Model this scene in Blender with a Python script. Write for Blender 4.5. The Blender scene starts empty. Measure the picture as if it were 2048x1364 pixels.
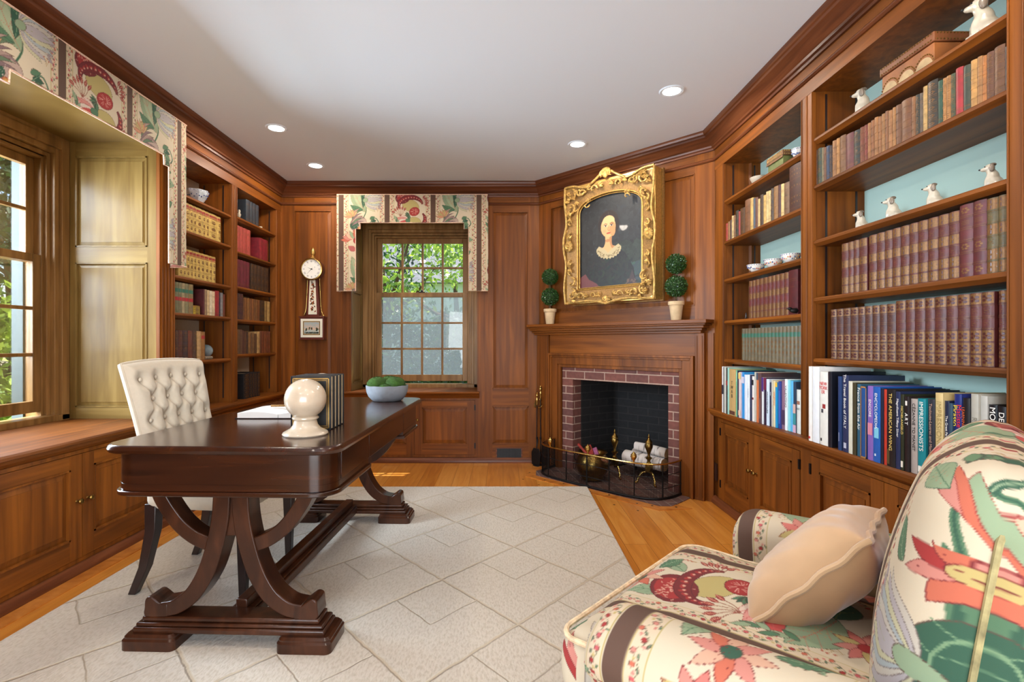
import bpy, bmesh, math, random
import numpy as np
from mathutils import Vector, Matrix
S = bpy.context.scene
COL = S.collection
R = math.radians
random.seed(7)
rng = np.random.default_rng(5)

def lin(c):
    c = c / 255.0
    return c / 12.92 if c <= .04045 else ((c + .055) / 1.055) ** 2.4
def C(r, g, b, a=1.0):
    return (lin(r), lin(g), lin(b), a)

# ------------------------------------------------------------------ camera
cd = bpy.data.cameras.new('camera')
cam = bpy.data.objects.new('camera', cd); COL.objects.link(cam)
cam.location = (0, 0, 1.13); cam.rotation_euler = (R(90), 0, 0)
cd.sensor_width = 36; cd.lens = 1040 / 2048 * 36
cd.shift_x = (1024 - 1006) / 2048; cd.shift_y = 1 / 2048
cd.clip_start = .05; cd.clip_end = 200
S.camera = cam
# ------------------------------------------------------------------ colour management
S.view_settings.view_transform = 'Standard'; S.view_settings.look = 'None'
S.view_settings.gamma = 1; S.view_settings.use_curve_mapping = False
S.view_settings.exposure = 0.66
S.cycles.use_denoising = True
S.cycles.max_bounces = 8; S.cycles.diffuse_bounces = 5; S.cycles.glossy_bounces = 3
S.cycles.transparent_max_bounces = 12; S.cycles.transmission_bounces = 4
S.cycles.sample_clamp_indirect = 6
S.cycles.caustics_reflective = False; S.cycles.caustics_refractive = False
# ------------------------------------------------------------------ world and sun
W = bpy.data.worlds.new('sky'); S.world = W; W.use_nodes = True
nt = W.node_tree; nt.nodes.clear()
sky = nt.nodes.new('ShaderNodeTexSky'); sky.sky_type = 'NISHITA'; sky.sun_disc = False
sky.sun_elevation = R(60); sky.sun_rotation = R(20); sky.dust_density = .6
bg = nt.nodes.new('ShaderNodeBackground'); bg.inputs[1].default_value = .26
wo = nt.nodes.new('ShaderNodeOutputWorld')
nt.links.new(sky.outputs[0], bg.inputs[0]); nt.links.new(bg.outputs[0], wo.inputs[0])
sl = bpy.data.lights.new('sun', 'SUN'); sl.energy = 13; sl.angle = R(.6); sl.color = (1, .95, .86)
sun = bpy.data.objects.new('sun', sl); COL.objects.link(sun)
sun.location = (3, 9, 12)
sun.rotation_euler = Vector((-.42, -1, -2.0)).to_track_quat('-Z', 'Y').to_euler()
# unseen fill light added behind the camera; daylight through left window (large area lights)
def area(name, loc, target, sx, sy, power, col):
    l = bpy.data.lights.new(name, 'AREA'); l.shape = 'RECTANGLE'; l.size = sx; l.size_y = sy
    l.energy = power; l.color = col
    o = bpy.data.objects.new(name, l); COL.objects.link(o); o.location = loc
    o.rotation_euler = (Vector(target) - Vector(loc)).to_track_quat('-Z', 'Y').to_euler()
    return o
area('rear_fill', (-.2, -1.7, 1.0), (-.2, 3.2, 2.7), 2.2, 1.8, 86, (.90, .95, 1))
area('side_window_daylight', (-3.45, 2.40, 1.75), (0, 2.5, .75), 1.3, 1.6, 270, (.74, .87, 1))

# ------------------------------------------------------------------ helpers
WM = {}
def W_of(o):
    return WM.get(o.name, Matrix.Identity(4)) if o else Matrix.Identity(4)
def tag(o, label=None, cat=None, group=None, kind=None):
    if label: o['label'] = label
    if cat: o['category'] = cat
    if group: o['group'] = group
    if kind: o['kind'] = kind
    return o
def empty(name, label, cat, loc=(0, 0, 0), rz=0, group=None, kind=None):
    o = bpy.data.objects.new(name, None); COL.objects.link(o)
    o.empty_display_size = .05
    o.location = loc; o.rotation_euler = (0, 0, rz)
    WM[o.name] = Matrix.Translation(loc) @ Matrix.Rotation(rz, 4, 'Z')
    return tag(o, label, cat, group, kind)
def copy_tree(o, parent=None):
    c = o.copy(); COL.objects.link(c); c.parent = parent
    for ch in o.children: copy_tree(ch, c)
    return c

# frames: (u, w, z) -> world ; w = distance out of the wall into the room
XL, XR, YB = -2.07, 1.49, 4.85
ax, ay = .336, YB
AD = math.hypot(XR - ax, 3.66 - ay); dx, dy = (XR - ax) / AD, (3.66 - ay) / AD
FL = lambda u, w, z: (XL + w, u, z)
FR = lambda u, w, z: (XR - w, u, z)
FB = lambda u, w, z: (u, YB - w, z)
FA = lambda u, w, z: (ax + dx * u + dy * w, ay + dy * u - dx * w, z)
FI = lambda u, w, z: (u, w, z)

class MB:
    def __init__(s, F=FI): s.v = []; s.f = []; s.m = []; s.F = F
    def add(s, vs, fs, mi=0):
        n = len(s.v); s.v += [tuple(s.F(*p)) for p in vs]
        s.f += [tuple(i + n for i in f) for f in fs]; s.m += [mi] * len(fs)
        return s
    def box(s, a0, b0, c0, a1, b1, c1, mi=0):
        vs = [(x, y, z) for x in (a0, a1) for y in (b0, b1) for z in (c0, c1)]
        return s.add(vs, [(0, 1, 3, 2), (4, 6, 7, 5), (0, 4, 5, 1), (2, 3, 7, 6), (0, 2, 6, 4), (1, 5, 7, 3)], mi)
    def prism(s, pts, a, b, axis='z', mi=0):
        """pts: 2-D outline; extruded from a to b along axis"""
        def P(p, t):
            return (p[0], p[1], t) if axis == 'z' else (p[0], t, p[1]) if axis == 'y' else (t, p[0], p[1])
        n = len(pts)
        vs = [P(p, a) for p in pts] + [P(p, b) for p in pts]
        fs = [tuple(range(n)), tuple(range(2 * n - 1, n - 1, -1))] + [(i, (i + 1) % n, n + (i + 1) % n, n + i) for i in range(n)]
        return s.add(vs, fs, mi)
    def loft(s, rings, mi=0, cap=True, closed=True):
        n = len(rings[0]); vs = [p for r in rings for p in r]; fs = []
        for k in range(len(rings) - 1):
            for i in range(n if closed else n - 1):
                j = (i + 1) % n
                fs.append((k * n + i, k * n + j, (k + 1) * n + j, (k + 1) * n + i))
        if cap: fs += [tuple(range(n - 1, -1, -1)), tuple(range((len(rings) - 1) * n, len(rings) * n))]
        return s.add(vs, fs, mi)
    def lathe(s, prof, c=(0, 0, 0), seg=20, mi=0, sx=1, sy=1):
        rings = [[(c[0] + r * sx * math.cos(t), c[1] + r * sy * math.sin(t), c[2] + z)
                  for t in [2 * math.pi * i / seg for i in range(seg)]] for r, z in prof]
        return s.loft(rings, mi)
    def tube(s, pts, r, seg=8, mi=0, closed=False):
        pts = [Vector(p) for p in pts]; n = len(pts); rings = []; ref = None
        for i, p in enumerate(pts):
            if closed: d = pts[(i + 1) % n] - pts[i - 1]
            else: d = pts[min(i + 1, n - 1)] - pts[max(i - 1, 0)]
            d.normalize()
            if ref is None: ref = d.orthogonal().normalized()
            ref = (ref - d * ref.dot(d)).normalized(); b = d.cross(ref)
            rr = r[i] if hasattr(r, '__len__') else r
            rings.append([tuple(p + (ref * math.cos(t) + b * math.sin(t)) * rr) for t in [2 * math.pi * k / seg for k in range(seg)]])
        if closed: rings.append(rings[0])
        return s.loft(rings, mi, cap=not closed)
    def ball(s, c, r, seg=16, rings=10, mi=0):
        rx, ry, rz = (r, r, r) if not hasattr(r, '__len__') else r
        prof = [[(c[0] + rx * math.sin(a) * math.cos(t), c[1] + ry * math.sin(a) * math.sin(t), c[2] - rz * math.cos(a))
                 for t in [2 * math.pi * i / seg for i in range(seg)]] for a in [math.pi * (k + .02) / (rings + .04) for k in range(rings + 1)]]
        return s.loft(prof, mi)
    def panel(s, u0, u1, z0, z1, w=0, rec=.012, rise=.009, bev=.035, mi=0):
        """raised-and-fielded panel set into an opening of a face at w"""
        a = w - rec; e = .004
        s.box(u0, a - .01, z0, u1, a, z1, mi)
        r0 = [(u0 + e, a, z0 + e), (u1 - e, a, z0 + e), (u1 - e, a, z1 - e), (u0 + e, a, z1 - e)]
        b = bev; h = a + .002
        r1 = [(u0 + b, a + rise - .003, z0 + b), (u1 - b, a + rise - .003, z0 + b), (u1 - b, a + rise - .003, z1 - b), (u0 + b, a + rise - .003, z1 - b)]
        r2 = [(u0 + b, a + rise, z0 + b), (u1 - b, a + rise, z0 + b), (u1 - b, a + rise, z1 - b), (u0 + b, a + rise, z1 - b)]
        s.loft([r0, r1, r2], mi)
        # small moulding round the opening
        t = .008
        for q in ((u0, z0, u1, z0 + t), (u0, z1 - t, u1, z1), (u0, z0, u0 + t, z1), (u1 - t, z0, u1, z1)):
            s.box(q[0], a, q[1], q[2], w + .004, q[3], mi)
        return s
    def build(s, name, mats, parent=None, smooth=False, bev=0, local=False, fix=True, seg=2):
        me = bpy.data.meshes.new(name)
        vs = s.v
        if parent and not local:
            Mi = W_of(parent).inverted(); vs = [tuple(Mi @ Vector(p)) for p in vs]
        me.from_pydata(vs, [], s.f); 
        mats = mats if isinstance(mats, (list, tuple)) else [mats]
        for m in mats: me.materials.append(m)
        me.polygons.foreach_set('material_index', s.m)
        if fix:
            bm = bmesh.new(); bm.from_mesh(me); bmesh.ops.recalc_face_normals(bm, faces=bm.faces); bm.to_mesh(me); bm.free()
        if smooth:
            me.polygons.foreach_set('use_smooth', [True] * len(me.polygons))
            if smooth != 'all': me.set_sharp_from_angle(angle=R(smooth if smooth is not True else 42))
        o = bpy.data.objects.new(name, me); COL.objects.link(o)
        if parent: o.parent = parent; WM[o.name] = W_of(parent)
        if bev:
            b = o.modifiers.new('bevel', 'BEVEL'); b.width = bev; b.segments = seg; b.limit_method = 'ANGLE'; b.angle_limit = R(40)
            b.harden_normals = False
            me.polygons.foreach_set('use_smooth', [True] * len(me.polygons)); me.set_sharp_from_angle(angle=R(50))
        return o
def struct(o): o['kind'] = 'structure'; return o

def rrect(hx, hy, r, n=6):
    out = []
    for cx, cy, a0 in ((hx - r, hy - r, 0), (-hx + r, hy - r, 90), (-hx + r, -hy + r, 180), (hx - r, -hy + r, 270)):
        for k in range(n + 1):
            a = R(a0 + 90 * k / n); out.append((cx + r * math.cos(a), cy + r * math.sin(a)))
    return out
def ribbon(path, wid):
    """closed outline of a band along a 2-D path"""
    L, Rr = [], []
    n = len(path)
    for i, p in enumerate(path):
        a = path[max(i - 1, 0)]; b = path[min(i + 1, n - 1)]
        d = Vector((b[0] - a[0], b[1] - a[1])).normalized(); nn = (-d.y, d.x)
        w = (wid[i] if hasattr(wid, '__len__') else wid) / 2
        L.append((p[0] + nn[0] * w, p[1] + nn[1] * w)); Rr.append((p[0] - nn[0] * w, p[1] - nn[1] * w))
    return L + Rr[::-1]
def spline(pts, n=6):
    """Catmull-Rom through the points"""
    out = []; P = [pts[0]] + list(pts) + [pts[-1]]
    for i in range(1, len(P) - 2):
        for k in range(n):
            t = k / n
            out.append(tuple(.5 * ((2 * P[i][j]) + (-P[i - 1][j] + P[i + 1][j]) * t + (2 * P[i - 1][j] - 5 * P[i][j] + 4 * P[i + 1][j] - P[i + 2][j]) * t * t
                        + (-P[i - 1][j] + 3 * P[i][j] - 3 * P[i + 1][j] + P[i + 2][j]) * t ** 3) for j in range(len(pts[0]))))
    out.append(tuple(pts[-1])); return out

# ------------------------------------------------------------------ materials
def new_mat(name):
    m = bpy.data.materials.new(name); m.use_nodes = True
    return m, m.node_tree, m.node_tree.nodes['Principled BSDF']
def N(nt, t, **k):
    n = nt.nodes.new(t)
    for a, b in k.items(): setattr(n, a, b)
    return n
def flat(name, col, rough=.5, metal=0, var=0, vscale=8, bump=0, bscale=60, coat=0, spec=None, sheen=0, emit=0, pos='Object'):
    m, nt, b = new_mat(name)
    b.inputs['Base Color'].default_value = col; b.inputs['Roughness'].default_value = rough; b.inputs['Metallic'].default_value = metal
    b.inputs['Coat Weight'].default_value = coat; b.inputs['Coat Roughness'].default_value = .12
    if spec is not None: b.inputs['Specular IOR Level'].default_value = spec
    if sheen: b.inputs['Sheen Weight'].default_value = sheen
    if emit: b.inputs['Emission Color'].default_value = col; b.inputs['Emission Strength'].default_value = emit
    tc = N(nt, 'ShaderNodeTexCoord')
    if var:
        n = N(nt, 'ShaderNodeTexNoise'); n.inputs['Scale'].default_value = vscale; n.inputs['Detail'].default_value = 4
        nt.links.new(tc.outputs[pos], n.inputs['Vector'])
        mp = N(nt, 'ShaderNodeMapRange'); mp.inputs[1].default_value = .3; mp.inputs[2].default_value = .7
        mp.inputs[3].default_value = 1 - var; mp.inputs[4].default_value = 1 + var
        nt.links.new(n.outputs[0], mp.inputs[0])
        x = N(nt, 'ShaderNodeVectorMath', operation='SCALE'); x.inputs[0].default_value = col[:3]
        nt.links.new(mp.outputs[0], x.inputs['Scale']); nt.links.new(x.outputs[0], b.inputs['Base Color'])
    if bump:
        n2 = N(nt, 'ShaderNodeTexNoise'); n2.inputs['Scale'].default_value = bscale; n2.inputs['Detail'].default_value = 3
        nt.links.new(tc.outputs[pos], n2.inputs['Vector'])
        bp = N(nt, 'ShaderNodeBump'); bp.inputs['Strength'].default_value = bump; bp.inputs['Distance'].default_value = .004
        nt.links.new(n2.outputs[0], bp.inputs['Height']); nt.links.new(bp.outputs[0], b.inputs['Normal'])
    return m
def wood(name, dark, mid, light, scale=(26, 26, 1.4), rough=.48, coat=.04, fine=1.0, pos='geo', spec=.2):
    m, nt, b = new_mat(name)
    if pos == 'geo':
        g = N(nt, 'ShaderNodeNewGeometry'); src = g.outputs['Position']
    else:
        g = N(nt, 'ShaderNodeTexCoord'); src = g.outputs['Object']
    mp = N(nt, 'ShaderNodeMapping'); mp.inputs['Scale'].default_value = scale; nt.links.new(src, mp.inputs[0])
    n1 = N(nt, 'ShaderNodeTexNoise'); n1.inputs['Scale'].default_value = 1.0; n1.inputs['Detail'].default_value = 5; n1.inputs['Distortion'].default_value = .6
    nt.links.new(mp.outputs[0], n1.inputs['Vector'])
    mp2 = N(nt, 'ShaderNodeMapping'); mp2.inputs['Scale'].default_value = tuple(q * .09 + .4 for q in scale); nt.links.new(src, mp2.inputs[0])
    n2 = N(nt, 'ShaderNodeTexNoise'); n2.inputs['Scale'].default_value = 1.3; n2.inputs['Detail'].default_value = 2
    nt.links.new(mp2.outputs[0], n2.inputs['Vector'])
    mx = N(nt, 'ShaderNodeMath', operation='MULTIPLY_ADD'); mx.inputs[1].default_value = .6; nt.links.new(n1.outputs[0], mx.inputs[0])
    m3 = N(nt, 'ShaderNodeMath', operation='MULTIPLY'); m3.inputs[1].default_value = .4; nt.links.new(n2.outputs[0], m3.inputs[0]); nt.links.new(m3.outputs[0], mx.inputs[2])
    cr = N(nt, 'ShaderNodeValToRGB'); e = cr.color_ramp.elements
    e[0].position = .34; e[0].color = dark; e[1].position = .66; e[1].color = light
    k = e.new(.5); k.color = mid
    nt.links.new(mx.outputs[0], cr.inputs[0]); nt.links.new(cr.outputs[0], b.inputs['Base Color'])
    b.inputs['Roughness'].default_value = rough; b.inputs['Coat Weight'].default_value = coat; b.inputs['Coat Roughness'].default_value = .22; b.inputs['Specular IOR Level'].default_value = spec
    bp = N(nt, 'ShaderNodeBump'); bp.inputs['Strength'].default_value = .12 * fine; bp.inputs['Distance'].default_value = .002
    nt.links.new(n1.outputs[0], bp.inputs['Height']); nt.links.new(bp.outputs[0], b.inputs['Normal'])
    return m
WD = (C(88, 47, 14), C(115, 63, 19), C(140, 80, 25))
M = {}
M['woodV'] = wood('panel_wood_upright', *WD)
M['woodH'] = wood('panel_wood_level', *WD, scale=(1.6, 1.6, 30))
WS = WD
M['shelf'] = wood('shelf_wood', *WD, scale=(26, 1.4, 26))
M['crown'] = wood('crown_wood', C(74, 40, 24), C(104, 58, 34), C(128, 76, 46), scale=(1.6, 1.6, 40), rough=.3)
M['winwood'] = wood('window_wood', C(112, 80, 44), C(142, 104, 60), C(166, 126, 78), scale=(20, 20, 2), rough=.35)
M['desk'] = wood('desk_wood', C(32, 14, 7), C(48, 22, 10), C(68, 33, 15), scale=(24, 2.0, 24), rough=.16, coat=.75, fine=.4, pos='obj')
M['deskapron'] = wood('desk_apron_wood', C(32, 14, 7), C(48, 22, 10), C(70, 34, 15), scale=(1.6, 1.6, 26), rough=.16, coat=.7, fine=.4, pos='obj')
M['deskleg'] = wood('desk_leg_wood', C(38, 19, 11), C(57, 30, 17), C(80, 44, 25), scale=(16, 16, 5), rough=.28, coat=.4, fine=.6, pos='obj')
M['espresso'] = flat('espresso_wood', C(38, 24, 22), .35, var=.15, vscale=20, coat=.2)
M['brass'] = flat('brass', C(190, 158, 92), .25, 1, var=.15, vscale=30)
M['oldbrass'] = flat('old_brass', C(140, 112, 58), .3, 1, var=.3, vscale=24)
M['iron'] = flat('black_iron', C(28, 26, 26), .45, .6, var=.2, vscale=40)
M['steel'] = flat('brushed_steel', C(170, 165, 158), .3, 1)
M['white'] = flat('ceiling_white', C(232, 240, 248), .9)
M['cream'] = flat('page_cream', C(224, 208, 172), .8, var=.08, vscale=90)
M['mint'] = flat('mint_paint', C(176, 206, 198), .7, var=.03, vscale=3)
M['beige'] = flat('warm_lit_mint', C(198, 188, 166), .7, var=.03, vscale=3)  # mint paint with the warm light on it put into the colour
M['black'] = flat('matt_black', C(20, 20, 22), .5)
M['gold'] = flat('gilt', C(206, 166, 92), .34, .7, var=.2, vscale=60)
M['gold2'] = flat('carved_gilt', C(196, 158, 90), .42, .55, var=.5, vscale=45, bump=1.0, bscale=110)
M['gildark'] = flat('dulled_gilt', C(150, 112, 62), .5, .4, var=.3, vscale=90)
M['porcelain'] = flat('white_porcelain', C(232, 230, 224), .18, coat=.5, var=.03, vscale=40)
M['terracotta'] = flat('pale_terracotta', C(205, 178, 140), .85, var=.14, vscale=22, bump=.3)

# leather and cloth take the colour set on each book object
def objcol(name, rough, var, bump, coat=0):
    m, nt, b = new_mat(name)
    oi = N(nt, 'ShaderNodeObjectInfo'); tc = N(nt, 'ShaderNodeTexCoord')
    n = N(nt, 'ShaderNodeTexNoise'); n.inputs['Scale'].default_value = 38; n.inputs['Detail'].default_value = 5
    va = N(nt, 'ShaderNodeVectorMath', operation='ADD'); nt.links.new(tc.outputs['Object'], va.inputs[0]); 
    sc = N(nt, 'ShaderNodeCombineXYZ'); nt.links.new(oi.outputs['Random'], sc.inputs[0]); nt.links.new(sc.outputs[0], va.inputs[1])
    nt.links.new(va.outputs[0], n.inputs['Vector'])
    mp = N(nt, 'ShaderNodeMapRange'); mp.inputs[1].default_value = .3; mp.inputs[2].default_value = .7; mp.inputs[3].default_value = 1 - var; mp.inputs[4].default_value = 1 + var
    nt.links.new(n.outputs[0], mp.inputs[0])
    x = N(nt, 'ShaderNodeVectorMath', operation='SCALE'); nt.links.new(oi.outputs['Color'], x.inputs[0]); nt.links.new(mp.outputs[0], x.inputs['Scale'])
    nt.links.new(x.outputs[0], b.inputs['Base Color']); b.inputs['Roughness'].default_value = rough
    b.inputs['Coat Weight'].default_value = coat; b.inputs['Coat Roughness'].default_value = .2
    bp = N(nt, 'ShaderNodeBump'); bp.inputs['Strength'].default_value = bump; bp.inputs['Distance'].default_value = .001
    nt.links.new(n.outputs[0], bp.inputs['Height']); nt.links.new(bp.outputs[0], b.inputs['Normal'])
    return m
M['leather'] = objcol('book_leather', .5, .28, .3, .04)
M['jacket'] = objcol('glossy_book_jacket', .28, .05, 0, .3)

# fabric whose woven or printed colours sit in a colour attribute
def attrmat(name, rough=.85, bump=.15, bscale=700, coat=0, sheen=.0):
    m, nt, b = new_mat(name)
    a = N(nt, 'ShaderNodeAttribute'); a.attribute_name = 'print'
    nt.links.new(a.outputs['Color'], b.inputs['Base Color']); b.inputs['Roughness'].default_value = rough
    b.inputs['Coat Weight'].default_value = coat; b.inputs['Sheen Weight'].default_value = sheen
    if bump:
        tc = N(nt, 'ShaderNodeTexCoord'); n = N(nt, 'ShaderNodeTexNoise'); n.inputs['Scale'].default_value = bscale
        nt.links.new(tc.outputs['Object'], n.inputs['Vector'])
        bp = N(nt, 'ShaderNodeBump'); bp.inputs['Strength'].default_value = bump; bp.inputs['Distance'].default_value = .001
        nt.links.new(n.outputs[0], bp.inputs['Height']); nt.links.new(bp.outputs[0], b.inputs['Normal'])
    return m
M['chintz'] = attrmat('printed_chintz')
M['paint'] = attrmat('oil_paint', .5, .25, 120, .06)
M['enamel'] = attrmat('painted_glass', .2, 0, 1, .4)

# floor boards
def floor_mat():
    m, nt, b = new_mat('oak_floor_boards')
    g = N(nt, 'ShaderNodeNewGeometry'); sx = N(nt, 'ShaderNodeSeparateXYZ'); nt.links.new(g.outputs['Position'], sx.inputs[0])
    cb = N(nt, 'ShaderNodeCombineXYZ'); nt.links.new(sx.outputs['Y'], cb.inputs['X']); nt.links.new(sx.outputs['X'], cb.inputs['Y'])
    br = N(nt, 'ShaderNodeTexBrick'); nt.links.new(cb.outputs[0], br.inputs['Vector'])
    br.inputs['Scale'].default_value = 1; br.inputs['Brick Width'].default_value = 2.9; br.inputs['Row Height'].default_value = .135
    br.inputs['Mortar Size'].default_value = .0012; br.inputs['Mortar Smooth'].default_value = .2; br.offset = .37
    br.inputs['Color1'].default_value = (0, 0, 0, 1); br.inputs['Color2'].default_value = (1, 1, 1, 1); br.inputs['Mortar'].default_value = (.5, .5, .5, 1)
    mp = N(nt, 'ShaderNodeMapping'); mp.inputs['Scale'].default_value = (22, 1.6, 1); nt.links.new(g.outputs['Position'], mp.inputs[0])
    ad = N(nt, 'ShaderNodeVectorMath', operation='MULTIPLY_ADD'); nt.links.new(br.outputs['Color'], ad.inputs[0]); ad.inputs[1].default_value = (7, 9, 3); nt.links.new(mp.outputs[0], ad.inputs[2])
    n = N(nt, 'ShaderNodeTexNoise'); n.inputs['Scale'].default_value = 1.4; n.inputs['Detail'].default_value = 6; n.inputs['Distortion'].default_value = .8; nt.links.new(ad.outputs[0], n.inputs['Vector'])
    mx = N(nt, 'ShaderNodeMath', operation='MULTIPLY_ADD'); nt.links.new(br.outputs['Color'], mx.inputs[0]); mx.inputs[1].default_value = .32; 
    m2 = N(nt, 'ShaderNodeMath', operation='MULTIPLY'); nt.links.new(n.outputs[0], m2.inputs[0]); m2.inputs[1].default_value = .68; nt.links.new(m2.outputs[0], mx.inputs[2])
    cr = N(nt, 'ShaderNodeValToRGB'); e = cr.color_ramp.elements; e[0].position = .22; e[0].color = C(176, 104, 32); e[1].position = .8; e[1].color = C(228, 166, 84)
    k = e.new(.5); k.color = C(208, 136, 54); nt.links.new(mx.outputs[0], cr.inputs[0])
    mm = N(nt, 'ShaderNodeMixRGB', blend_type='MULTIPLY'); nt.links.new(cr.outputs[0], mm.inputs[1]); mm.inputs[2].default_value = (.3, .2, .12, 1); nt.links.new(br.outputs['Fac'], mm.inputs[0])
    nt.links.new(mm.outputs[0], b.inputs['Base Color']); b.inputs['Roughness'].default_value = .3; b.inputs['Coat Weight'].default_value = .25; b.inputs['Coat Roughness'].default_value = .2
    return m
M['floor'] = floor_mat()
M['floorplain'] = wood('oak_border_board', C(158, 88, 30), C(190, 118, 50), C(210, 140, 68), scale=(14, 14, 14), rough=.3)

def brick_mat(name, c1, c2, mort, rough=.85, uvx=1):
    m, nt, b = new_mat(name)
    u = N(nt, 'ShaderNodeAttribute'); u.attribute_name = 'bricks'
    br = N(nt, 'ShaderNodeTexBrick'); nt.links.new(u.outputs['Vector'], br.inputs['Vector'])
    br.inputs['Scale'].default_value = 1; br.inputs['Brick Width'].default_value = .205; br.inputs['Row Height'].default_value = .067
    br.inputs['Mortar Size'].default_value = .005; br.inputs['Mortar Smooth'].default_value = .3
    br.inputs['Color1'].default_value = c1; br.inputs['Color2'].default_value = c2; br.inputs['Mortar'].default_value = mort
    n = N(nt, 'ShaderNodeTexNoise'); n.inputs['Scale'].default_value = 30; n.inputs['Detail'].default_value = 5; nt.links.new(u.outputs['Vector'], n.inputs['Vector'])
    mp = N(nt, 'ShaderNodeMapRange'); mp.inputs[3].default_value = .6; mp.inputs[4].default_value = 1.4; nt.links.new(n.outputs[0], mp.inputs[0])
    x = N(nt, 'ShaderNodeVectorMath', operation='SCALE'); nt.links.new(br.outputs['Color'], x.inputs[0]); nt.links.new(mp.outputs[0], x.inputs['Scale'])
    nt.links.new(x.outputs[0], b.inputs['Base Color']); b.inputs['Roughness'].default_value = rough
    bp = N(nt, 'ShaderNodeBump'); bp.inputs['Strength'].default_value = .6; bp.inputs['Distance'].default_value = .004; bp.invert = True
    nt.links.new(br.outputs['Fac'], bp.inputs['Height']); nt.links.new(bp.outputs[0], b.inputs['Normal'])
    return m
M['brick'] = brick_mat('red_brick', C(118, 70, 60), C(92, 58, 54), C(168, 142, 126))
M['soot'] = brick_mat('sooty_brick', C(30, 29, 30), C(22, 22, 24), C(44, 42, 42))
def put_uvw(o, fn):
    """stores a vector attribute 'bricks' from local coordinates and the face normal, per face corner"""
    me = o.data; at = me.attributes.new('bricks', 'FLOAT_VECTOR', 'CORNER')
    vals = []
    for p in me.polygons:
        for li in p.loop_indices:
            v = me.vertices[me.loops[li].vertex_index].co
            vals += list(fn(v, p.normal))
    at.data.foreach_set('vector', vals)

def glass_mat():
    m = bpy.data.materials.new('window_glass'); m.use_nodes = True; nt = m.node_tree; nt.nodes.clear()
    t = N(nt, 'ShaderNodeBsdfTransparent'); g = N(nt, 'ShaderNodeBsdfGlossy'); g.inputs['Roughness'].default_value = .02
    f = N(nt, 'ShaderNodeFresnel'); f.inputs[0].default_value = 1.45; mx = N(nt, 'ShaderNodeMixShader'); o = N(nt, 'ShaderNodeOutputMaterial')
    mul = N(nt, 'ShaderNodeMath', operation='MULTIPLY'); mul.inputs[1].default_value = .6; nt.links.new(f.outputs[0], mul.inputs[0])
    nt.links.new(mul.outputs[0], mx.inputs[0]); nt.links.new(t.outputs[0], mx.inputs[1]); nt.links.new(g.outputs[0], mx.inputs[2]); nt.links.new(mx.outputs[0], o.inputs[0])
    return m
M['glass'] = glass_mat()
def screen_mat():
    m = bpy.data.materials.new('insect_screen'); m.use_nodes = True; nt = m.node_tree; nt.nodes.clear()
    t = N(nt, 'ShaderNodeBsdfTransparent'); g = N(nt, 'ShaderNodeBsdfTranslucent'); g.inputs[0].default_value = C(104, 112, 120)
    mx = N(nt, 'ShaderNodeMixShader'); o = N(nt, 'ShaderNodeOutputMaterial'); mx.inputs[0].default_value = .42
    nt.links.new(t.outputs[0], mx.inputs[1]); nt.links.new(g.outputs[0], mx.inputs[2]); nt.links.new(mx.outputs[0], o.inputs[0])
    return m
M['screen'] = screen_mat()

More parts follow.
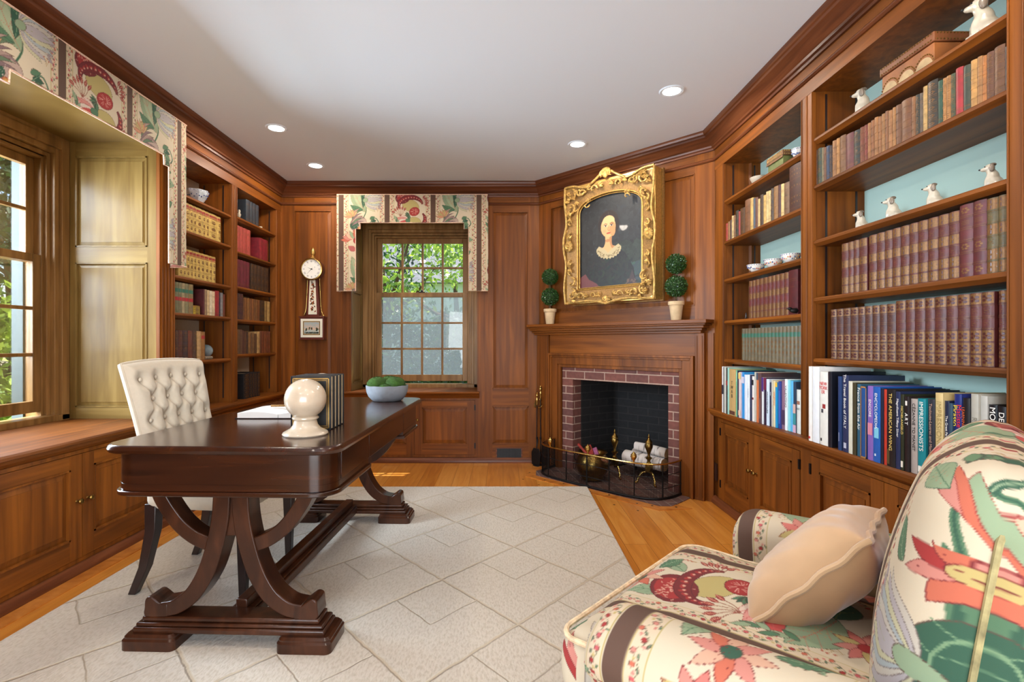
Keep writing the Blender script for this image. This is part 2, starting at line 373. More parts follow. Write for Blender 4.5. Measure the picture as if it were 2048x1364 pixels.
def rug_mat():
    m, nt, b = new_mat('cream_carved_rug')
    g = N(nt, 'ShaderNodeNewGeometry'); s = N(nt, 'ShaderNodeSeparateXYZ'); nt.links.new(g.outputs['Position'], s.inputs[0])
    def mth(op, a, c=None, d=None):
        n = N(nt, 'ShaderNodeMath', operation=op)
        for i, q in enumerate((a, c, d)):
            if q is None: continue
            if isinstance(q, (int, float)): n.inputs[i].default_value = q
            else: nt.links.new(q, n.inputs[i])
        return n.outputs[0]
    nz = N(nt, 'ShaderNodeTexNoise'); nz.inputs['Scale'].default_value = 14; nt.links.new(g.outputs['Position'], nz.inputs['Vector'])
    wob = mth('MULTIPLY', mth('SUBTRACT', nz.outputs[0], .5), .03)
    X = mth('ADD', mth('DIVIDE', mth('ADD', s.outputs['X'], .287), .692), wob); Y = mth('DIVIDE', mth('SUBTRACT', s.outputs['Y'], 2.44), .775)
    p = mth('ADD', X, Y); q = mth('SUBTRACT', Y, X)
    fp = mth('FRACT', p); fq = mth('FRACT', q)
    def near(f, c): return mth('ABSOLUTE', mth('SUBTRACT', f, c))
    edge = lambda f: mth('MINIMUM', f, mth('SUBTRACT', 1.0, f))
    d1 = mth('MINIMUM', edge(fp), edge(fq))
    a1 = mth('ADD', near(fp, .5), mth('MULTIPLY', mth('LESS_THAN', fq, .5), 5.0))
    a2 = mth('ADD', near(fq, .5), mth('MULTIPLY', mth('LESS_THAN', fp, .5), 5.0))
    d2 = mth('ADD', mth('MINIMUM', a1, a2), .008)
    d = mth('MINIMUM', d1, d2)
    mr = N(nt, 'ShaderNodeMapRange', interpolation_type='SMOOTHSTEP'); mr.inputs[1].default_value = .004; mr.inputs[2].default_value = .020; nt.links.new(d, mr.inputs[0])
    mp = N(nt, 'ShaderNodeMapping'); mp.inputs['Scale'].default_value = (120, 48, 60); nt.links.new(g.outputs['Position'], mp.inputs[0])
    n2 = N(nt, 'ShaderNodeTexNoise'); n2.inputs['Scale'].default_value = 1; n2.inputs['Detail'].default_value = 3; nt.links.new(mp.outputs[0], n2.inputs['Vector'])
    n3 = N(nt, 'ShaderNodeTexNoise'); n3.inputs['Scale'].default_value = 3; nt.links.new(g.outputs['Position'], n3.inputs['Vector'])
    cr = N(nt, 'ShaderNodeValToRGB'); e = cr.color_ramp.elements; e[0].position = .28; e[0].color = C(190, 180, 162); e[1].position = .56; e[1].color = C(210, 202, 188)
    nt.links.new(n2.outputs[0], cr.inputs[0])
    mx = N(nt, 'ShaderNodeMixRGB'); mx.inputs[1].default_value = C(198, 184, 160); nt.links.new(cr.outputs[0], mx.inputs[2]); nt.links.new(mr.outputs[0], mx.inputs[0])
    nt.links.new(mx.outputs[0], b.inputs['Base Color']); b.inputs['Roughness'].default_value = .95; b.inputs['Sheen Weight'].default_value = .2
    h = mth('ADD', mth('MULTIPLY', mr.outputs[0], .7), mth('MULTIPLY', n2.outputs[0], .5))
    bp = N(nt, 'ShaderNodeBump'); bp.inputs['Strength'].default_value = 1.0; bp.inputs['Distance'].default_value = .007; nt.links.new(h, bp.inputs['Height']); nt.links.new(bp.outputs[0], b.inputs['Normal'])
    return m
M['rug'] = rug_mat()

# ================================================================== the room
V, H_, CR = M['woodV'], M['woodH'], M['crown']
HC = 2.60
struct(MB().box(-3.2, -1.4, -.06, 2.4, 5.7, 0).build('floor', M['floor']))
struct(MB().box(-2.78, -1.4, HC, 2.4, 5.41, HC + .12).build('ceiling', M['white']))

D1, D2 = .54, .40          # depth of the two window recesses
C1, C2 = 2.545, -.829      # their centres along the walls
HW = .589

# wall bodies
m = MB(FL)
m.box(-1.3, -.71, 0, 5.4, -.021, .60); m.box(-1.3, -.71, 2.352, 5.4, -.021, 2.6)
m.box(-1.3, -.71, .60, C1 - HW - .021, -.021, 2.352)
m.box(C1 - HW - .021, -.71, .60, C1 + HW + .021, -D1 - .0, .62)
m.box(C1 + HW + .021, -.71, .60, 3.251, -.021, 2.352); m.box(3.251, -.71, .60, 5.4, -.272, 2.352)
struct(m.build('wall_left', V))
m = MB(FB)
m.box(-3.0, -.56, 0, .42, -.021, .62); m.box(-3.0, -.56, 2.352, .42, -.021, 2.6)
m.box(-2.7, -.56, .62, C2 - HW - .021, -.021, 2.352); m.box(C2 + HW + .021, -.56, .62, .42, -.021, 2.352)
struct(m.build('wall_back', V))
m = MB(FR)
m.box(-1.3, -.7, 0, 4.0, -.021, .60); m.box(-1.3, -.7, 2.352, 4.0, -.021, 2.6); m.box(-1.3, -.7, .60, 1.515, -.021, 2.352)
m.box(1.515, -.7, .60, 4.0, -.272, 2.352)
struct(m.build('wall_right', V))
m = MB(FA)
m.box(-.25, -.14, 0, .285, -.021, 2.6); m.box(1.395, -.14, 0, 1.9, -.021, 2.6); m.box(.285, -.14, .895, 1.395, -.021, 2.6)
struct(m.build('wall_corner', V))
m = MB()
m.box(-3.0, -1.35, 0, -1.3, -1.2, 2.6); m.box(1.0, -1.35, 0, 2.2, -1.2, 2.6); m.box(-1.3, -1.35, 2.1, 1.0, -1.2, 2.6)  # opening added behind the camera to let the fill light in
struct(m.build('wall_front', M['white']))

# panelled faces (frames of stiles and rails round raised panels)
def frame_face(F, u0, u1, z0, z1, panels, name, split=True):
    """wood face from (u0,z0) to (u1,z1) with raised panels; stiles upright, rails level"""
    us = sorted({u0, u1} | {p[0] for p in panels} | {p[1] for p in panels})
    zs = sorted({z0, z1} | {p[2] for p in panels} | {p[3] for p in panels})
    m = MB(F)
    # full-height stiles where no panel crosses
    free = [(a, b) for a, b in zip(us, us[1:]) if not any(p[0] < (a + b) / 2 < p[1] for p in panels)]
    for a, b in free: m.box(a, -.02, z0, b, 0, z1, 0)
    cols = {}
    for p in panels: cols.setdefault((p[0], p[1]), []).append((p[2], p[3]))
    for (a, b), zz in cols.items():
        zz.sort(); z = z0
        for q in zz:
            if q[0] > z: m.box(a, -.02, z, b, -.0006, q[0], 1)
            m.panel(a, b, q[0], q[1], 0, mi=0); z = q[1]
        if z1 > z: m.box(a, -.02, z, b, -.0006, z1, 1)
    return struct(m.build(name, [V, H_]))

frame_face(FB, -2.07, C2 - HW - .0, 0, 2.5, [(-1.945, -1.60, .80, 2.352), (-1.945, -1.60, .13, .60)], 'trim_1')
frame_face(FB, C2 + HW, ax, 0, 2.5, [(-.098, .238, .69, 2.34), (-.098, .238, .178, .524)], 'trim_2')
struct(MB(FB).box(C2 - HW, -.02, 2.33, C2 + HW, 0, 2.5).build('trim_3', H_))
frame_face(FA, 0, AD, 1.15, 2.5, [(.14, 1.513, 1.39, 2.347)], 'trim_4')
struct(MB(FL).box(-1.2, -.02, 2.333, YB, 0, 2.5).build('trim_5', H_))
struct(MB(FR).box(-1.2, -.02, 2.333, 3.66, 0, 2.5).build('trim_6', H_))
frame_face(FL, -1.2, C1 - HW, .665, 2.333, [(-1.0, -.3, .8, 2.2), (-.15, .6, .8, 2.2), (.75, 1.8, .8, 2.2)], 'trim_7')
frame_face(FR, -1.2, 1.486, .665, 2.333, [(-1.0, -.2, .8, 2.2), (0, .65, .8, 2.2), (.75, 1.4, .8, 2.2)], 'trim_8')
# plain posts beside the windows, with flutes
m = MB(FL); m.box(C1 + HW, -.02, .665, 3.27, 0, 2.333)
for k in range(4): m.box(C1 + HW + .012 + k * .03, 0, .665, C1 + HW + .026 + k * .03, .007, 2.333)
struct(m.build('trim_9', V))
m = MB(FB)
for s_, base in ((-1, C2 - HW), (1, C2 + HW)):
    for k in range(3):
        a = base + s_ * (.012 + k * .034); m.box(min(a, a + s_ * .018), 0, .665, max(a, a + s_ * .018), .007, 2.333)
struct(m.build('trim_10', V))

# mouldings swept round the room
def sweep(path, prof, name, mat):
    n = len(path); P = [Vector(p) for p in path]; rings = []
    for i, p in enumerate(P):
        d0 = (P[i] - P[i - 1]).normalized() if i else None
        d1 = (P[i + 1] - P[i]).normalized() if i < n - 1 else None
        n0 = Vector((d0.y, -d0.x)) if d0 else None; n1 = Vector((d1.y, -d1.x)) if d1 else None
        if n0 is None: off = n1
        elif n1 is None: off = n0
        else:
            b = (n0 + n1).normalized(); off = b / b.dot(n0)
        rings.append([(p.x + off.x * w, p.y + off.y * w, z) for w, z in prof])
    return struct(MB().loft(rings).build(name, mat, smooth=30))
room = [(XL, -1.2), (XL, YB), (ax, YB), (XR, 3.66), (XR, -1.2)]
sweep(room, [(-.005, 2.475), (.012, 2.475), (.014, 2.488), (.026, 2.492), (.03, 2.503), (.038, 2.508), (.05, 2.53), (.07, 2.548), (.082, 2.553), (.084, 2.566), (.092, 2.57), (.098, 2.582), (.098, 2.599), (-.005, 2.599)], 'trim_11', CR)
sweep(room, [(-.005, 2.40), (.008, 2.40), (.016, 2.407), (.016, 2.414), (.007, 2.424), (-.005, 2.424)], 'trim_12', CR)
base = [(-.005, 0), (.022, 0), (.024, .012), (.018, .03), (.008, .048), (-.005, .05)]
sweep([(XL, -1.2), (XL, YB), (ax, YB)], base, 'baseboard_left', CR)
sweep([(XR, 3.66), (XR, -1.2)], base, 'baseboard_right', CR)

# ------------------------------------------------------------------ windows
def window_unit(n, F, uc, D, label):
    w = empty('window_%d' % n, label, 'window', F(uc, -D, .7), kind='structure')
    a, b = uc - HW, uc + HW; y = -D
    m = MB(F)                                       # casing and jambs
    def ring(i, z1, t, w0, w1, zb=.665):
        m.box(uc - i - t, w0, zb, uc - i, w1, z1 + t); m.box(uc + i, w0, zb, uc + i + t, w1, z1 + t); m.box(uc - i, w0, z1, uc + i, w1, z1 + t)
    ring(.535, 2.265, .054, y - .06, y); m.box(a, y - .06, 2.31, b, y, 2.335)
    ring(.505, 2.235, .03, y - .10, y - .018); ring(.482, 2.21, .023, y - .14, y - .045); ring(.465, 2.19, .017, y - .158, y - .062)
    m.build('window_frame', M['winwood'], w, bev=.003)
    def sash(z0, z1, wf, nrow, nm, bot, top):
        s = MB(F); g = .415
        s.box(uc - .465, wf - .035, z0 - bot, uc - g, wf, z1 + top); s.box(uc + g, wf - .035, z0 - bot, uc + .465, wf, z1 + top)
        s.box(uc - g, wf - .035, z0 - bot, uc + g, wf, z0); s.box(uc - g, wf - .035, z1, uc + g, wf, z1 + top)
        for k in range(1, 4): u = uc - g + 2 * g * k / 4; s.box(u - .010, wf - .028, z0, u + .010, wf - .002, z1)
        for k in range(1, nrow): z = z0 + (z1 - z0) * k / nrow; s.box(uc - g, wf - .027, z - .010, uc + g, wf - .003, z + .010)
        o = s.build(nm, M['winwood'], w, bev=.003)
        MB(F).box(uc - g, wf - .018, z0, uc + g, wf - .015, z1).build('pane', M['glass'], o)
        return o
    sash(.79, 1.585, y - .065, 3, 'lower_sash', .065, .045)
    sash(1.635, 2.14, y - .105, 2, 'upper_sash', .05, .05)
    m = MB(F); m.box(uc - .03, y - .07, 1.63, uc + .03, y - .045, 1.638); m.lathe([(.012, 0), (.012, .012), (.004, .02)], (uc, y - .058, 1.638), 10)
    m.build('sash_lock', M['iron'], w)
    m = MB(F); m.box(a, y - .12, .60, b, y - .0, .70); m.box(uc - .455, y - .24, .60, uc + .455, y - .12, .66)
    m.build('window_stool', M['winwood'], w, bev=.004)
    # panelled shutter boxes lining the recess, and its soffit
    for s_ in (-1, 1):
        G = lambda p, q, z, s_=s_: F(uc + s_ * (HW - q), -p, z)
        m = MB(G); e = D
        pn = [(.075, e - .035, .735, 1.605), (.075, e - .035, 1.70, 2.245)]
        m.box(.0205, -.02, .665, .075, 0, 2.333, 0); m.box(e - .035, -.02, .665, e, 0, 2.333, 0)
        m.box(.075, -.02, .665, e - .035, -.0006, .735, 1); m.box(.075, -.02, 1.605, e - .035, -.0006, 1.70, 1); m.box(.075, -.02, 2.245, e - .035, -.0006, 2.333, 1)
        for q in pn: m.panel(*q, w=0, bev=.03)
        m.build('shutter_panel', [M['shutterV'], M['shutterH']], w)
    MB(F).box(a - .02, y, 2.333, b + .02, 0, 2.352).build('recess_soffit', M['shutterH'], w)
    # outside casing
    m = MB(F); ring2 = [(uc - .58, uc - .455), (uc + .455, uc + .58)]
    for p, q in ring2: m.box(p, y - .225, .6, q, y - .16, 2.3)
    m.box(uc - .58, y - .225, 2.2, uc + .58, y - .16, 2.3)
    m.build('outer_casing', M['outgrey'], w)
    m = MB(F)                                        # outer wall closing round the sash
    dd = y - .158
    m.box(uc - .75, dd, .5, uc - .484, y - .064, 2.5); m.box(uc + .484, dd, .5, uc + .75, y - .06, 2.5); m.box(uc - .75, dd, 2.21, uc + .75, y - .06, 2.5)
    m.build('jamb_lining', M['outgrey'], w)
    return w
M['shutterV'] = wood('lit_shutter_wood', C(104, 78, 38), C(126, 100, 54), C(144, 118, 68), scale=(18, 18, 1.6), rough=.3)  # panel wood with reflected window light put into the colour: paler, yellower
M['shutterH'] = wood('lit_shutter_wood_level', C(104, 78, 38), C(126, 100, 54), C(144, 118, 68), scale=(1.6, 1.6, 20), rough=.3)
M['outgrey'] = flat('outside_paint', C(66, 76, 74), .7)
window_unit(1, FL, C1, D1, 'tall sash window in deep panelled recess above window seat')
w2 = window_unit(2, FB, C2, D2, 'sash window in end wall with screened lower sash')
MB(FB).box(C2 - .43, -D2 - .19, .76, C2 + .43, -D2 - .188, 1.62).build('insect_screen', M['screen'], w2)

# stool of the end window
pr = [(-D2 - .0, .62), (-D2, .665), (.045, .665), (.05, .655), (.045, .645), (.03, .64), (.02, .625), (0, .60), (-.02, .60)]
m = MB(FB); m.prism([(p[0], p[1]) for p in pr], C2 - HW - .07, C2 + HW + .02, 'x')
tag(m.build('window_sill', H_, smooth=30), 'wooden window sill lit by sun under the end window', 'sill')
# counter along the left wall: window seat and bookcase base top
pr = [(-.5399, .61), (-.5399, .665), (.052, .665), (.06, .657), (.06, .645), (.045, .64), (.04, .625), (.02, .612), (.003, .602), (-.5399, .602)]
m = MB(FL); m.prism(pr, C1 - HW, C1 + HW, 'x')
pr2 = [(-.272 if p[0] < -.5 else p[0], p[1]) for p in pr]
m.prism(pr2, C1 + HW, YB, 'x')
pr3 = [(-.02 if p[0] < -.5 else p[0], p[1]) for p in pr]
m.prism(pr3, -1.2, C1 - HW, 'x')
tag(m.build('window_bench', M['shelf'], smooth=30), 'long wooden window seat and counter along the left wall', 'window seat')
m = MB(FR); m.prism(pr2, 1.516, 3.64, 'x'); m.prism(pr3, -1.2, 1.516, 'x')
tag(m.build('counter', M['shelf'], smooth=30), 'wooden ledge carrying large art books along the right wall', 'counter')

# ------------------------------------------------------------------ bookcases and base cabinets
def bookcase(F, u0, u1, tops, label, sl, sr, back):
    t = empty('built_in_bookcase', label, 'bookcase', F((u0 + u1) / 2, 0, .665), group=None)
    MB(F).box(u0 - .018, -.25, .665, u0, -.02, 2.333).build('side_panel', V, t)
    MB(F).box(u1, -.25, .665, u1 + .018, -.02, 2.333).build('side_panel', V, t)
    MB(F).box(u0 - .018, -.27, .665, u1 + .018, -.25, 2.333).build('back_panel', back, t)
    MB(F).box(u0 - .018, -.27, 2.333, u1 + .018, -.02, 2.351).build('soffit', V, t)
    for a, b in ((u0 - sl, u0), (u1, u1 + sr)):
        m = MB(F).box(a, -.02, .665, b, 0, 2.333)
        for e in (a, b - .006): m.box(e, 0, .665, e + .006, .004, 2.333)
        m.build('stile', V, t, bev=.002)
    for z in tops:
        pr = [(-.249, z - .028), (-.03, z - .028), (-.024, z - .03), (-.012, z - .022), (-.004, z - .016), (-.004, z - .006), (-.01, z), (-.249, z)]
        MB(F).prism(pr, u0 + .001, u1 - .001, 'x').build('shelf', M['shelf'], t, smooth=30)
    for e, s_ in ((u0, 1), (u1, -1)):                # slotted strips that carry the shelves
        for w in (-.065, -.21):
            MB(F).box(min(e, e + s_ * .002), w - .005, .70, max(e, e + s_ * .002), w + .005, 2.32).build('shelf_standard', M['espresso'], t)
    return t
TA = [2.083, 1.805, 1.55, 1.27, 1.012]
TB = [2.108, 1.88, 1.615, 1.34, 1.05]
TC = [2.093, 1.86, 1.553, 1.315, 1.002]
TD = [2.11, 1.838, 1.563, 1.305, 1.03]
bookcase(FR, 2.596, 3.514, TA, 'built-in bookcase beside the fireplace corner with pale mint back', .046, .14, M['mint'])
bookcase(FR, 1.536, 2.503, TB, 'built-in bookcase with mint back behind the floral armchair', .05, .047, M['mint'])
bookcase(FL, 3.27, 3.968, TC, 'built-in bookcase next to the window seat recess', .0005, .039, M['beige'])
bookcase(FL, 4.047, 4.752, TD, 'built-in bookcase in the far corner near the wall clock', .04, .098, M['beige'])

def cabinet(F, u0, u1, label, z0=.052, z1=.60, lr=.045, flip=False, kz=.355, name='base_cabinet'):
    t = empty(name, label, 'cabinet', F((u0 + u1) / 2, 0, 0))
    m = MB(F); um = (u0 + u1) / 2
    m.box(u0, -.02, z0, u0 + lr, 0, z1); m.box(u1 - lr, -.02, z0, u1, 0, z1); m.box(u0 + lr, -.02, z1 - .018, u1 - lr, 0, z1); m.box(u0 + lr, -.02, z0, u1 - lr, 0, z0 + .02)
    m.build('face_frame', V, t)
    for s_, a, b in ((-1, u0 + lr + .002, um - .0015), (1, um + .0015, u1 - lr - .002)):
        za, zb = z0 + .022, z1 - .02
        d = MB(F); st = .072 if (b - a) > .35 else .06
        d.box(a, -.018, za, a + st, .003, zb, 0); d.box(b - st, -.018, za, b, .003, zb, 0)
        d.box(a + st, -.018, za, b - st, .0024, za + .10, 1); d.box(a + st, -.018, zb - .065, b - st, .0024, zb, 1)
        d.panel(a + st, b - st, za + .10, zb - .065, .003, bev=.038)
        dr = d.build('door', [V, H_], t)
        uk = um + s_ * .033
        k = MB(lambda x, y, z: F(uk + x, .003 + z, kz + y)); k.lathe([(.007, 0), (.005, .004), (.0045, .012), (.011, .016), (.0135, .022), (.011, .028), (.004, .031)], seg=12)
        k.build('knob', M['oldbrass'], dr, smooth=True)
        for hz in (za + .06, zb - .09):
            uh = a if s_ < 0 else b
            MB(F).box(uh - .006, .0, hz, uh + .006, .009, hz + .05).build('hinge', M['iron'], dr)
    return t
cabinet(FR, 2.56, 3.60, 'two-door wooden cabinet under the bookcase next to the fireplace')
cabinet(FR, 1.50, 2.56, 'two-door wooden cabinet behind the floral armchair')
cabinet(FL, 1.93, 3.18, 'two-door wooden cabinet under the window seat')
cabinet(FL, .68, 1.93, 'wooden cabinet nearer the camera along the window seat')
cabinet(FL, 3.18, 4.008, 'wooden cabinet under the left bookcase behind the desk')
cabinet(FL, 4.008, 4.85, 'wooden cabinet in the far left corner behind the desk')
cabinet(FB, C2 - HW, C2 + HW, 'two-door panelled cupboard below the end window', kz=.40, lr=.02, name='wall_cupboard')

# ------------------------------------------------------------------ fireplace
t = empty('mantelpiece', 'dark wooden mantelpiece across the corner around brick fireplace', 'mantelpiece', FA(.83, 0, 0))
m = MB(lambda u, w, z: FA(u, w, z))
def trap(w0, w1, za, zb, ul, ur, mm):
    lo = lambda w: max(-.41 * w, ul) if w > 0 else 0
    pts = [(lo(w0), w0), (lo(w1) if ul < 0 else ul, w1), (ur, w1), (ur, w0)]
    mm.prism(pts, za, zb, 'z')
sh = MB(FA)
sh.prism([(.001, .0), (-.045, .125), (1.652, .125), (1.652, .0)], 1.258, 1.285, 'z')
sh.prism([(.001, .0), (-.038, .113), (1.64, .113), (1.64, .0)], 1.246, 1.258, 'z')
sh.prism([(.001, .0), (-.03, .094), (1.62, .094), (1.62, .0)], 1.226, 1.246, 'z')
sh.prism([(.004, .0), (-.02, .075), (1.60, .075), (1.60, .0)], 1.208, 1.226, 'z')
sh.prism([(.008, .0), (-.01, .058), (1.585, .058), (1.585, .0)], 1.19, 1.208, 'z')
sh.build('mantel_shelf', H_, t, bev=.003)
MB(FA).box(.15, 0, 1.02, 1.53, .022, 1.19).build('frieze_board', H_, t)
for a, b in ((.012, .15), (1.53, 1.60)):
    m = MB(FA).box(a, 0, .0, b, .04, 1.19); m.box(a + .012, .04, .02, a + .02, .044, 1.17); m.box(b - .02, .04, .02, b - .012, .044, 1.17)
    m.build('pilaster', V, t, bev=.002)
m = MB(FA)
for (o, i, w) in ((.154, .172, .058), (.172, .188, .046), (.188, .25, .036), (.25, .277, .026)):
    m.box(o, 0, 0, i, w, 1.18 - o); m.box(1.68 - i, 0, 0, 1.68 - o, w, 1.18 - o); m.box(i, 0, 1.18 - i, 1.68 - i, w - .0005, 1.18 - o)
m.build('surround_moulding', V, t, bev=.002)
m = MB(FA).box(1.60, 0, 0, 1.655, .012, 1.19).build('edge_strip', V, t)

t = empty('brick_fireplace', 'brick-faced fireplace opening with sooty black firebox', 'fireplace', FA(.83, -.1, 0))
BR = {}
m = MB(FA).box(.2765, -.12, 0, .3945, -.004, .903); m.box(1.302, -.12, 0, 1.4035, -.004, .903); m.box(.3945, -.12, .797, 1.302, -.004, .903)
o = m.build('brick_surround', M['brick'], t)
dvec = Vector((dx, dy, 0)); nvec = Vector((dy, -dx, 0)); org = Vector(FA(.83, -.1, 0))
def brickmap(v, n):
    a = v.dot(dvec); w = v.dot(nvec)
    if abs(n.dot(nvec)) > .7: return (a, v.z, 0)
    if abs(n.z) > .7: return (a, w, 0)
    return (w + .03, v.z, 0)
put_uvw(o, brickmap)
m = MB(FA); q = [(.3945, -.12), (.47, -.52), (1.20, -.52), (1.302, -.12)]
for a, b in zip(q, q[1:]):
    d = Vector((b[0] - a[0], b[1] - a[1])).normalized(); nn = (-d.y * .05, d.x * .05)
    m.prism([a, b, (b[0] - nn[0], b[1] - nn[1]), (a[0] - nn[0], a[1] - nn[1])], 0, .95, 'z')
o = m.build('firebox_lining', M['soot'], t); put_uvw(o, brickmap)
m = MB(FA).box(.30, -.6, .93, 1.40, -.11, .96); m.build('smoke_shelf', M['iron'], t)
m = MB(FA); m.prism([(.3945, -.004), (.47, -.52), (1.20, -.52), (1.302, -.004)], .0, .012, 'z'); m.prism([(.20, -.004), (.20, .26), (.30, .375), (1.44, .375), (1.50, .32), (1.50, -.004)], .0, .006, 'z')
M['hearth'] = brick_mat('hearth_brick', C(110, 76, 66), C(84, 62, 58), C(120, 104, 94))
o = m.build('hearth', M['hearth'], t); put_uvw(o, lambda v, n: (v.dot(dvec) * .8 + v.dot(nvec) * .6, v.dot(nvec) * .8 - v.dot(dvec) * .6, 0))
# border boards let into the floor round the hearth and along the walls
m = MB(FA); m.prism([(.12, .0), (.10, .29), (.26, .455), (1.48, .455), (1.62, .26), (1.50, .26), (1.44, .375), (.30, .375), (.20, .26), (.20, .0)], .0, .004, 'z')
struct(m.build('trim_13', M['floorplain']))
struct(MB(FL).box(-1.2, .02, 0, YB - .0, .10, .004).build('trim_14', M['floorplain']))
m = MB(FA)
for u, w in ((.2, .345), (.45, .43), (.62, .40), (.9, .43), (1.05, .40), (1.3, .43), (1.40, .40), (1.53, .31)): m.lathe([(.008, 0), (.008, .0046)], (u, w, .0005), 8)
for u, w in ((.3, .53), (.5, .56), (.75, .55), (.98, .56), (1.2, .56), (1.38, .55)): m.lathe([(.008, 0), (.008, .0016)], (u, w, -.001), 8)
struct(m.build('trim_15', M['espresso']))

# ------------------------------------------------------------------ recessed ceiling lights
M['lens'] = flat('lamp_lens', (1, .93, .82, 1), .5, emit=14)
def downlight(x, y, label, power=22):
    t = empty('recessed_light', label, 'ceiling light', (x, y, HC), group='recessed ceiling lights')
    m = MB(); rings = [[(r * math.cos(k * math.pi / 14), r * math.sin(k * math.pi / 14), z) for k in range(28)] for r, z in [(.050, -.001), (.052, -.004), (.066, -.006), (.072, -.001), (.072, .002)]]
    m.loft(rings, cap=False)
    m.build('trim_ring', M['white'], t, local=True, smooth=True)
    MB().lathe([(.0505, -.003), (.0505, .001)], seg=28).build('lens', M['lens'], t, local=True)
    l = bpy.data.lights.new('downlight_lamp', 'SPOT'); l.energy = power; l.spot_size = R(178); l.spot_blend = .25; l.shadow_soft_size = .05; l.color = (1, .88, .74)
    o = bpy.data.objects.new('downlight_lamp', l); COL.objects.link(o); o.parent = t; o.location = (0, 0, -.012)
for x, y, lb in ((-1.56, 3.58, 'recessed ceiling light above the left bookcase, larger of two'),
                 (-1.566, 4.343, 'recessed ceiling light in far left corner near the clock'),
                 (.554, 3.87, 'recessed ceiling light in front of the gilt-framed portrait'),
                 (.989, 3.05, 'recessed ceiling light beside the right bookcase frieze'),
                 (-1.45, 1.35, 'recessed ceiling light over the near end of the window seat'),
                 (-.25, .9, 'recessed ceiling light close above the camera'),
                 (1.05, 1.25, 'recessed ceiling light above the floral armchair'),
                 (-1.2, -.5, 'recessed ceiling light behind the camera, window side'),
                 (.9, -.5, 'recessed ceiling light behind the camera, bookcase side')):
    downlight(x, y, lb)

# floor grille and wall plate
t = empty('air_vent', 'dark slotted floor-level vent in wall left of fireplace', 'vent', FB(.06, 0, .09))
MB(FB).box(-.067, -.001, .034, .182, .004, .141).build('frame', M['crown'], t)
m = MB(FB)
for k in range(16): m.box(-.052 + k * .0138, .004, .044, -.046 + k * .0138, .007, .131)
m.build('grille', M['iron'], t)
MB(FB).box(-.055, .0035, .042, .17, .0045, .133).build('backing', M['black'], t)
t = empty('outlet_plate', 'brown outlet plate low beside cabinet near the fireplace', 'outlet', FR(3.61, 0, .2))
MB(FR).box(3.612, 0, .16, 3.652, .006, .28).build('plate', M['espresso'], t)

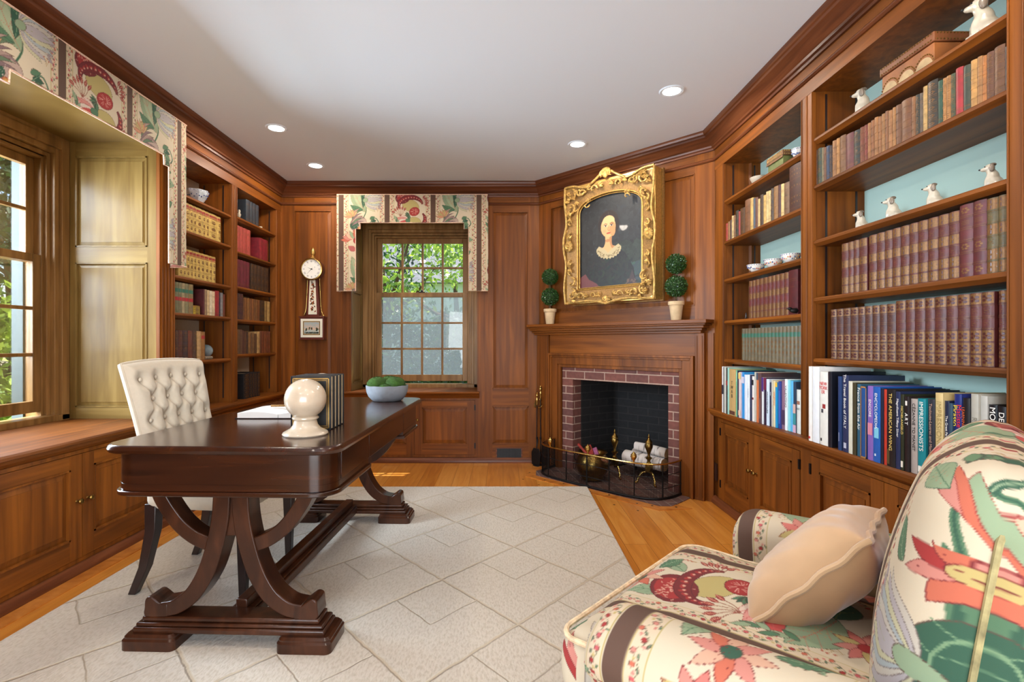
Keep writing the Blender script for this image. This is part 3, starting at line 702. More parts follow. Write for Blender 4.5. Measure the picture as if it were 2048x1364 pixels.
# ================================================================== printed cloth
class Canvas:
    """a printed design as an array of colours, in metres; it repeats when wrap is on"""
    def __init__(s, w, h, res, base, wrap=True):
        s.w, s.h, s.res, s.wrap, s.tf = w, h, res, wrap, None
        s.a = np.empty((int(round(h / res)), int(round(w / res)), 3), np.float32); s.a[:] = np.array(base, np.float32) / 255
    def _grid(s, x0, y0, x1, y1):
        r = s.res; i0, i1 = int(x0 / r - 1), int(x1 / r + 2); j0, j1 = int(y0 / r - 1), int(y1 / r + 2)
        if not s.wrap: i0, j0 = max(i0, 0), max(j0, 0); i1, j1 = min(i1, s.a.shape[1]), min(j1, s.a.shape[0])
        ii, jj = np.arange(i0, max(i1, i0)), np.arange(j0, max(j1, j0))
        X, Y = np.meshgrid((ii + .5) * r, (jj + .5) * r)
        return ii, jj, X, Y
    def _put(s, ii, jj, mask, col):
        if mask.size == 0: return
        J, I = np.nonzero(mask)
        s.a[jj[J] % s.a.shape[0], ii[I] % s.a.shape[1]] = np.array(col, np.float32) / 255
    def poly(s, pts, col, line=None, lw=.0016):
        p = np.array(pts if s.tf is None else [s.tf(q) for q in pts]); ii, jj, X, Y = s._grid(p[:, 0].min(), p[:, 1].min(), p[:, 0].max(), p[:, 1].max())
        inside = np.zeros(X.shape, bool); n = len(p)
        for k in range(n):
            x1, y1 = p[k]; x2, y2 = p[(k + 1) % n]
            if y1 == y2: continue
            c = (y1 > Y) != (y2 > Y); xi = (x2 - x1) * (Y - y1) / (y2 - y1) + x1
            inside ^= c & (X < xi)
        if col is not None: s._put(ii, jj, inside, col)
        if line is not None: s.line(list(pts) + [pts[0]], lw, line)
    def line(s, pts, w, col):
        p = np.array(pts if s.tf is None else [s.tf(q) for q in pts])
        for a, b in zip(p[:-1], p[1:]):
            ii, jj, X, Y = s._grid(min(a[0], b[0]) - w, min(a[1], b[1]) - w, max(a[0], b[0]) + w, max(a[1], b[1]) + w)
            d = b - a; L = max((d ** 2).sum(), 1e-12)
            t = np.clip(((X - a[0]) * d[0] + (Y - a[1]) * d[1]) / L, 0, 1)
            s._put(ii, jj, (X - a[0] - t * d[0]) ** 2 + (Y - a[1] - t * d[1]) ** 2 < (w / 2) ** 2, col)
    def ell(s, x, y, rx, ry, ang, col, line=None, lw=.0014):
        c, q = math.cos(ang), math.sin(ang)
        pts = [(x + rx * math.cos(t) * c - ry * math.sin(t) * q, y + rx * math.cos(t) * q + ry * math.sin(t) * c) for t in np.linspace(0, 2 * math.pi, 18)[:-1]]
        s.poly(pts, col, line, lw)
    def leaf(s, x, y, L, wd, ang, col, line=(70, 60, 50), vein=None, serr=0, bend=0, tip2=None):
        n = 12; up, dn = [], []
        for k in range(n + 1):
            t = k / n; ww = wd / 2 * math.sin(math.pi * t ** .85) * (1 + serr * (k % 2) * .8)
            cy = bend * L * math.sin(math.pi * t)
            up.append((t * L, cy + ww)); dn.append((t * L, cy - ww))
        c, q = math.cos(ang), math.sin(ang)
        T = lambda p: (x + p[0] * c - p[1] * q, y + p[0] * q + p[1] * c)
        s.poly([T(p) for p in up + dn[::-1]], col, line, .0013)
        if tip2 is not None: s.poly([T((p[0], p[1] * .55)) for p in up[2:-1]] + [T((p[0], p[1] * .5)) for p in dn[2:-1]][::-1], tip2)
        if vein is not None:
            mid = [T((t * L, bend * L * math.sin(math.pi * t))) for t in np.linspace(.03, .95, 7)]; s.line(mid, .0022, vein)
            for t in (.3, .5, .7):
                b = (t * L, bend * L * math.sin(math.pi * t)); e = wd * .36 * math.sin(math.pi * t)
                s.line([T(b), T((b[0] + e, b[1] + e))], .0012, vein); s.line([T(b), T((b[0] + e, b[1] - e))], .0012, vein)
    def sample(s, U, Vv):
        fx = U / s.res - .5; fy = Vv / s.res - .5
        H, Wd = s.a.shape[:2]; x0 = np.floor(fx).astype(int); y0 = np.floor(fy).astype(int); tx = (fx - x0)[..., None]; ty = (fy - y0)[..., None]
        if s.wrap: X0, X1, Y0, Y1 = x0 % Wd, (x0 + 1) % Wd, y0 % H, (y0 + 1) % H
        else: X0, X1 = np.clip(x0, 0, Wd - 1), np.clip(x0 + 1, 0, Wd - 1); Y0, Y1 = np.clip(y0, 0, H - 1), np.clip(y0 + 1, 0, H - 1)
        c = (s.a[Y0, X0] * (1 - tx) + s.a[Y0, X1] * tx) * (1 - ty) + (s.a[Y1, X0] * (1 - tx) + s.a[Y1, X1] * tx) * ty
        return np.where(c <= .04045, c / 12.92, ((c + .055) / 1.055) ** 2.4)

PW, PH = .838, .66
def chintz():
    c = Canvas(PW, PH, .0011, (233, 217, 188))
    rr = random.Random(3)
    gr, dg, lg, ol = (74, 120, 86), (34, 84, 62), (150, 176, 138), (176, 168, 92)
    red, dr, pk, co = (172, 34, 34), (116, 20, 26), (222, 138, 124), (214, 104, 76)
    tan, pu, wh, bl = (206, 184, 112), (150, 120, 124), (232, 226, 214), (150, 172, 186)
    ink = (88, 62, 50)
    for s0 in (0, .419):
        c.poly([(s0 - .022, 0), (s0 + .022, 0), (s0 + .022, PH + .001), (s0 - .022, PH + .001)], (88, 58, 44))
        for sg in (-1, 1):
            a, b = sorted((s0 + sg * .0235, s0 + sg * .064))
            c.poly([(a, 0), (b, 0), (b, PH + .001), (a, PH + .001)], (236, 214, 182))
            for e in (s0 + sg * .0255, s0 + sg * .0625): c.line([(e, 0), (e, PH)], .0024, (190, 172, 96))
            m = s0 + sg * .044; y = .0
            pts = [(m + .009 * math.sin(q * 2 * math.pi / .055), q) for q in np.arange(0, PH + .004, .006)]
            c.line(pts, .0013, (96, 108, 78))
            while y < PH - .01:
                x = m + .009 * math.sin(y * 2 * math.pi / .055); o = rr.choice((-1, 1))
                c.ell(x + o * .006, y + .006, .0062, .0052, rr.random() * 3, rr.choice((red, pk, co, (214, 90, 96))), ink, .0009)
                c.ell(x - o * .007, y + .014, .005, .0026, rr.random() * 3, (96, 130, 96), ink, .0008)
                c.ell(x + o * .001, y + .019, .0035, .0035, 0, rr.choice((tan, pk)), None)
                y += .0236
    def sprig(x, y, col=(186, 150, 90), dot=(190, 90, 70)):
        for k in range(5):
            a = rr.uniform(.3, 2.8); q = (x + .022 * math.cos(a), y + .022 * math.sin(a) + k * .006)
            c.line([(x, y + k * .006), q], .0014, col); c.ell(q[0], q[1], .0032, .0032, 0, dot)
    # ---- panel A: pale tulip, green leaves, greyed pomegranate
    def dots(x, y, sx, sy, n, col, q=.0028):
        for _ in range(n): c.ell(x + rr.gauss(0, sx), y + rr.gauss(0, sy), q * rr.uniform(.7, 1.3), q * .6, rr.random() * 3, col, None)
    for x, y in ((.095, .10), (.335, .14), (.335, .31), (.085, .50), (.325, .60), (.33, .02), (.09, .30)): sprig(x, y)
    c.line(spline([(.20, .0), (.22, .12), (.19, .22), (.23, .33), (.20, .46), (.21, .66)], 6), .009, gr); c.line(spline([(.20, .0), (.22, .12), (.19, .22), (.23, .33), (.20, .46), (.21, .66)], 6), .003, dg)
    c.leaf(.225, .31, .29, .115, R(117), lg, ink, (204, 110, 84), bend=.05, tip2=(178, 194, 156))
    c.leaf(.20, .35, .20, .050, R(97), dg, ink, (120, 160, 118), bend=-.1); c.leaf(.20, .33, .13, .052, R(158), gr, ink, dg, bend=.1)
    for k in range(8): c.leaf(.33, .365 + k * .018, .048, .018, R(-40 + k * 12), (176, 162, 166), (120, 104, 108))
    for k in (0, 10, 1, 9, 2, 8, 3, 7, 4, 6, 5):            # the pale tulip
        c.leaf(.215, .42, .165 - .004 * abs(k - 5), .046, R(52 - k * 10), ((214, 206, 192), (192, 184, 188), (212, 208, 168), (180, 192, 196))[k % 4], (112, 98, 94), bend=(5 - k) * .014)
        a_ = R(52 - k * 10); c.line([(.235 + .03 * math.cos(a_), .42 + .03 * math.sin(a_)), (.215 + .13 * math.cos(a_), .42 + .13 * math.sin(a_))], .0013, (164, 170, 120))
    c.ell(.222, .42, .024, .020, .4, lg, ink)
    c.ell(.155, .205, .080, .064, .5, pu, ink, .002)       # pomegranate
    c.ell(.182, .215, .052, .042, .5, (196, 170, 158), ink); c.ell(.120, .19, .042, .032, .3, dg, ink)
    for k in range(6): c.leaf(.095, .185 + .014 * k, .12, .018, R(20 + 6 * k), ((132, 104, 110), (92, 122, 92), (180, 150, 140))[k % 3], ink, bend=.15)
    dots(.155, .20, .03, .02, 40, (214, 196, 190), .002)
    for q in ((.20, .20), (.165, .165)): c.ell(*q, .016, .013, 0, (208, 128, 70), (140, 40, 36)); c.ell(*q, .008, .006, 0, (226, 180, 90))
    for k in range(8): c.leaf(.10, .265, .075, .020, R(50 + 18 * k), ((214, 176, 120), (224, 150, 110), tan)[k % 3], ink)
    for k in range(9): c.leaf(.262 + .009 * k, .245 - .015 * k, .052, .026, R(26 - 26 * k), (gr, dg, (96, 140, 100))[k % 3], ink, serr=.5)
    c.line(spline([(.22, .13), (.26, .20), (.31, .255), (.345, .21), (.33, .18)], 5), .008, dg); c.line(spline([(.22, .13), (.26, .20), (.31, .255), (.345, .21)], 5), .002, lg)
    for k in range(10): c.leaf(.09 + .013 * k, .065, .095, .036, R(185 - 20 * k), (co, pk, (236, 190, 160), lg)[k % 4], (150, 40, 40), bend=.05)
    c.ell(.15, .055, .042, .034, .3, red, dr, .002); dots(.15, .055, .018, .014, 24, (232, 160, 130)); c.ell(.15, .055, .017, .014, .3, tan, dr)
    c.leaf(.235, .075, .13, .070, R(-10), lg, dg, gr); dots(.29, .065, .02, .012, 16, (206, 120, 90), .0018); c.leaf(.26, .565, .10, .055, R(30), gr, ink, lg); c.leaf(.13, .62, .08, .05, R(150), (198, 96, 96), dr, None)
    for k in range(8): c.leaf(.195, .590, .065, .026, R(200 + 45 * k), (pk, red, co)[k % 3], dr)
    c.ell(.195, .590, .015, .015, 0, tan, dr); dots(.195, .59, .012, .012, 14, dr, .0018)
    # ---- panel B: crimson crescent with buds
    ox = .419
    for x, y in ((.095, .40), (.335, .46), (.10, .06), (.34, .10), (.33, .60)): sprig(ox + x, y)
    def cres(x, y, rx, ry, a0, a1, th, col, dots_):
        P = [(x + rx * math.cos(t), y + ry * math.sin(t)) for t in np.linspace(R(a0), R(a1), 30)]
        wd = [th * (.30 + .70 * math.sin(math.pi * k / 29)) for k in range(30)]
        c.poly(ribbon(P, wd), col, (76, 12, 18), .002)
        for k in range(2, 28, 2):
            q = P[k]; c.ell(q[0], q[1], wd[k] * .26, wd[k] * .15, k, dots_, None)
            c.ell(q[0] + .004, q[1] - .003, wd[k] * .11, wd[k] * .11, 0, (236, 176, 150), None)
    c.leaf(ox + .12, .46, .12, .060, R(100), lg, ink, gr); c.leaf(ox + .25, .47, .11, .055, R(50), lg, ink, gr)
    c.ell(ox + .215, .37, .082, .055, -.4, (200, 182, 110), ink)
    c.ell(ox + .150, .455, .080, .062, .55, dr, (80, 12, 18), .002); c.ell(ox + .146, .462, .060, .044, .55, red, None)
    for k in range(60): c.ell(ox + .146 + rr.gauss(0, .026), .462 + rr.gauss(0, .018), .0050, .0020, rr.random() * 3, (232, 168, 146), None)
    cres(ox + .215, .375, .108, .072, 5, 205, .046, dr, red)
    c.ell(ox + .250, .315, .048, .040, .3, red, (90, 14, 20), .002)
    for k in range(14): c.line([(ox + .25 + .012 * math.cos(k), .315 + .01 * math.sin(k)), (ox + .25 + .035 * math.cos(k + .3), .315 + .029 * math.sin(k + .3))], .0022, (236, 164, 150))
    c.ell(ox + .255, .222, .060, .042, -.3, (200, 182, 110), ink)
    cres(ox + .255, .245, .092, .080, 185, 400, .044, dr, (206, 60, 54))
    for k in range(7): c.leaf(ox + .205, .285, .045, .016, R(140 + 22 * k), (gr, dg)[k % 2], ink)
    for k in (0, 6, 1, 5, 2, 4, 3): c.leaf(ox + .195, .235, .135 - .012 * abs(k - 3), .050, R(148 + 18 * k), ((238, 210, 192), (228, 150, 140), (240, 224, 208), (206, 70, 66))[k % 4], (170, 60, 60), bend=.04); c.line([(ox + .19, .235), (ox + .195 + .10 * math.cos(R(148 + 18 * k)), .235 + .10 * math.sin(R(148 + 18 * k)))], .002, (206, 90, 84))
    c.ell(ox + .190, .235, .022, .019, 0, gr, dg)
    def buds(x, y, a0, sg=1, n=6, L=.062):
        for k in range(n):
            a = R(a0 + sg * k * 19); q = (x + L * math.cos(a), y + L * math.sin(a))
            c.line(spline([(x, y), (x + L * .5 * math.cos(a - .2), y + L * .5 * math.sin(a - .2)), q], 4), .0026, (140, 70, 50))
            c.leaf(q[0] - .005 * math.cos(a), q[1], .036, .0165, a, (156, 42, 38), dr, (230, 160, 130))
    buds(ox + .120, .275, 55, 1, 6, .06); buds(ox + .305, .395, -20, 1, 5, .045)
    for k in range(8): c.leaf(ox + .185, .575, .075, .030, R(45 * k), ((232, 180, 150), pk, co)[k % 3], dr)
    c.ell(ox + .185, .575, .018, .018, 0, dg, ink); dots(ox + .185, .575, .02, .02, 18, dr, .002)
    c.leaf(ox + .245, .545, .10, .042, R(-20), gr, ink, lg, serr=.4); c.leaf(ox + .30, .60, .08, .04, R(120), bl, ink, None)
    c.leaf(ox + .235, .095, .19, .12, R(158), lg, dg, (204, 110, 90), bend=.05); dots(ox + .16, .125, .03, .018, 40, (216, 150, 90), .002); c.leaf(ox + .235, .10, .13, .09, R(5), gr, ink, (176, 180, 90), bend=-.05); dots(ox + .29, .10, .02, .014, 30, (150, 176, 110), .002)
    for k in range(9): c.leaf(ox + .155, .030, .065, .026, R(40 * k), (pk, (226, 120, 110), tan)[k % 3], dr)
    c.ell(ox + .155, .030, .016, .016, 0, red, dr); buds(ox + .315, .215, 200, 1, 4, .04)
    for k in range(6): c.leaf(ox + .085, .14 + .02 * k, .05, .02, R(90 + 30 * (k % 3 - 1)), (gr, lg)[k % 2], ink)
    c.a = c.a * .9 + np.array((216, 200, 172), np.float32) / 255 * .1
    c.a = c.a * .83
    return c
CH = chintz()

def arr_mesh(name, co, quads, mat, parent=None, col=None, loc_local=True, smooth=True):
    me = bpy.data.meshes.new(name); co = np.asarray(co, np.float32).reshape(-1, 3); quads = np.asarray(quads, np.int32)
    me.vertices.add(len(co)); me.vertices.foreach_set('co', co.ravel())
    k = quads.shape[1]; me.loops.add(quads.size); me.loops.foreach_set('vertex_index', quads.ravel())
    me.polygons.add(len(quads)); me.polygons.foreach_set('loop_start', np.arange(0, quads.size, k, dtype=np.int32)); me.update(calc_edges=True); me.validate()
    me.polygons.foreach_set('use_smooth', [smooth] * len(me.polygons))
    if col is not None:
        a = me.color_attributes.new('print', 'FLOAT_COLOR', 'POINT')
        cc = np.ones((len(co), 4), np.float32); cc[:, :3] = col.reshape(-1, 3); a.data.foreach_set('color', cc.ravel())
    me.materials.append(mat)
    o = bpy.data.objects.new(name, me); COL.objects.link(o)
    if parent: o.parent = parent; WM[o.name] = W_of(parent)
    return o
def gridquads(nu, nv, off=0, flip=False):
    i, j = np.meshgrid(np.arange(nu - 1), np.arange(nv - 1), indexing='ij'); a = (i * nv + j).ravel() + off
    q = np.stack([a, a + nv, a + nv + 1, a + 1], 1)
    return q[:, ::-1] if flip else q

# ------------------------------------------------------------------ valances
def valance(F, uc, label, u_sign, ztop=2.472):
    t = empty('window_valance', label, 'valance', F(uc, .05, 1.6))
    Mi = np.array(W_of(t).inverted())
    du = .0028; hu = .688; xs = np.arange(-hu, hu + .001, .0032); zs = np.arange(1.592, ztop, .0032); P = .10
    nu, nv = len(xs), len(zs)
    U, Z = np.meshgrid(xs, zs, indexing='ij')
    def world(U, Wd, Z):
        sh = U.shape; pts = np.array([F(uc + u * 1.0, w, z) for u, w, z in zip(U.ravel(), Wd.ravel(), Z.ravel())])
        return pts @ Mi[:3, :3].T + Mi[:3, 3]
    s = U * u_sign
    keep = (np.abs(U) >= .517) | (Z >= 2.215) | ((Z >= 2.158) & (np.abs(U) >= .472))
    puff = .006 * np.sin((s / .419) * math.pi * 2)
    co = world(U, P + puff, Z); q = gridquads(nu, nv); kf = keep.ravel()
    q = q[kf[q].all(1)]
    # design: dark stripes at s = -.65, -.23, .19, .61 ; red panel in the middle
    ps, pt = s + .648 + (.0), Z - 2.2 + .20
    col = CH.sample(ps, pt)
    used = np.unique(q); remap = -np.ones(len(kf), int); remap[used] = np.arange(len(used))
    o = arr_mesh('face', co[used], remap[q], M['chintz'], t, col.reshape(-1, 3)[used])
    so = o.modifiers.new('s', 'SOLIDIFY'); so.thickness = .01; so.offset = 0
    for sg in (-1, 1):
        ws = np.arange(0.0, P, .005); Wd, Z2 = np.meshgrid(ws, zs, indexing='ij'); U2 = np.full_like(Wd, sg * hu)
        c2 = CH.sample(ps.max() + (P - Wd), Z2 - 2.2 + .20) if sg * u_sign > 0 else CH.sample(ps.min() - (P - Wd), Z2 - 2.2 + .2)
        o = arr_mesh('return', world(U2, Wd, Z2), gridquads(len(ws), nv), M['chintz'], t, c2.reshape(-1, 3))
        so = o.modifiers.new('s', 'SOLIDIFY'); so.thickness = .01; so.offset = 0
    w = P + .002; a, b, z0, z1, z2 = hu, .517, 1.592, 2.158, 2.215
    pts = [(-a, 0, z0), (-a, w, z0), (-b, w, z0), (-b, w, z1), (-.474, w, z1), (-.470, w, z2), (.470, w, z2), (.474, w, z1), (b, w, z1), (b, w, z0), (a, w, z0), (a, 0, z0)]
    MB(F).tube([(uc + p[0], p[1], p[2]) for p in pts], .0045, 6).build('rope_edge', M['rope'], t, smooth=True)
    MB(F).tube([(uc - a, .01, ztop), (uc - a, w, ztop), (uc + a, w, ztop), (uc + a, .01, ztop)], .005, 6).build('top_piping', M['rope'], t, smooth=True)
    MB(F).box(uc - hu + .006, .002, ztop - .02, uc + hu - .006, P - .006, ztop - .006).build('top_board', M['cream'], t)
    return t
M['rope'] = flat('cream_and_red_rope', C(226, 190, 166), .8, var=.35, vscale=160)
valance(FL, C1, 'floral chintz valance over the tall window on the left wall', 1)
valance(FB, C2, 'floral chintz valance over the end window', 1)

# ------------------------------------------------------------------ armchair
def rbox(hx, hy, hz, r, step):
    """vertices and quads of a rounded box; returns points on the rounded surface"""
    P, Q, off = [], [], 0; dims = (hx, hy, hz)
    for ax_ in range(3):
        o1, o2 = [k for k in range(3) if k != ax_]
        n1 = max(6, int(2 * dims[o1] / step)); n2 = max(6, int(2 * dims[o2] / step))
        a = np.linspace(-1, 1, n1 + 1); b = np.linspace(-1, 1, n2 + 1)
        for sg in (-1, 1):
            A, B = np.meshgrid(a * dims[o1], b * dims[o2], indexing='ij'); p = np.zeros((A.size, 3))
            p[:, o1], p[:, o2], p[:, ax_] = A.ravel(), B.ravel(), sg * dims[ax_]
            fl = (sg > 0) == (ax_ == 1)
            Q.append(gridquads(n1 + 1, n2 + 1, off, fl)); P.append(p); off += len(p)
    P = np.concatenate(P); Q = np.concatenate(Q)
    key = np.round(P * 20000).astype(np.int64); _, idx, inv = np.unique(key, axis=0, return_index=True, return_inverse=True)
    P = P[idx]; Q = inv.ravel()[Q]
    core = np.clip(P, [-(d - r) for d in dims], [d - r for d in dims]); n = P - core
    # spread points evenly round the corners
    nn = n / np.maximum(np.linalg.norm(n, axis=1, keepdims=True), 1e-9)
    return core + nn * r, Q
def sm(x, a, b):
    t = np.clip((x - a) / (b - a), 0, 1); return t * t * (3 - 2 * t)

ARM_LOC = (.379, 1.491, 0); ARM_RZ = math.atan2(.734, .679)
# local +x runs to the far arm, +y faces the desk
ac = empty('armchair', 'rolled-arm armchair in floral chintz with brown stripes, right foreground', 'armchair', ARM_LOC, 0)
ac.rotation_euler = (0, 0, math.atan2(.734, .679)); WM[ac.name] = Matrix.Translation(ARM_LOC) @ Matrix.Rotation(math.atan2(.734, .679), 4, 'Z')
def chint(name, P, Q, s, t, parent=ac, scale=1.0):
    return arr_mesh(name, P, Q, M['chintz'], parent, CH.sample(s / scale, t / scale))
# seat cushion, T-shaped with ears in front of the arms
P, Q = rbox(.36, .365, .085, .05, .0028)
x, y, z = P.T.copy()
dome = .022 * np.clip(1 - (x / .36) ** 2, 0, 1) * np.clip(1 - (y / .365) ** 2, 0, 1)
z2 = z + np.where(z > 0, dome, 0) + .008 * np.sin(x * 9) * (z > 0)
bulge = .012 * np.clip(1 - (z / .085) ** 2, 0, 1)
yc = y + np.sign(y) * bulge; xc = x + np.sign(x) * bulge
back = sm(-yc, -.20, -.16); back = 1 - sm(yc, .19, .24)      # behind the ears the cushion narrows to fit between the arms
xc = xc * (1 - back * .075)
seat = np.stack([xc, yc - .365, z2 + .375], 1)
tt = (y + .0) + np.where(y > .30, (.085 - z), 0)
chint('seat_cushion', seat, Q, x + .588, tt + .215)
def loop_pts(hx, hy, r, z, cy, n=5):
    return [(p[0] * (1 if p[1] > -.1 else .93), p[1] + cy, z) for p in rrect(hx, hy, r, n)]
M['piping'] = flat('cream_cord_piping', C(222, 196, 160), .8, var=.3, vscale=50)
MB().tube([(p[0] * (1.01 if p[1] > -.15 else .93), p[1], p[2]) for p in loop_pts(.362, .368, .05, .445, -.365)], .0065, 7, closed=True).build('seat_piping', M['piping'], ac, local=True, smooth=True)
MB().tube([(p[0] * (1.01 if p[1] > -.15 else .93), p[1], p[2]) for p in loop_pts(.362, .368, .05, .30, -.365)], .0065, 7, closed=True).build('seat_piping', M['piping'], ac, local=True, smooth=True)
# deck and skirt below the cushion
P, Q = rbox(.345, .39, .13, .03, .006)
x, y, z = P.T
chint('deck', np.stack([x, y - .40, z + .155], 1), Q, x + .06, y + z + .2)
# arms
def arm(sg):
    L = .70; n = 270; m = 270
    prof = []                                                # outline in x (outward) and z, clockwise from inner bottom
    pr = [(.0, .20), (.0, .30), (.0, .42), (-.012, .50), (-.012, .545), (.008, .578), (.05, .592), (.10, .585), (.140, .56), (.158, .525), (.150, .488), (.128, .465), (.12, .43), (.12, .30), (.12, .10), (.12, .03)]
    pr = np.array(spline(pr, 14)); d = np.r_[0, np.cumsum(np.linalg.norm(np.diff(pr, axis=0), axis=1))]
    q = np.linspace(0, d[-1], m); px = np.interp(q, d, pr[:, 0]); pz = np.interp(q, d, pr[:, 1])
    tv = np.linspace(0, 1, n); pts = np.zeros((n, m, 3)); S_ = np.zeros((n, m)); T_ = np.zeros((n, m))
    cx, cz = .06, .40
    for i, t in enumerate(tv):
        y = -t * L; e = min(1, t / .075); k = math.sqrt(max(0, 1 - (1 - e) ** 2))    # rounded front
        kk = .55 + .45 * k; bul = .004 * math.sin(t * 7)
        pts[i, :, 0] = sg * (.352 + cx + (px - cx) * (.72 + .28 * k) + bul); pts[i, :, 1] = y - .165 + .012
        pts[i, :, 2] = np.where(pz > .3, cz + (pz - cz) * (.80 + .20 * k) + .015 * t, pz)
        S_[i, :] = y; T_[i, :] = q
    # front closing face
    ctr = np.array([sg * (.352 + cx), -.165 + .022, .36]); Fn = 36
    fr = np.zeros((Fn, m, 3)); 
    for k in range(Fn):
        f = k / Fn; fr[k] = pts[0] * (f) + ctr * (1 - f); fr[k, :, 1] = -.153 + .016 * math.sqrt(max(0, 1 - f * f))
        fr[k, :, 2] = pts[0][:, 2] * f + (1 - f) * np.clip(pts[0][:, 2] * .7 + .10, .05, .5)
    allp = np.concatenate([fr, pts]); N_ = Fn + n
    sv = np.concatenate([np.linspace(.10, 0, Fn)[:, None] * np.ones((1, m)), S_]); tv2 = np.concatenate([np.repeat(T_[:1], Fn, 0), T_])
    o = chint('arm', allp.reshape(-1, 3), gridquads(N_, m, 0, sg < 0), (-sv + (.342 if sg < 0 else .382)).ravel() , (tv2 + (.12 if sg < 0 else .32)).ravel())
    return o
for sg in (-1, 1): arm(sg)
# back: frame behind, loose cushion in front
P, Q = rbox(.36, .09, .325, .085, .0027)
x, y, z = P.T.copy()
f = (z + .325) / .65
ybulge = np.where(y > 0, .055 * np.clip(1 - (x / .36) ** 2, 0, 1) * np.clip(1 - ((z + .03) / .33) ** 2, 0, 1), -.01)
lean = -.075 * f ** 1.25
topc = -.02 * (x / .36) ** 2 * f - .045 * sm(-y, -.03, .09) * f ** 2
bk = np.stack([x * (1 - .03 * (1 - f)), y + ybulge + lean - .688, z + .640 + topc], 1)
tb = z + np.where(z > .2, (-y + .09), 0)
chint('back_cushion', bk, Q, x * 1.0 + .558, tb + .42)
P, Q = rbox(.41, .10, .36, .09, .008)
x, y, z = P.T
f = (z + .36) / .72
chint('back_frame', np.stack([x * (.93 + .02 * f), y - .19 * f ** 1.2 - .83, z + .53], 1), Q, x + .06, z + .3)
pp = []
for k in range(30):
    f = .10 + .76 * k / 29; pp.append((-.3615 * (1 - .03 * (1 - f)), -.688 - .075 * f ** 1.25, .640 - .325 + .65 * f - .020 * f - .007 * f * f))
for k in range(1, 12):
    th = math.pi / 2 * k / 12; pp.append((-.275 - .0865 * math.cos(th) + .006 * k, -.752 - .012 * k / 12, .850 + .084 * math.sin(th)))
MB().tube(pp, .0048, 7).build('back_piping', flat('olive_cord_piping', C(150, 140, 98), .8, var=.4, vscale=40), ac, local=True, smooth=True)
for sx in (-.3, .3):
    for sy in (-.05, -.78):
        lz = .0145 if (ARM_LOC[0] + .679 * sx - .734 * sy) < .66 else 0
        MB().lathe([(.018, lz), (.024, .03)], (sx, sy, 0), 10).build('leg', M['espresso'], ac, local=True, smooth=True)

# velvet pillow
M['velvet'] = flat('beige_velvet', C(180, 142, 102), .75, var=.05, vscale=14, sheen=.6)
M['velvet2'] = flat('beige_velvet_cord', C(186, 150, 110), .7, sheen=.5)
def pillow():
    t = empty('throw_pillow', 'beige velvet cushion with corded edge leaning on floral armchair', 'cushion', (0, 0, 0))
    Wp = WM[ac.name] @ Matrix.Translation((.125, -.435, .575)) @ Matrix.Rotation(R(42), 4, 'X') @ Matrix.Rotation(R(4), 4, 'Y')
    t.matrix_world = Wp; t.location = Wp.to_translation(); t.rotation_euler = Wp.to_euler(); WM[t.name] = Wp
    n = 90; a = np.linspace(-1, 1, n); A, B = np.meshgrid(a, a, indexing='ij'); h = .172
    pin = lambda A, B: (A * h * (1 - .09 * (1 - np.abs(B)) ** 1.2 * np.abs(A) ** 3 * 0 - .07 * (1 - B ** 2) * np.abs(A)), B * h * (1 - .07 * (1 - A ** 2) * np.abs(B)))
    X, Z = pin(A, B)
    th = .088 * np.clip((1 - A ** 4) * (1 - B ** 4), 0, 1) ** .55
    wr = .004 * np.sin(A * 14 + B * 9) * (np.abs(A) ** 3 + np.abs(B) ** 3) * (1 - A ** 2) * (1 - B ** 2) * 4
    Pts = np.concatenate([np.stack([X, -th - wr, Z], -1).reshape(-1, 3), np.stack([X, th + wr, Z], -1).reshape(-1, 3)])
    Qs = np.concatenate([gridquads(n, n, 0), gridquads(n, n, n * n, True)])
    o = arr_mesh('pillow_cover', Pts, Qs, M['velvet'], t)
    e = []
    for k in np.linspace(-1, 1, 22)[:-1]: e.append((k, -1))
    for k in np.linspace(-1, 1, 22)[:-1]: e.append((1, k))
    for k in np.linspace(1, -1, 22)[:-1]: e.append((k, 1))
    for k in np.linspace(1, -1, 22)[:-1]: e.append((-1, k))
    pts = []
    for i, (p, q) in enumerate(e):
        xx, zz = pin(np.array(p), np.array(q)); pts.append((float(xx) * 1.01, .003 * math.sin(i), float(zz) * 1.01))
    MB().tube(pts, .0075, 8, closed=True).build('cord_edge', M['velvet2'], t, local=True, smooth=True)
pillow()

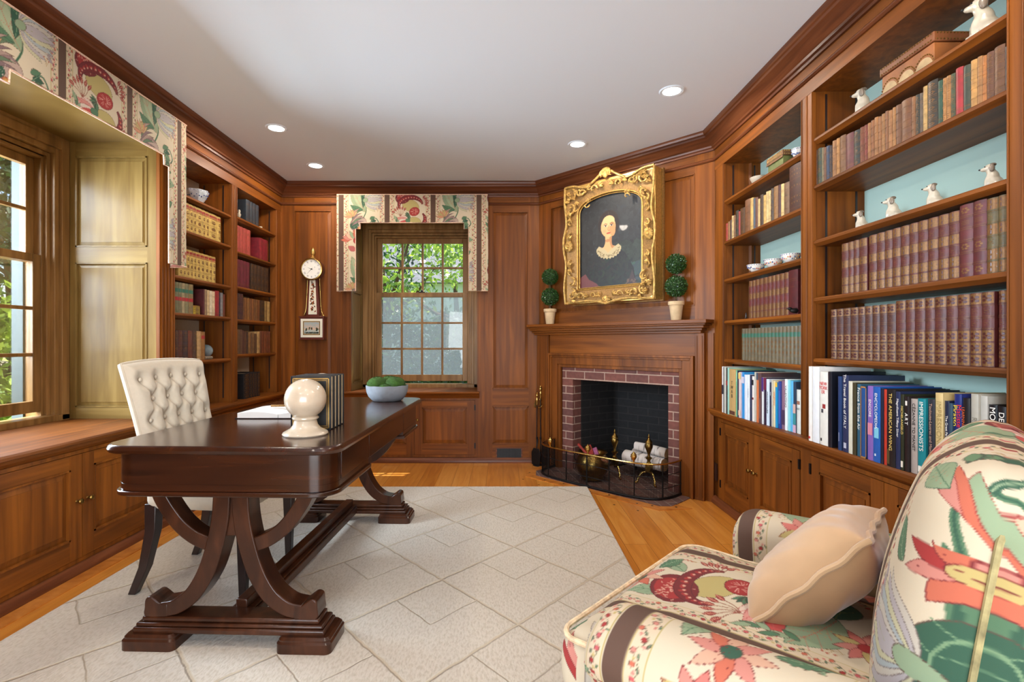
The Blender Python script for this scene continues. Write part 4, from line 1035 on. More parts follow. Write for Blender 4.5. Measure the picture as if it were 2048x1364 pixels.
# ------------------------------------------------------------------ portrait in its gilt frame
def portrait_canvas():
    w, h = .60, .75; c = Canvas(w, h, .0022, (40, 44, 50), wrap=False); rr = random.Random(9)
    for k in range(900):
        x, y = rr.random() * w, rr.random() * h; g = 24 + 18 * max(0, 1 - math.hypot(x - .42, y - .50) / .35) + rr.gauss(0, 3) + 8 * y
        c.ell(x, y, .03, .016, rr.random() * 3, (g, g * 1.04, g * 1.1))
    for k in range(260):
        x, y = .36 + rr.random() * .24, rr.random() * .34; g = 46 + rr.gauss(0, 5); c.ell(x, y, .028, .014, rr.random() * 3, (g * .85, g, g * .9))
    for k in range(60): c.ell(.48 + rr.random() * .12, .04 + rr.random() * .14, .024, .012, rr.random(), (48, 66 + rr.gauss(0, 6), 64))
    bk = (24, 26, 28); cx = .275; c.tf = lambda p: (.285 + (p[0] - .275) * 1.24, .40 + (p[1] - .42) * 1.24)
    c.poly([(.08, 0), (.07, .12), (.12, .24), (.20, .325), (.24, .35), (.34, .35), (.40, .31), (.46, .21), (.48, .10), (.47, 0)], bk)      # dress
    for k in range(260): c.ell(.12 + rr.random() * .32, rr.random() * .28, .022, .008, rr.random() * 3, (28 + rr.gauss(0, 5), 33 + rr.gauss(0, 5), 33))
    c.poly([(.03, .0), (.03, .10), (.05, .18), (.09, .20), (.12, .16), (.18, .13), (.26, .05), (.30, 0)], (104, 56, 58))                  # shawl
    for k in range(120): c.ell(.04 + rr.random() * .2, rr.random() * .10, .012, .004, rr.random() * 3, rr.choice(((74, 40, 40), (124, 84, 60), (60, 34, 36), (96, 70, 62))))
    c.poly([(.40, .0), (.42, .12), (.45, .20), (.475, .12), (.49, 0)], (58, 42, 44))
    for k in range(40): c.ell(.40 + rr.random() * .08, rr.random() * .14, .01, .004, rr.random() * 3, (90, 70, 58))
    sk = (206, 158, 108); sh = (170, 118, 74)
    c.poly(spline([(.246, .44), (.250, .40), (.238, .365), (.215, .352), (.27, .305), (.335, .352), (.306, .368), (.298, .40), (.302, .44)], 5), sk); c.poly(spline([(.280, .42), (.286, .38), (.30, .350), (.325, .352), (.304, .37), (.299, .40), (.302, .43)], 5), sh); c.ell(.270, .402, .022, .010, 0, sh)
    # lace collar
    P = []
    for k in range(25):
        t = math.pi * k / 24; P.append((.275 - .095 * math.cos(t), .352 - .062 * math.sin(t) - (.010 if k % 2 else 0)))
    c.poly([(.20, .372), (.24, .352), (.27, .322), (.31, .352), (.35, .372)][::-1] + P, (178, 162, 124))
    for k in range(60):
        t = math.pi * rr.random(); q = .7 + .28 * rr.random(); c.ell(.275 - .092 * q * math.cos(t), .350 - .058 * q * math.sin(t), .0035, .0035, 0, (120, 104, 72))
    # hair and face
    c.tf = lambda p: (.283 + (p[0] - .271) * 1.62, .402 + (p[1] - .405) * 1.30)
    c.ell(.272, .50, .058, .074, 0, (44, 32, 26)); c.ell(.228, .475, .018, .045, .1, (38, 28, 24)); c.ell(.317, .475, .016, .045, -.1, (38, 28, 24))
    c.ell(.270, .470, .044, .064, .05, sk); c.ell(.272, .505, .036, .036, 0, (218, 172, 122)); c.ell(.295, .455, .018, .045, .05, (186, 134, 88))
    c.line([(.272, .572), (.271, .540)], .003, (70, 54, 44))
    for sx in (-1, 1): c.line(spline([(.271, .568), (.271 + sx * .026, .552), (.271 + sx * .043, .516)], 5), .012, (40, 30, 25))
    for ex in (.254, .289):
        c.ell(ex, .478, .0085, .0048, 0, (206, 190, 174)); c.ell(ex + .001, .478, .0042, .0046, 0, (34, 26, 24)); c.line([(ex - .010, .490), (ex, .493), (ex + .010, .489)], .0042, (84, 56, 40)); c.line([(ex - .009, .483), (ex + .009, .483)], .0034, (70, 46, 36))
    c.line([(.272, .478), (.268, .452), (.274, .448)], .0036, (150, 94, 60)); c.ell(.274, .449, .006, .003, 0, (170, 110, 74))
    c.ell(.272, .432, .0125, .0050, .05, (166, 58, 50)); c.line([(.260, .432), (.285, .433)], .0016, (110, 44, 38)); c.ell(.248, .447, .010, .010, 0, (212, 146, 104)); c.ell(.271, .414, .014, .006, 0, (214, 164, 116))
    return c, w, h
FU0, FU1, FZ0, FZ1 = .4294, 1.2755, 1.445, 2.43
fuc = (FU0 + FU1) / 2
t = empty('framed_portrait', 'oil portrait of woman in black dress, ornate gilt frame above mantel', 'painting', FA(fuc, .08, FZ0))
pc, pw, ph = portrait_canvas()
us = np.linspace(0, pw, 200); zs = np.linspace(0, ph, 250); U, Z = np.meshgrid(us, zs, indexing='ij')
Mi = np.array(W_of(t).inverted())
pts = np.array([FA(fuc - pw / 2 + u, .098, 1.565 + z) for u, z in zip(U.ravel(), Z.ravel())]) @ Mi[:3, :3].T + Mi[:3, 3]
cl = pc.sample(U, Z)
o = arr_mesh('canvas', pts, gridquads(200, 250), M['paint'], t, cl.reshape(-1, 3))
# outer shadow-box and inner gilt slope
G_, GD = M['gold'], M['gildark']
m = MB(FA)
a, b, za, zb = FU0, FU1, FZ0, FZ1
def hollow(mm, i0, i1, w0, w1, mi=0):
    """rectangular ring between inset i0 and inset i1"""
    mm.box(a + i0, w0, za + i0, b - i0, w1, za + i1, mi); mm.box(a + i0, w0, zb - i1, b - i0, w1, zb - i0, mi)
    mm.box(a + i0, w0, za + i1, a + i1, w1, zb - i1, mi); mm.box(b - i1, w0, za + i1, b - i0, w1, zb - i1, mi)
hollow(m, .0, .03, .02, .14, 0); hollow(m, -.008, .012, .012, .035, 1)
m.build('frame_box', [M['gold'], GD], t, bev=.002)
m = MB(FA)
for k in range(110):
    q = k / 110; 
    for uu in (a - .006, b + .006): m.ball((uu, .040, za + q * (zb - za)), .0055, 6, 4)
m.build('beaded_edge', GD, t, smooth=True)
# arched spandrel: gilt sheet with the arched opening
def arch(i, n=40):
    hw = .302 - i; zs_, zt = 2.185, 2.318 - i * .8; z0 = 1.565 + i
    p = [(fuc - hw, z0), (fuc + hw, z0), (fuc + hw, zs_)]
    p += [(fuc + hw * math.cos(k * math.pi / n) , zs_ + (zt - zs_) * math.sin(k * math.pi / n) ** .8) for k in range(1, n)] + [(fuc - hw, zs_)]
    return p
def ringpoly(mm, inner, w, wi, mi=0):
    n = len(inner); outer = []
    for p in inner:
        d = (p[0] - fuc, p[1] - 1.95); k = min((.423 - .02) / max(abs(d[0]), 1e-6), ((zb - .02 - 1.95) if d[1] > 0 else (1.95 - za - .02)) / max(abs(d[1]), 1e-6)); outer.append((fuc + d[0] * k, 1.95 + d[1] * k))
    vs = [(p[0], wi, p[1]) for p in inner] + [(p[0], w, p[1]) for p in outer] + [(p[0], .098, p[1]) for p in inner]
    fs = [(i, (i + 1) % n, n + (i + 1) % n, n + i) for i in range(n)] + [(i, (i + 1) % n, 2 * n + (i + 1) % n, 2 * n + i) for i in range(n)]
    mm.add(vs, fs, mi)
m = MB(FA); ia = arch(.0)
# resample the straight sides so the slope follows the corners
def dens(p, st=.03):
    out = []
    for q, r_ in zip(p, p[1:] + [p[0]]):
        L = math.hypot(r_[0] - q[0], r_[1] - q[1]); k = max(1, int(L / st)); out += [(q[0] + (r_[0] - q[0]) * i / k, q[1] + (r_[1] - q[1]) * i / k) for i in range(k)]
    return out
ringpoly(m, dens(ia), .145, .122)
m.build('gilt_slope', M['gildark'], t, fix=False)
for i, r_, w in ((-.006, .006, .125), (.008, .0045, .112)):
    p = dens(arch(i), .02); MB(FA).tube([(q[0], w, q[1]) for q in p], r_, 8, closed=True).build('arch_bead', M['gold'], t, smooth=True)
# carved scrolls, shells and leaves
m = MB(FA); rr = random.Random(4)
def scroll(u, z, r_, a0, turn, w=.150, th=.010):
    pts = []; n = 22
    for k in range(n):
        f = k / (n - 1); rad = r_ * (1 - .82 * f); an = a0 + turn * f; pts.append((u + rad * math.cos(an), w + .012 * math.sin(f * 3), z + rad * math.sin(an)))
    m.tube(pts, [th * (1 - .5 * k / n) for k in range(n)], 6); m.ball((pts[-1][0], w + .012, pts[-1][2]), th * .9, 8, 6)
def leafy(u, z, an, L, w=.152):
    for d in (-.5, 0, .5):
        e = (u + L * math.cos(an + d), w + .006, z + L * math.sin(an + d)); m.tube([(u, w, z), ((u + e[0]) / 2, w + .014, (z + e[2]) / 2), e], [.005, .009, .002], 6)
for sx in (-1, 1):
    for zc, sz in ((zb - .075, 1), (za + .075, -1)):
        uc_ = fuc + sx * .345
        scroll(uc_, zc, .055, R(90), sx * 5.2); scroll(uc_ - sx * .085, zc + sz * .02, .045, R(200 if sx > 0 else -20), sx * sz * 4.5); scroll(uc_, zc - sz * .10, .045, R(-90 * sz), -sx * sz * 4.6)
        for k in range(7): leafy(uc_ + rr.uniform(-.05, .05), zc + rr.uniform(-.06, .06), rr.random() * 6.3, .035)
    for zc in (1.72, 1.95, 2.14):
        scroll(fuc + sx * .358, zc, .032, R(-90), sx * 4.8, th=.008); scroll(fuc + sx * .358, zc + .065, .030, R(90), -sx * 4.8, th=.008); leafy(fuc + sx * .365, zc + .03, R(90), .05); leafy(fuc + sx * .365, zc + .03, R(-90), .05)
    for uu in (.12, .24):
        scroll(fuc + sx * uu, za + .055, .034, R(0 if sx > 0 else 180), sx * 4.6, th=.008); leafy(fuc + sx * (uu - .06), za + .05, R(90 - sx * 50), .045)
        scroll(fuc + sx * uu, zb - .065 + (.12 - uu) * .1, .036, R(180 if sx > 0 else 0), -sx * 4.6, th=.008); leafy(fuc + sx * (uu - .05), zb - .06, R(90 + sx * 60), .05)
        leafy(fuc + sx * (uu + .06), zb - .13, R(-60), .04); scroll(fuc + sx * (uu + .07), zb - .17 - uu * .1, .026, 0, sx * 4.5, th=.006)
    # swept top rail rising to the crest, side rails with a waist
    m.tube(spline([(fuc + sx * .42, .15, zb + .004), (fuc + sx * .33, .156, zb + .0), (fuc + sx * .2, .156, zb - .035), (fuc + sx * .11, .156, zb + .005), (fuc + sx * .05, .156, zb + .045)], 8), .010, 7)
    m.tube(spline([(fuc + sx * .415, .15, za + .01), (fuc + sx * .424, .156, za + .14), (fuc + sx * .405, .156, za + .33), (fuc + sx * .428, .158, za + .46), (fuc + sx * .428, .158, za + .56), (fuc + sx * .40, .156, za + .68), (fuc + sx * .418, .156, za + .85), (fuc + sx * .42, .15, zb)], 6), .010, 7)
m.tube(spline([(fuc - .42, .15, za + .004), (fuc - .2, .156, za + .018), (fuc - .07, .158, za + .004), (fuc, .158, za - .012), (fuc + .07, .158, za + .004), (fuc + .2, .156, za + .018), (fuc + .42, .15, za + .004)], 6), .010, 7)
for k in range(9): leafy(fuc, zb + .03, R(10 + 20 * k), .055, .155)
scroll(fuc - .03, zb + .03, .035, 0, 4.6, .16); scroll(fuc + .03, zb + .03, .035, R(180), -4.6, .16); m.ball((fuc, .165, zb + .025), (.022, .015, .030), 10, 8)
for k in range(7): leafy(fuc, za + .03, R(200 + 23 * k), .045, .155)
m.ball((fuc, .165, za + .03), (.018, .013, .024), 10, 8)
for sx in (-1, 1):
    for k in range(8): leafy(fuc + sx * .375, 1.93, R(45 * k), .045, .155)
    m.ball((fuc + sx * .375, .165, 1.93), .014, 8, 6)
m.build('carved_ornament', M['gold2'] if 'gold2' in M else M['gold'], t, smooth=True)

# ================================================================== rug
def rug():
    xs = np.linspace(-1.885, .64, 60); ys = np.linspace(.35, 4.04, 90); T = .014
    P, Q, off = [], [], 0
    o = MB()
    o.prism([(-1.885, .35), (.615, .35), (.63, 2.0), (.650, 4.012), (-1.865, 4.0)], 0.0005, T, 'z')
    r = o.build('area_rug', M['rug'], bev=.006)
    tag(r, 'large cream rug with carved diamond lattice under the desk', 'rug')
rug()
RT = .014

# ================================================================== desk
DK = empty('writing_desk', 'long dark polished desk on two curved trestle legs', 'desk', (-.975, 2.61, RT), R(-1.9))
D, DL = M['desk'], M['deskleg']
def loft_rr(mm, secs, n=8, c=(0, 0)):
    mm.loft([[(p[0] + c[0], p[1] + c[1], z) for p in rrect(hx, hy, r, n)] for hx, hy, r, z in secs])
zt = .765 - RT
m = MB(); loft_rr(m, [(.420, .80, .085, zt - .030), (.4275, .8075, .09, zt - .026), (.430, .81, .09, zt - .016), (.427, .807, .088, zt - .008), (.424, .804, .086, zt - .003), (.420, .80, .083, zt)])
m.build('desk_top', D, DK, local=True, smooth=25)
m = MB(); loft_rr(m, [(.400, .775, .085, zt - .143), (.400, .775, .085, zt - .030)])
m.build('apron', M['deskapron'], DK, local=True, smooth=30)
for sg in (-1, 1):
    def endblock(g, r, yi):
        pts = [(p[0], p[1]) for p in rrect(.400 + g, .775 + g, r, 8) if p[1] > 0]
        pts = sorted(pts, key=lambda p: math.atan2(p[1], p[0])); pts = [(.400 + g, yi)] + pts + [(-.400 - g, yi)]
        return [(p[0], p[1] * sg) for p in pts]
    m = MB(); m.prism(endblock(.001, .085, .335), zt - .165, zt - .142); m.build('apron_end', M['deskapron'], DK, local=True, smooth=30)
    m = MB(); m.prism(endblock(.012, .095, .325), zt - .183, zt - .166); m.build('base_moulding', M['deskapron'], DK, local=True, bev=.004)
for sx in (-1, 1):
    for y0, y1 in ((-.68, -.337), (-.331, .331), (.337, .68)):
        m = MB(); a, b = sorted((sx * .400, sx * .4035)); m.box(a, y0, zt - .140, b, y1, zt - .034); m.build('drawer_front', M['deskapron'], DK, local=True, bev=.001)
for sg in (-1, 1):
    yc = sg * .665
    tr = empty('trestle', None, None, (0, 0, 0)); tr.parent = DK; tr.location = (0, yc, 0); WM[tr.name] = WM[DK.name] @ Matrix.Translation((0, yc, 0))
    m = MB(); m.box(-.355, -.060, .050, .355, .060, .072); m.box(-.347, -.054, .072, .347, .054, .086); m.box(-.330, -.045, .086, .330, .045, .105)
    m.build('foot_beam', DL, tr, local=True, bev=.006)
    for sx in (-1, 1):
        m = MB(); loft_rr(m, [(.100, .085, .022, 0), (.100, .085, .022, .034), (.094, .079, .02, .040), (.094, .079, .02, .046), (.086, .072, .018, .054)], 4, (sx * .285, 0))
        m.build('foot_pad', DL, tr, local=True, smooth=30)
        low = spline([(.034, .565), (.040, .47), (.060, .37), (.095, .265), (.145, .185), (.205, .140), (.262, .128)], 7)
        out = ribbon(low, [.064] * 20 + list(np.linspace(.064, .050, len(low) - 20)))
        m = MB(); m.prism([(sx * p[0], p[1]) for p in out], -.042, .042, 'y')
        m.build('curved_leg', DL, tr, local=True, bev=.004)
        sc = spline([(.235, .103), (.318, .103), (.322, .14), (.318, .168), (.300, .176), (.282, .166), (.262, .152), (.235, .152)], 4)
        m = MB(); m.prism([(sx * p[0], p[1]) for p in sc], -.0425, .0425, 'y'); m.build('scroll_foot', DL, tr, local=True, bev=.004)
        up = spline([(.285, .580), (.262, .525), (.205, .445), (.145, .395), (.082, .368)], 7)
        m = MB(); m.prism([(sx * p[0], p[1]) for p in ribbon(up, .052)], -.035, .035, 'y'); m.build('upper_brace', DL, tr, local=True, bev=.004)
    m = MB(); m.prism([(-.045, .40), (.045, .40), (.070, .565), (-.070, .565)][::-1], -.032, .032, 'y')
    m.build('centre_post', DL, tr, local=True, bev=.004)
m = MB(); m.box(-.052, -.63, .055, .052, .63, .092); m.box(-.044, -.63, .092, .044, .63, .100); m.box(-.022, -.63, .100, .022, .63, .135)
m.build('stretcher', DL, DK, local=True, bev=.004)

def on_desk(px, py, z=.765):
    Y = (1.13 - z) * 1040 / (py - 683); return ((px - 1006) * Y / 1040, Y)

# marble ball finials used as bookends
M['marble'] = flat('cream_marble', C(198, 182, 160), .24, var=.10, vscale=16, coat=.5)
def finial(x, y, label):
    t = empty('marble_bookend', label, 'bookend', (x, y, .7655), group=None)
    m = MB(); m.lathe([(.083, 0), (.086, .005), (.082, .012), (.070, .018), (.056, .026), (.046, .040), (.042, .056), (.046, .060), (.050, .064), (.050, .069), (.044, .073), (.036, .078)], seg=40)
    m.build('base', M['marble'], t, local=True, smooth=True)
    MB().ball((0, 0, .140), .0785, 40, 26).build('globe', M['marble'], t, local=True, smooth=True)
fx, fy = on_desk(611, 869)
finial(fx, fy, 'cream marble ball bookend in front of the black books on desk')
bx0, by0 = -.872, 2.135
finial(-.838, by0 + .272, 'marble ball bookend mostly hidden behind the black books')
for k in range(4):
    t = empty('desk_book', 'black book with gilt border standing on desk, %s of the four' % ('nearest', 'second', 'third', 'farthest')[k], 'book', (bx0, by0 + k * .045, .7655), group='black gilt books between the marble bookends')
    m = MB(); m.box(0, 0, 0, .166, .005, .222); m.box(0, .036, 0, .166, .041, .222); m.box(0, 0, 0, .006, .041, .222)
    m.build('cover', M['blackleather'] if 'blackleather' in M else M['black'], t, local=True, bev=.0015)
    MB().box(.006, .005, .004, .160, .036, .218).build('page_block', M['pagegold'] if 'pagegold' in M else M['cream'], t, local=True)
    m = MB()
    for i, w in ((.008, .0035), (.0145, .0012), (.018, .0012)):
        for q in ((i, i, .166 - i, i + w), (i, .222 - i - w, .166 - i, .222 - i), (i, i, i + w, .222 - i), (.166 - i - w, i, .166 - i, .222 - i)):
            m.box(q[0], -.0004, q[1], q[2], .0001, q[3])
    m.build('gilt_border', M['gold'], t, local=True)
# open book, notebook, magnifying glass
x0, y0 = on_desk(470, 838); 
t = empty('open_book', 'thick open book with white pages on the desk', 'book', (x0, y0, .7655), 0)
m = MB(); m.box(0, 0, 0, .40, .27, .004); m.build('cover', M['espresso'], t, local=True)
m = MB()
def page(x0_, x1_, top):
    n = 10; pts = [(x0_, .004)] + [(x0_ + (x1_ - x0_) * k / n, .006 + top * math.sin(math.pi * (.25 + .62 * (k / n if x0_ < .1 else 1 - k / n))) ** .7) for k in range(n + 1)] + [(x1_, .004)]
    m.prism(pts, .006, .264, 'y')
page(.008, .198, .026); page(.202, .392, .026)
m.build('page_block', flat('white_pages', C(236, 234, 232), .8), t, local=True, smooth=30)
nx, ny = on_desk(512, 813, .80)
t = empty('notebook', 'small blue and white patterned notebook lying behind open book', 'notebook', (x0 + .09, y0 + .285, .7655), R(4))
MB().box(0, 0, 0, .17, .12, .016).build('cover', flat('blue_white_pattern', C(150, 156, 190), .5, var=.5, vscale=50), t, local=True, bev=.002)
MB().box(.003, .003, .003, .173, .117, .013).build('page_block', M['cream'], t, local=True)
t = empty('magnifying_glass', 'magnifying glass with ribbed gold handle resting on open book', 'magnifying glass', (x0 + .10, y0 + .155, .802), R(8))
m = MB(); n = 34
m.tube([(k * .0036, 0, .006) for k in range(n)], [.0062 if k % 2 else .0046 for k in range(n)], 10); m.build('handle', M['gildark'], t, local=True, smooth=True)
m = MB(); m.tube([(.16 + .042 * math.cos(a), .042 * math.sin(a), .006) for a in np.linspace(0, 6.2832, 29)[:-1]], .0035, 8, closed=True); m.build('rim', M['steel'], t, local=True, smooth=True)
m = MB(); m.lathe([(.040, .004), (.040, .006), (.02, .009), (.001, .0095)], (.16, 0, 0), 24); m.build('lens', M['glass'], t, local=True, smooth=True)
# bowl of moss
bx, by = on_desk(771, 803)
t = empty('moss_bowl', 'round grey bowl of green moss at far end of desk', 'bowl', (bx, by + .045, .7655))
m = MB(); rings = []
for r, z in [(.075, 0), (.090, .004), (.112, .028), (.124, .056), (.1275, .082), (.1285, .095), (.124, .096), (.121, .088), (.105, .06), (.02, .05)]:
    rings.append([(r * math.cos(k * math.pi / 22), r * math.sin(k * math.pi / 22), z + .001 * math.sin(k * 1.3)) for k in range(44)])
m.loft(rings); m.build('bowl', flat('grey_stoneware', C(136, 142, 150), .8, var=.10, vscale=24, bump=.3), t, local=True, smooth=True)
M['moss'] = flat('green_moss', C(50, 82, 22), .95, var=.35, vscale=40, bump=1.0, bscale=220)
for k, (x, y, z, r) in enumerate(((-.054, -.02, .102, .064), (.052, -.018, .102, .064), (0, .05, .104, .062), (0, -.06, .078, .045), (-.06, .045, .082, .045), (.06, .045, .082, .045))):
    m = MB(); rings = []; rr = random.Random(k)
    for i in range(15):
        a = math.pi * (i + .05) / 14.1; rings.append([(x + (r + rr.gauss(0, .0012)) * math.sin(a) * math.cos(q), y + (r + rr.gauss(0, .0012)) * math.sin(a) * math.sin(q), z + .72 * (r + rr.gauss(0, .0012)) * -math.cos(a)) for q in [2 * math.pi * j / 26 for j in range(26)]])
    m.loft(rings)
    for _ in range(420):
        a, q = rr.uniform(.0, 1.75), rr.uniform(0, 6.28); n = Vector((math.sin(a) * math.cos(q), math.sin(a) * math.sin(q), math.cos(a) * .8)); p = Vector((x, y, z)) + Vector((n.x * r, n.y * r, n.z * r * .9)) * .985
        s1 = n.orthogonal().normalized() * .0016; e = p + n * rr.uniform(.002, .006); m.add([tuple(p - s1), tuple(p + s1), tuple(e)], [(0, 1, 2)])
    m.build('moss_mound', M['moss'], t, local=True, smooth='all', fix=False)

# ================================================================== tufted chair
LN = flat('cream_linen', C(204, 193, 174), .88, var=.03, vscale=60, bump=.25, bscale=500, sheen=.15)
LN2 = LN
t = empty('tufted_chair', 'cream button-tufted chair with dark tapered legs at desk', 'chair', (-1.34, 2.505, RT), R(-3))
# local +x faces the desk; back slab stands at x about -.22
def chairback():
    H0, H1 = .40, 1.045 - RT; n1, n2 = 110, 120
    a = np.linspace(-1, 1, n1); b = np.linspace(0, 1, n2); A, B = np.meshgrid(a, b, indexing='ij')
    hw = .212 + .054 * B; Y = A * hw; Z = H0 + (H1 - H0) * B - .012 * A ** 2 * B + .01 * (1 - A ** 2) * B * 0
    X = -.205 - .115 * B ** 1.3 + .012 * np.abs(A) ** 2
    btn = []
    for r_ in range(6):
        zz = .14 + r_ * .147
        for c_ in ((-1.5, -.5, .5, 1.5) if r_ % 2 == 0 else (-2, -1, 0, 1, 2)):
            btn.append((c_ * .40, zz))
    P0 = np.stack([A * .27, B * .64], -1); th = np.full(A.shape, .046); edge = np.clip(1 - np.maximum(np.abs(A), np.abs(B * 2 - 1)) ** 10, 0, 1)
    dmin = np.full(A.shape, 9.)
    for ba, bb in btn: dmin = np.minimum(dmin, np.hypot(P0[..., 0] - ba * .27, P0[..., 1] - bb * .64))
    puff = .022 * sm(dmin, 0, .055)
    cr = np.full(A.shape, 9.)
    for i, p in enumerate(btn):
        for q in btn[i + 1:]:
            if abs(abs(p[0] - q[0]) - .20) < .03 and abs(abs(p[1] - q[1]) - .147) < .03:
                a0 = np.array([p[0] * .27, p[1] * .64]); d = np.array([q[0] * .27, q[1] * .64]) - a0
                tt = np.clip(((P0 - a0) @ d) / (d @ d), 0, 1); cr = np.minimum(cr, np.linalg.norm(P0 - a0 - tt[..., None] * d, axis=-1))
    puff -= .009 * (1 - sm(cr, 0, .018))
    front = X + (.03 + puff) * edge ** .5; back = X - .040 * edge ** .5
    P = np.concatenate([np.stack([front, Y, Z], -1).reshape(-1, 3), np.stack([back, Y, Z], -1).reshape(-1, 3)])
    Q = np.concatenate([gridquads(n1, n2), gridquads(n1, n2, n1 * n2, True)])
    arr_mesh('backrest', P, Q, LN, t)
    bm_ = []
    for ba, bb in btn:
        Bz = bb; hwb = .212 + .054 * Bz; x = -.205 - .115 * Bz ** 1.3 + .012 * ba * ba + .032
        MB().ball((x, ba * hwb * 1.0, H0 + (H1 - H0) * Bz - .012 * ba * ba * Bz), (.005, .0095, .0095), 12, 8).build('button', LN2, t, local=True, smooth=True)
    pts = []
    for k in np.linspace(0, 1, 16): pts.append((-1, k))
    for k in np.linspace(-1, 1, 16)[1:]: pts.append((k, 1))
    for k in np.linspace(1, 0, 16)[1:]: pts.append((1, k))
    MB().tube([(-.205 - .115 * b_ ** 1.3 + .012 * a_ * a_ + .004, a_ * (.212 + .054 * b_), H0 + (H1 - H0) * b_ - .012 * a_ * a_ * b_) for a_, b_ in pts], .005, 7).build('welt', LN, t, local=True, smooth=True)
chairback()
P, Q = rbox(.245, .25, .058, .045, .012)
x, y, z = P.T
arr_mesh('seat', np.stack([x + .015, y * (1 + .06 * x / .25), z + .43 + .018 * np.clip(1 - (x / .25) ** 2, 0, 1) * np.clip(1 - (y / .25) ** 2, 0, 1) * (z > 0)], 1), Q, LN, t)
for sy in (-1, 1):
    m = MB(); secs = []
    for z, w, x, y in ((.40, .026, -.20, .205), (.28, .024, -.203, .205), (.12, .020, -.235, .21), (0, .017, -.285, .215)): secs.append([(x - w, sy * y - w, z), (x + w, sy * y - w, z), (x + w, sy * y + w, z), (x - w, sy * y + w, z)])
    m.loft(secs[::-1]); m.build('leg', M['espresso'], t, local=True, bev=.003)
    m = MB(); secs = []
    for z, w in ((.40, .025), (0, .015)): secs.append([(.215 - w, sy * .215 - w, z), (.215 + w, sy * .215 - w, z), (.215 + w, sy * .215 + w, z), (.215 - w, sy * .215 + w, z)])
    m.loft(secs[::-1]); m.build('leg', M['espresso'], t, local=True, bev=.003)

# ================================================================== mantel topiaries
M['box_leaf'] = flat('boxwood_leaf', C(38, 78, 26), .45, var=.4, vscale=90, coat=.2)
M['box_core'] = flat('boxwood_core', C(26, 48, 18), .9)
M['bark'] = flat('twig_brown', C(84, 60, 38), .85, var=.2, vscale=50)
def topiary(u, w, h, label, sd):
    t = empty('boxwood_topiary', label, 'topiary', FA(u, w, 1.2855), 0, group='double-ball topiaries on the mantel')
    rr = random.Random(sd)
    m = MB(); rings = []
    for r, z in [(.034, 0), (.036, .003), (.049, .108), (.056, .110), (.058, .118), (.058, .134), (.054, .137), (.049, .132), (.047, .12), (.01, .115)]:
        rings.append([(r * math.cos(k * math.pi / 16), r * math.sin(k * math.pi / 16), z) for k in range(32)])
    m.loft(rings); m.build('pot', M['terracotta'], t, local=True, smooth=40)
    m = MB()
    for dx_, dy_ in ((-.006, 0), (.005, .004), (.002, -.006)): m.tube([(dx_, dy_, .11), (dx_ * .6, dy_, .2), (0, 0, h - .07)], .004, 6)
    m.build('stem', M['bark'], t, local=True, smooth=True)
    for zc, r in ((.137 + .110, .076), (h - .073, .070)):
        m = MB(); m.ball((0, 0, zc), r * .86, 18, 12, 1)
        for _ in range(1500):
            a = math.acos(1 - 2 * rr.random()); q = rr.random() * 6.283; n = Vector((math.sin(a) * math.cos(q), math.sin(a) * math.sin(q), math.cos(a)))
            p = Vector((0, 0, zc)) + n * r * rr.uniform(.84, 1.0); L = rr.uniform(.009, .014); d = (n + Vector((rr.gauss(0, .7), rr.gauss(0, .7), rr.gauss(0, .7)))).normalized()
            s1 = d.cross(n + Vector((.01, .02, .03))).normalized() * L * .34
            m.add([tuple(p), tuple(p + d * L * .5 + s1), tuple(p + d * L), tuple(p + d * L * .5 - s1)], [(0, 1, 2, 3)])
        m.build('foliage_ball', [M['box_leaf'], M['box_core']], t, local=True, fix=False)
topiary(.188, .062, .498, 'two-ball boxwood topiary on the window end of the mantel', 1)
topiary(1.402, .066, .485, 'two-ball boxwood topiary on the bookcase end of the mantel', 2)

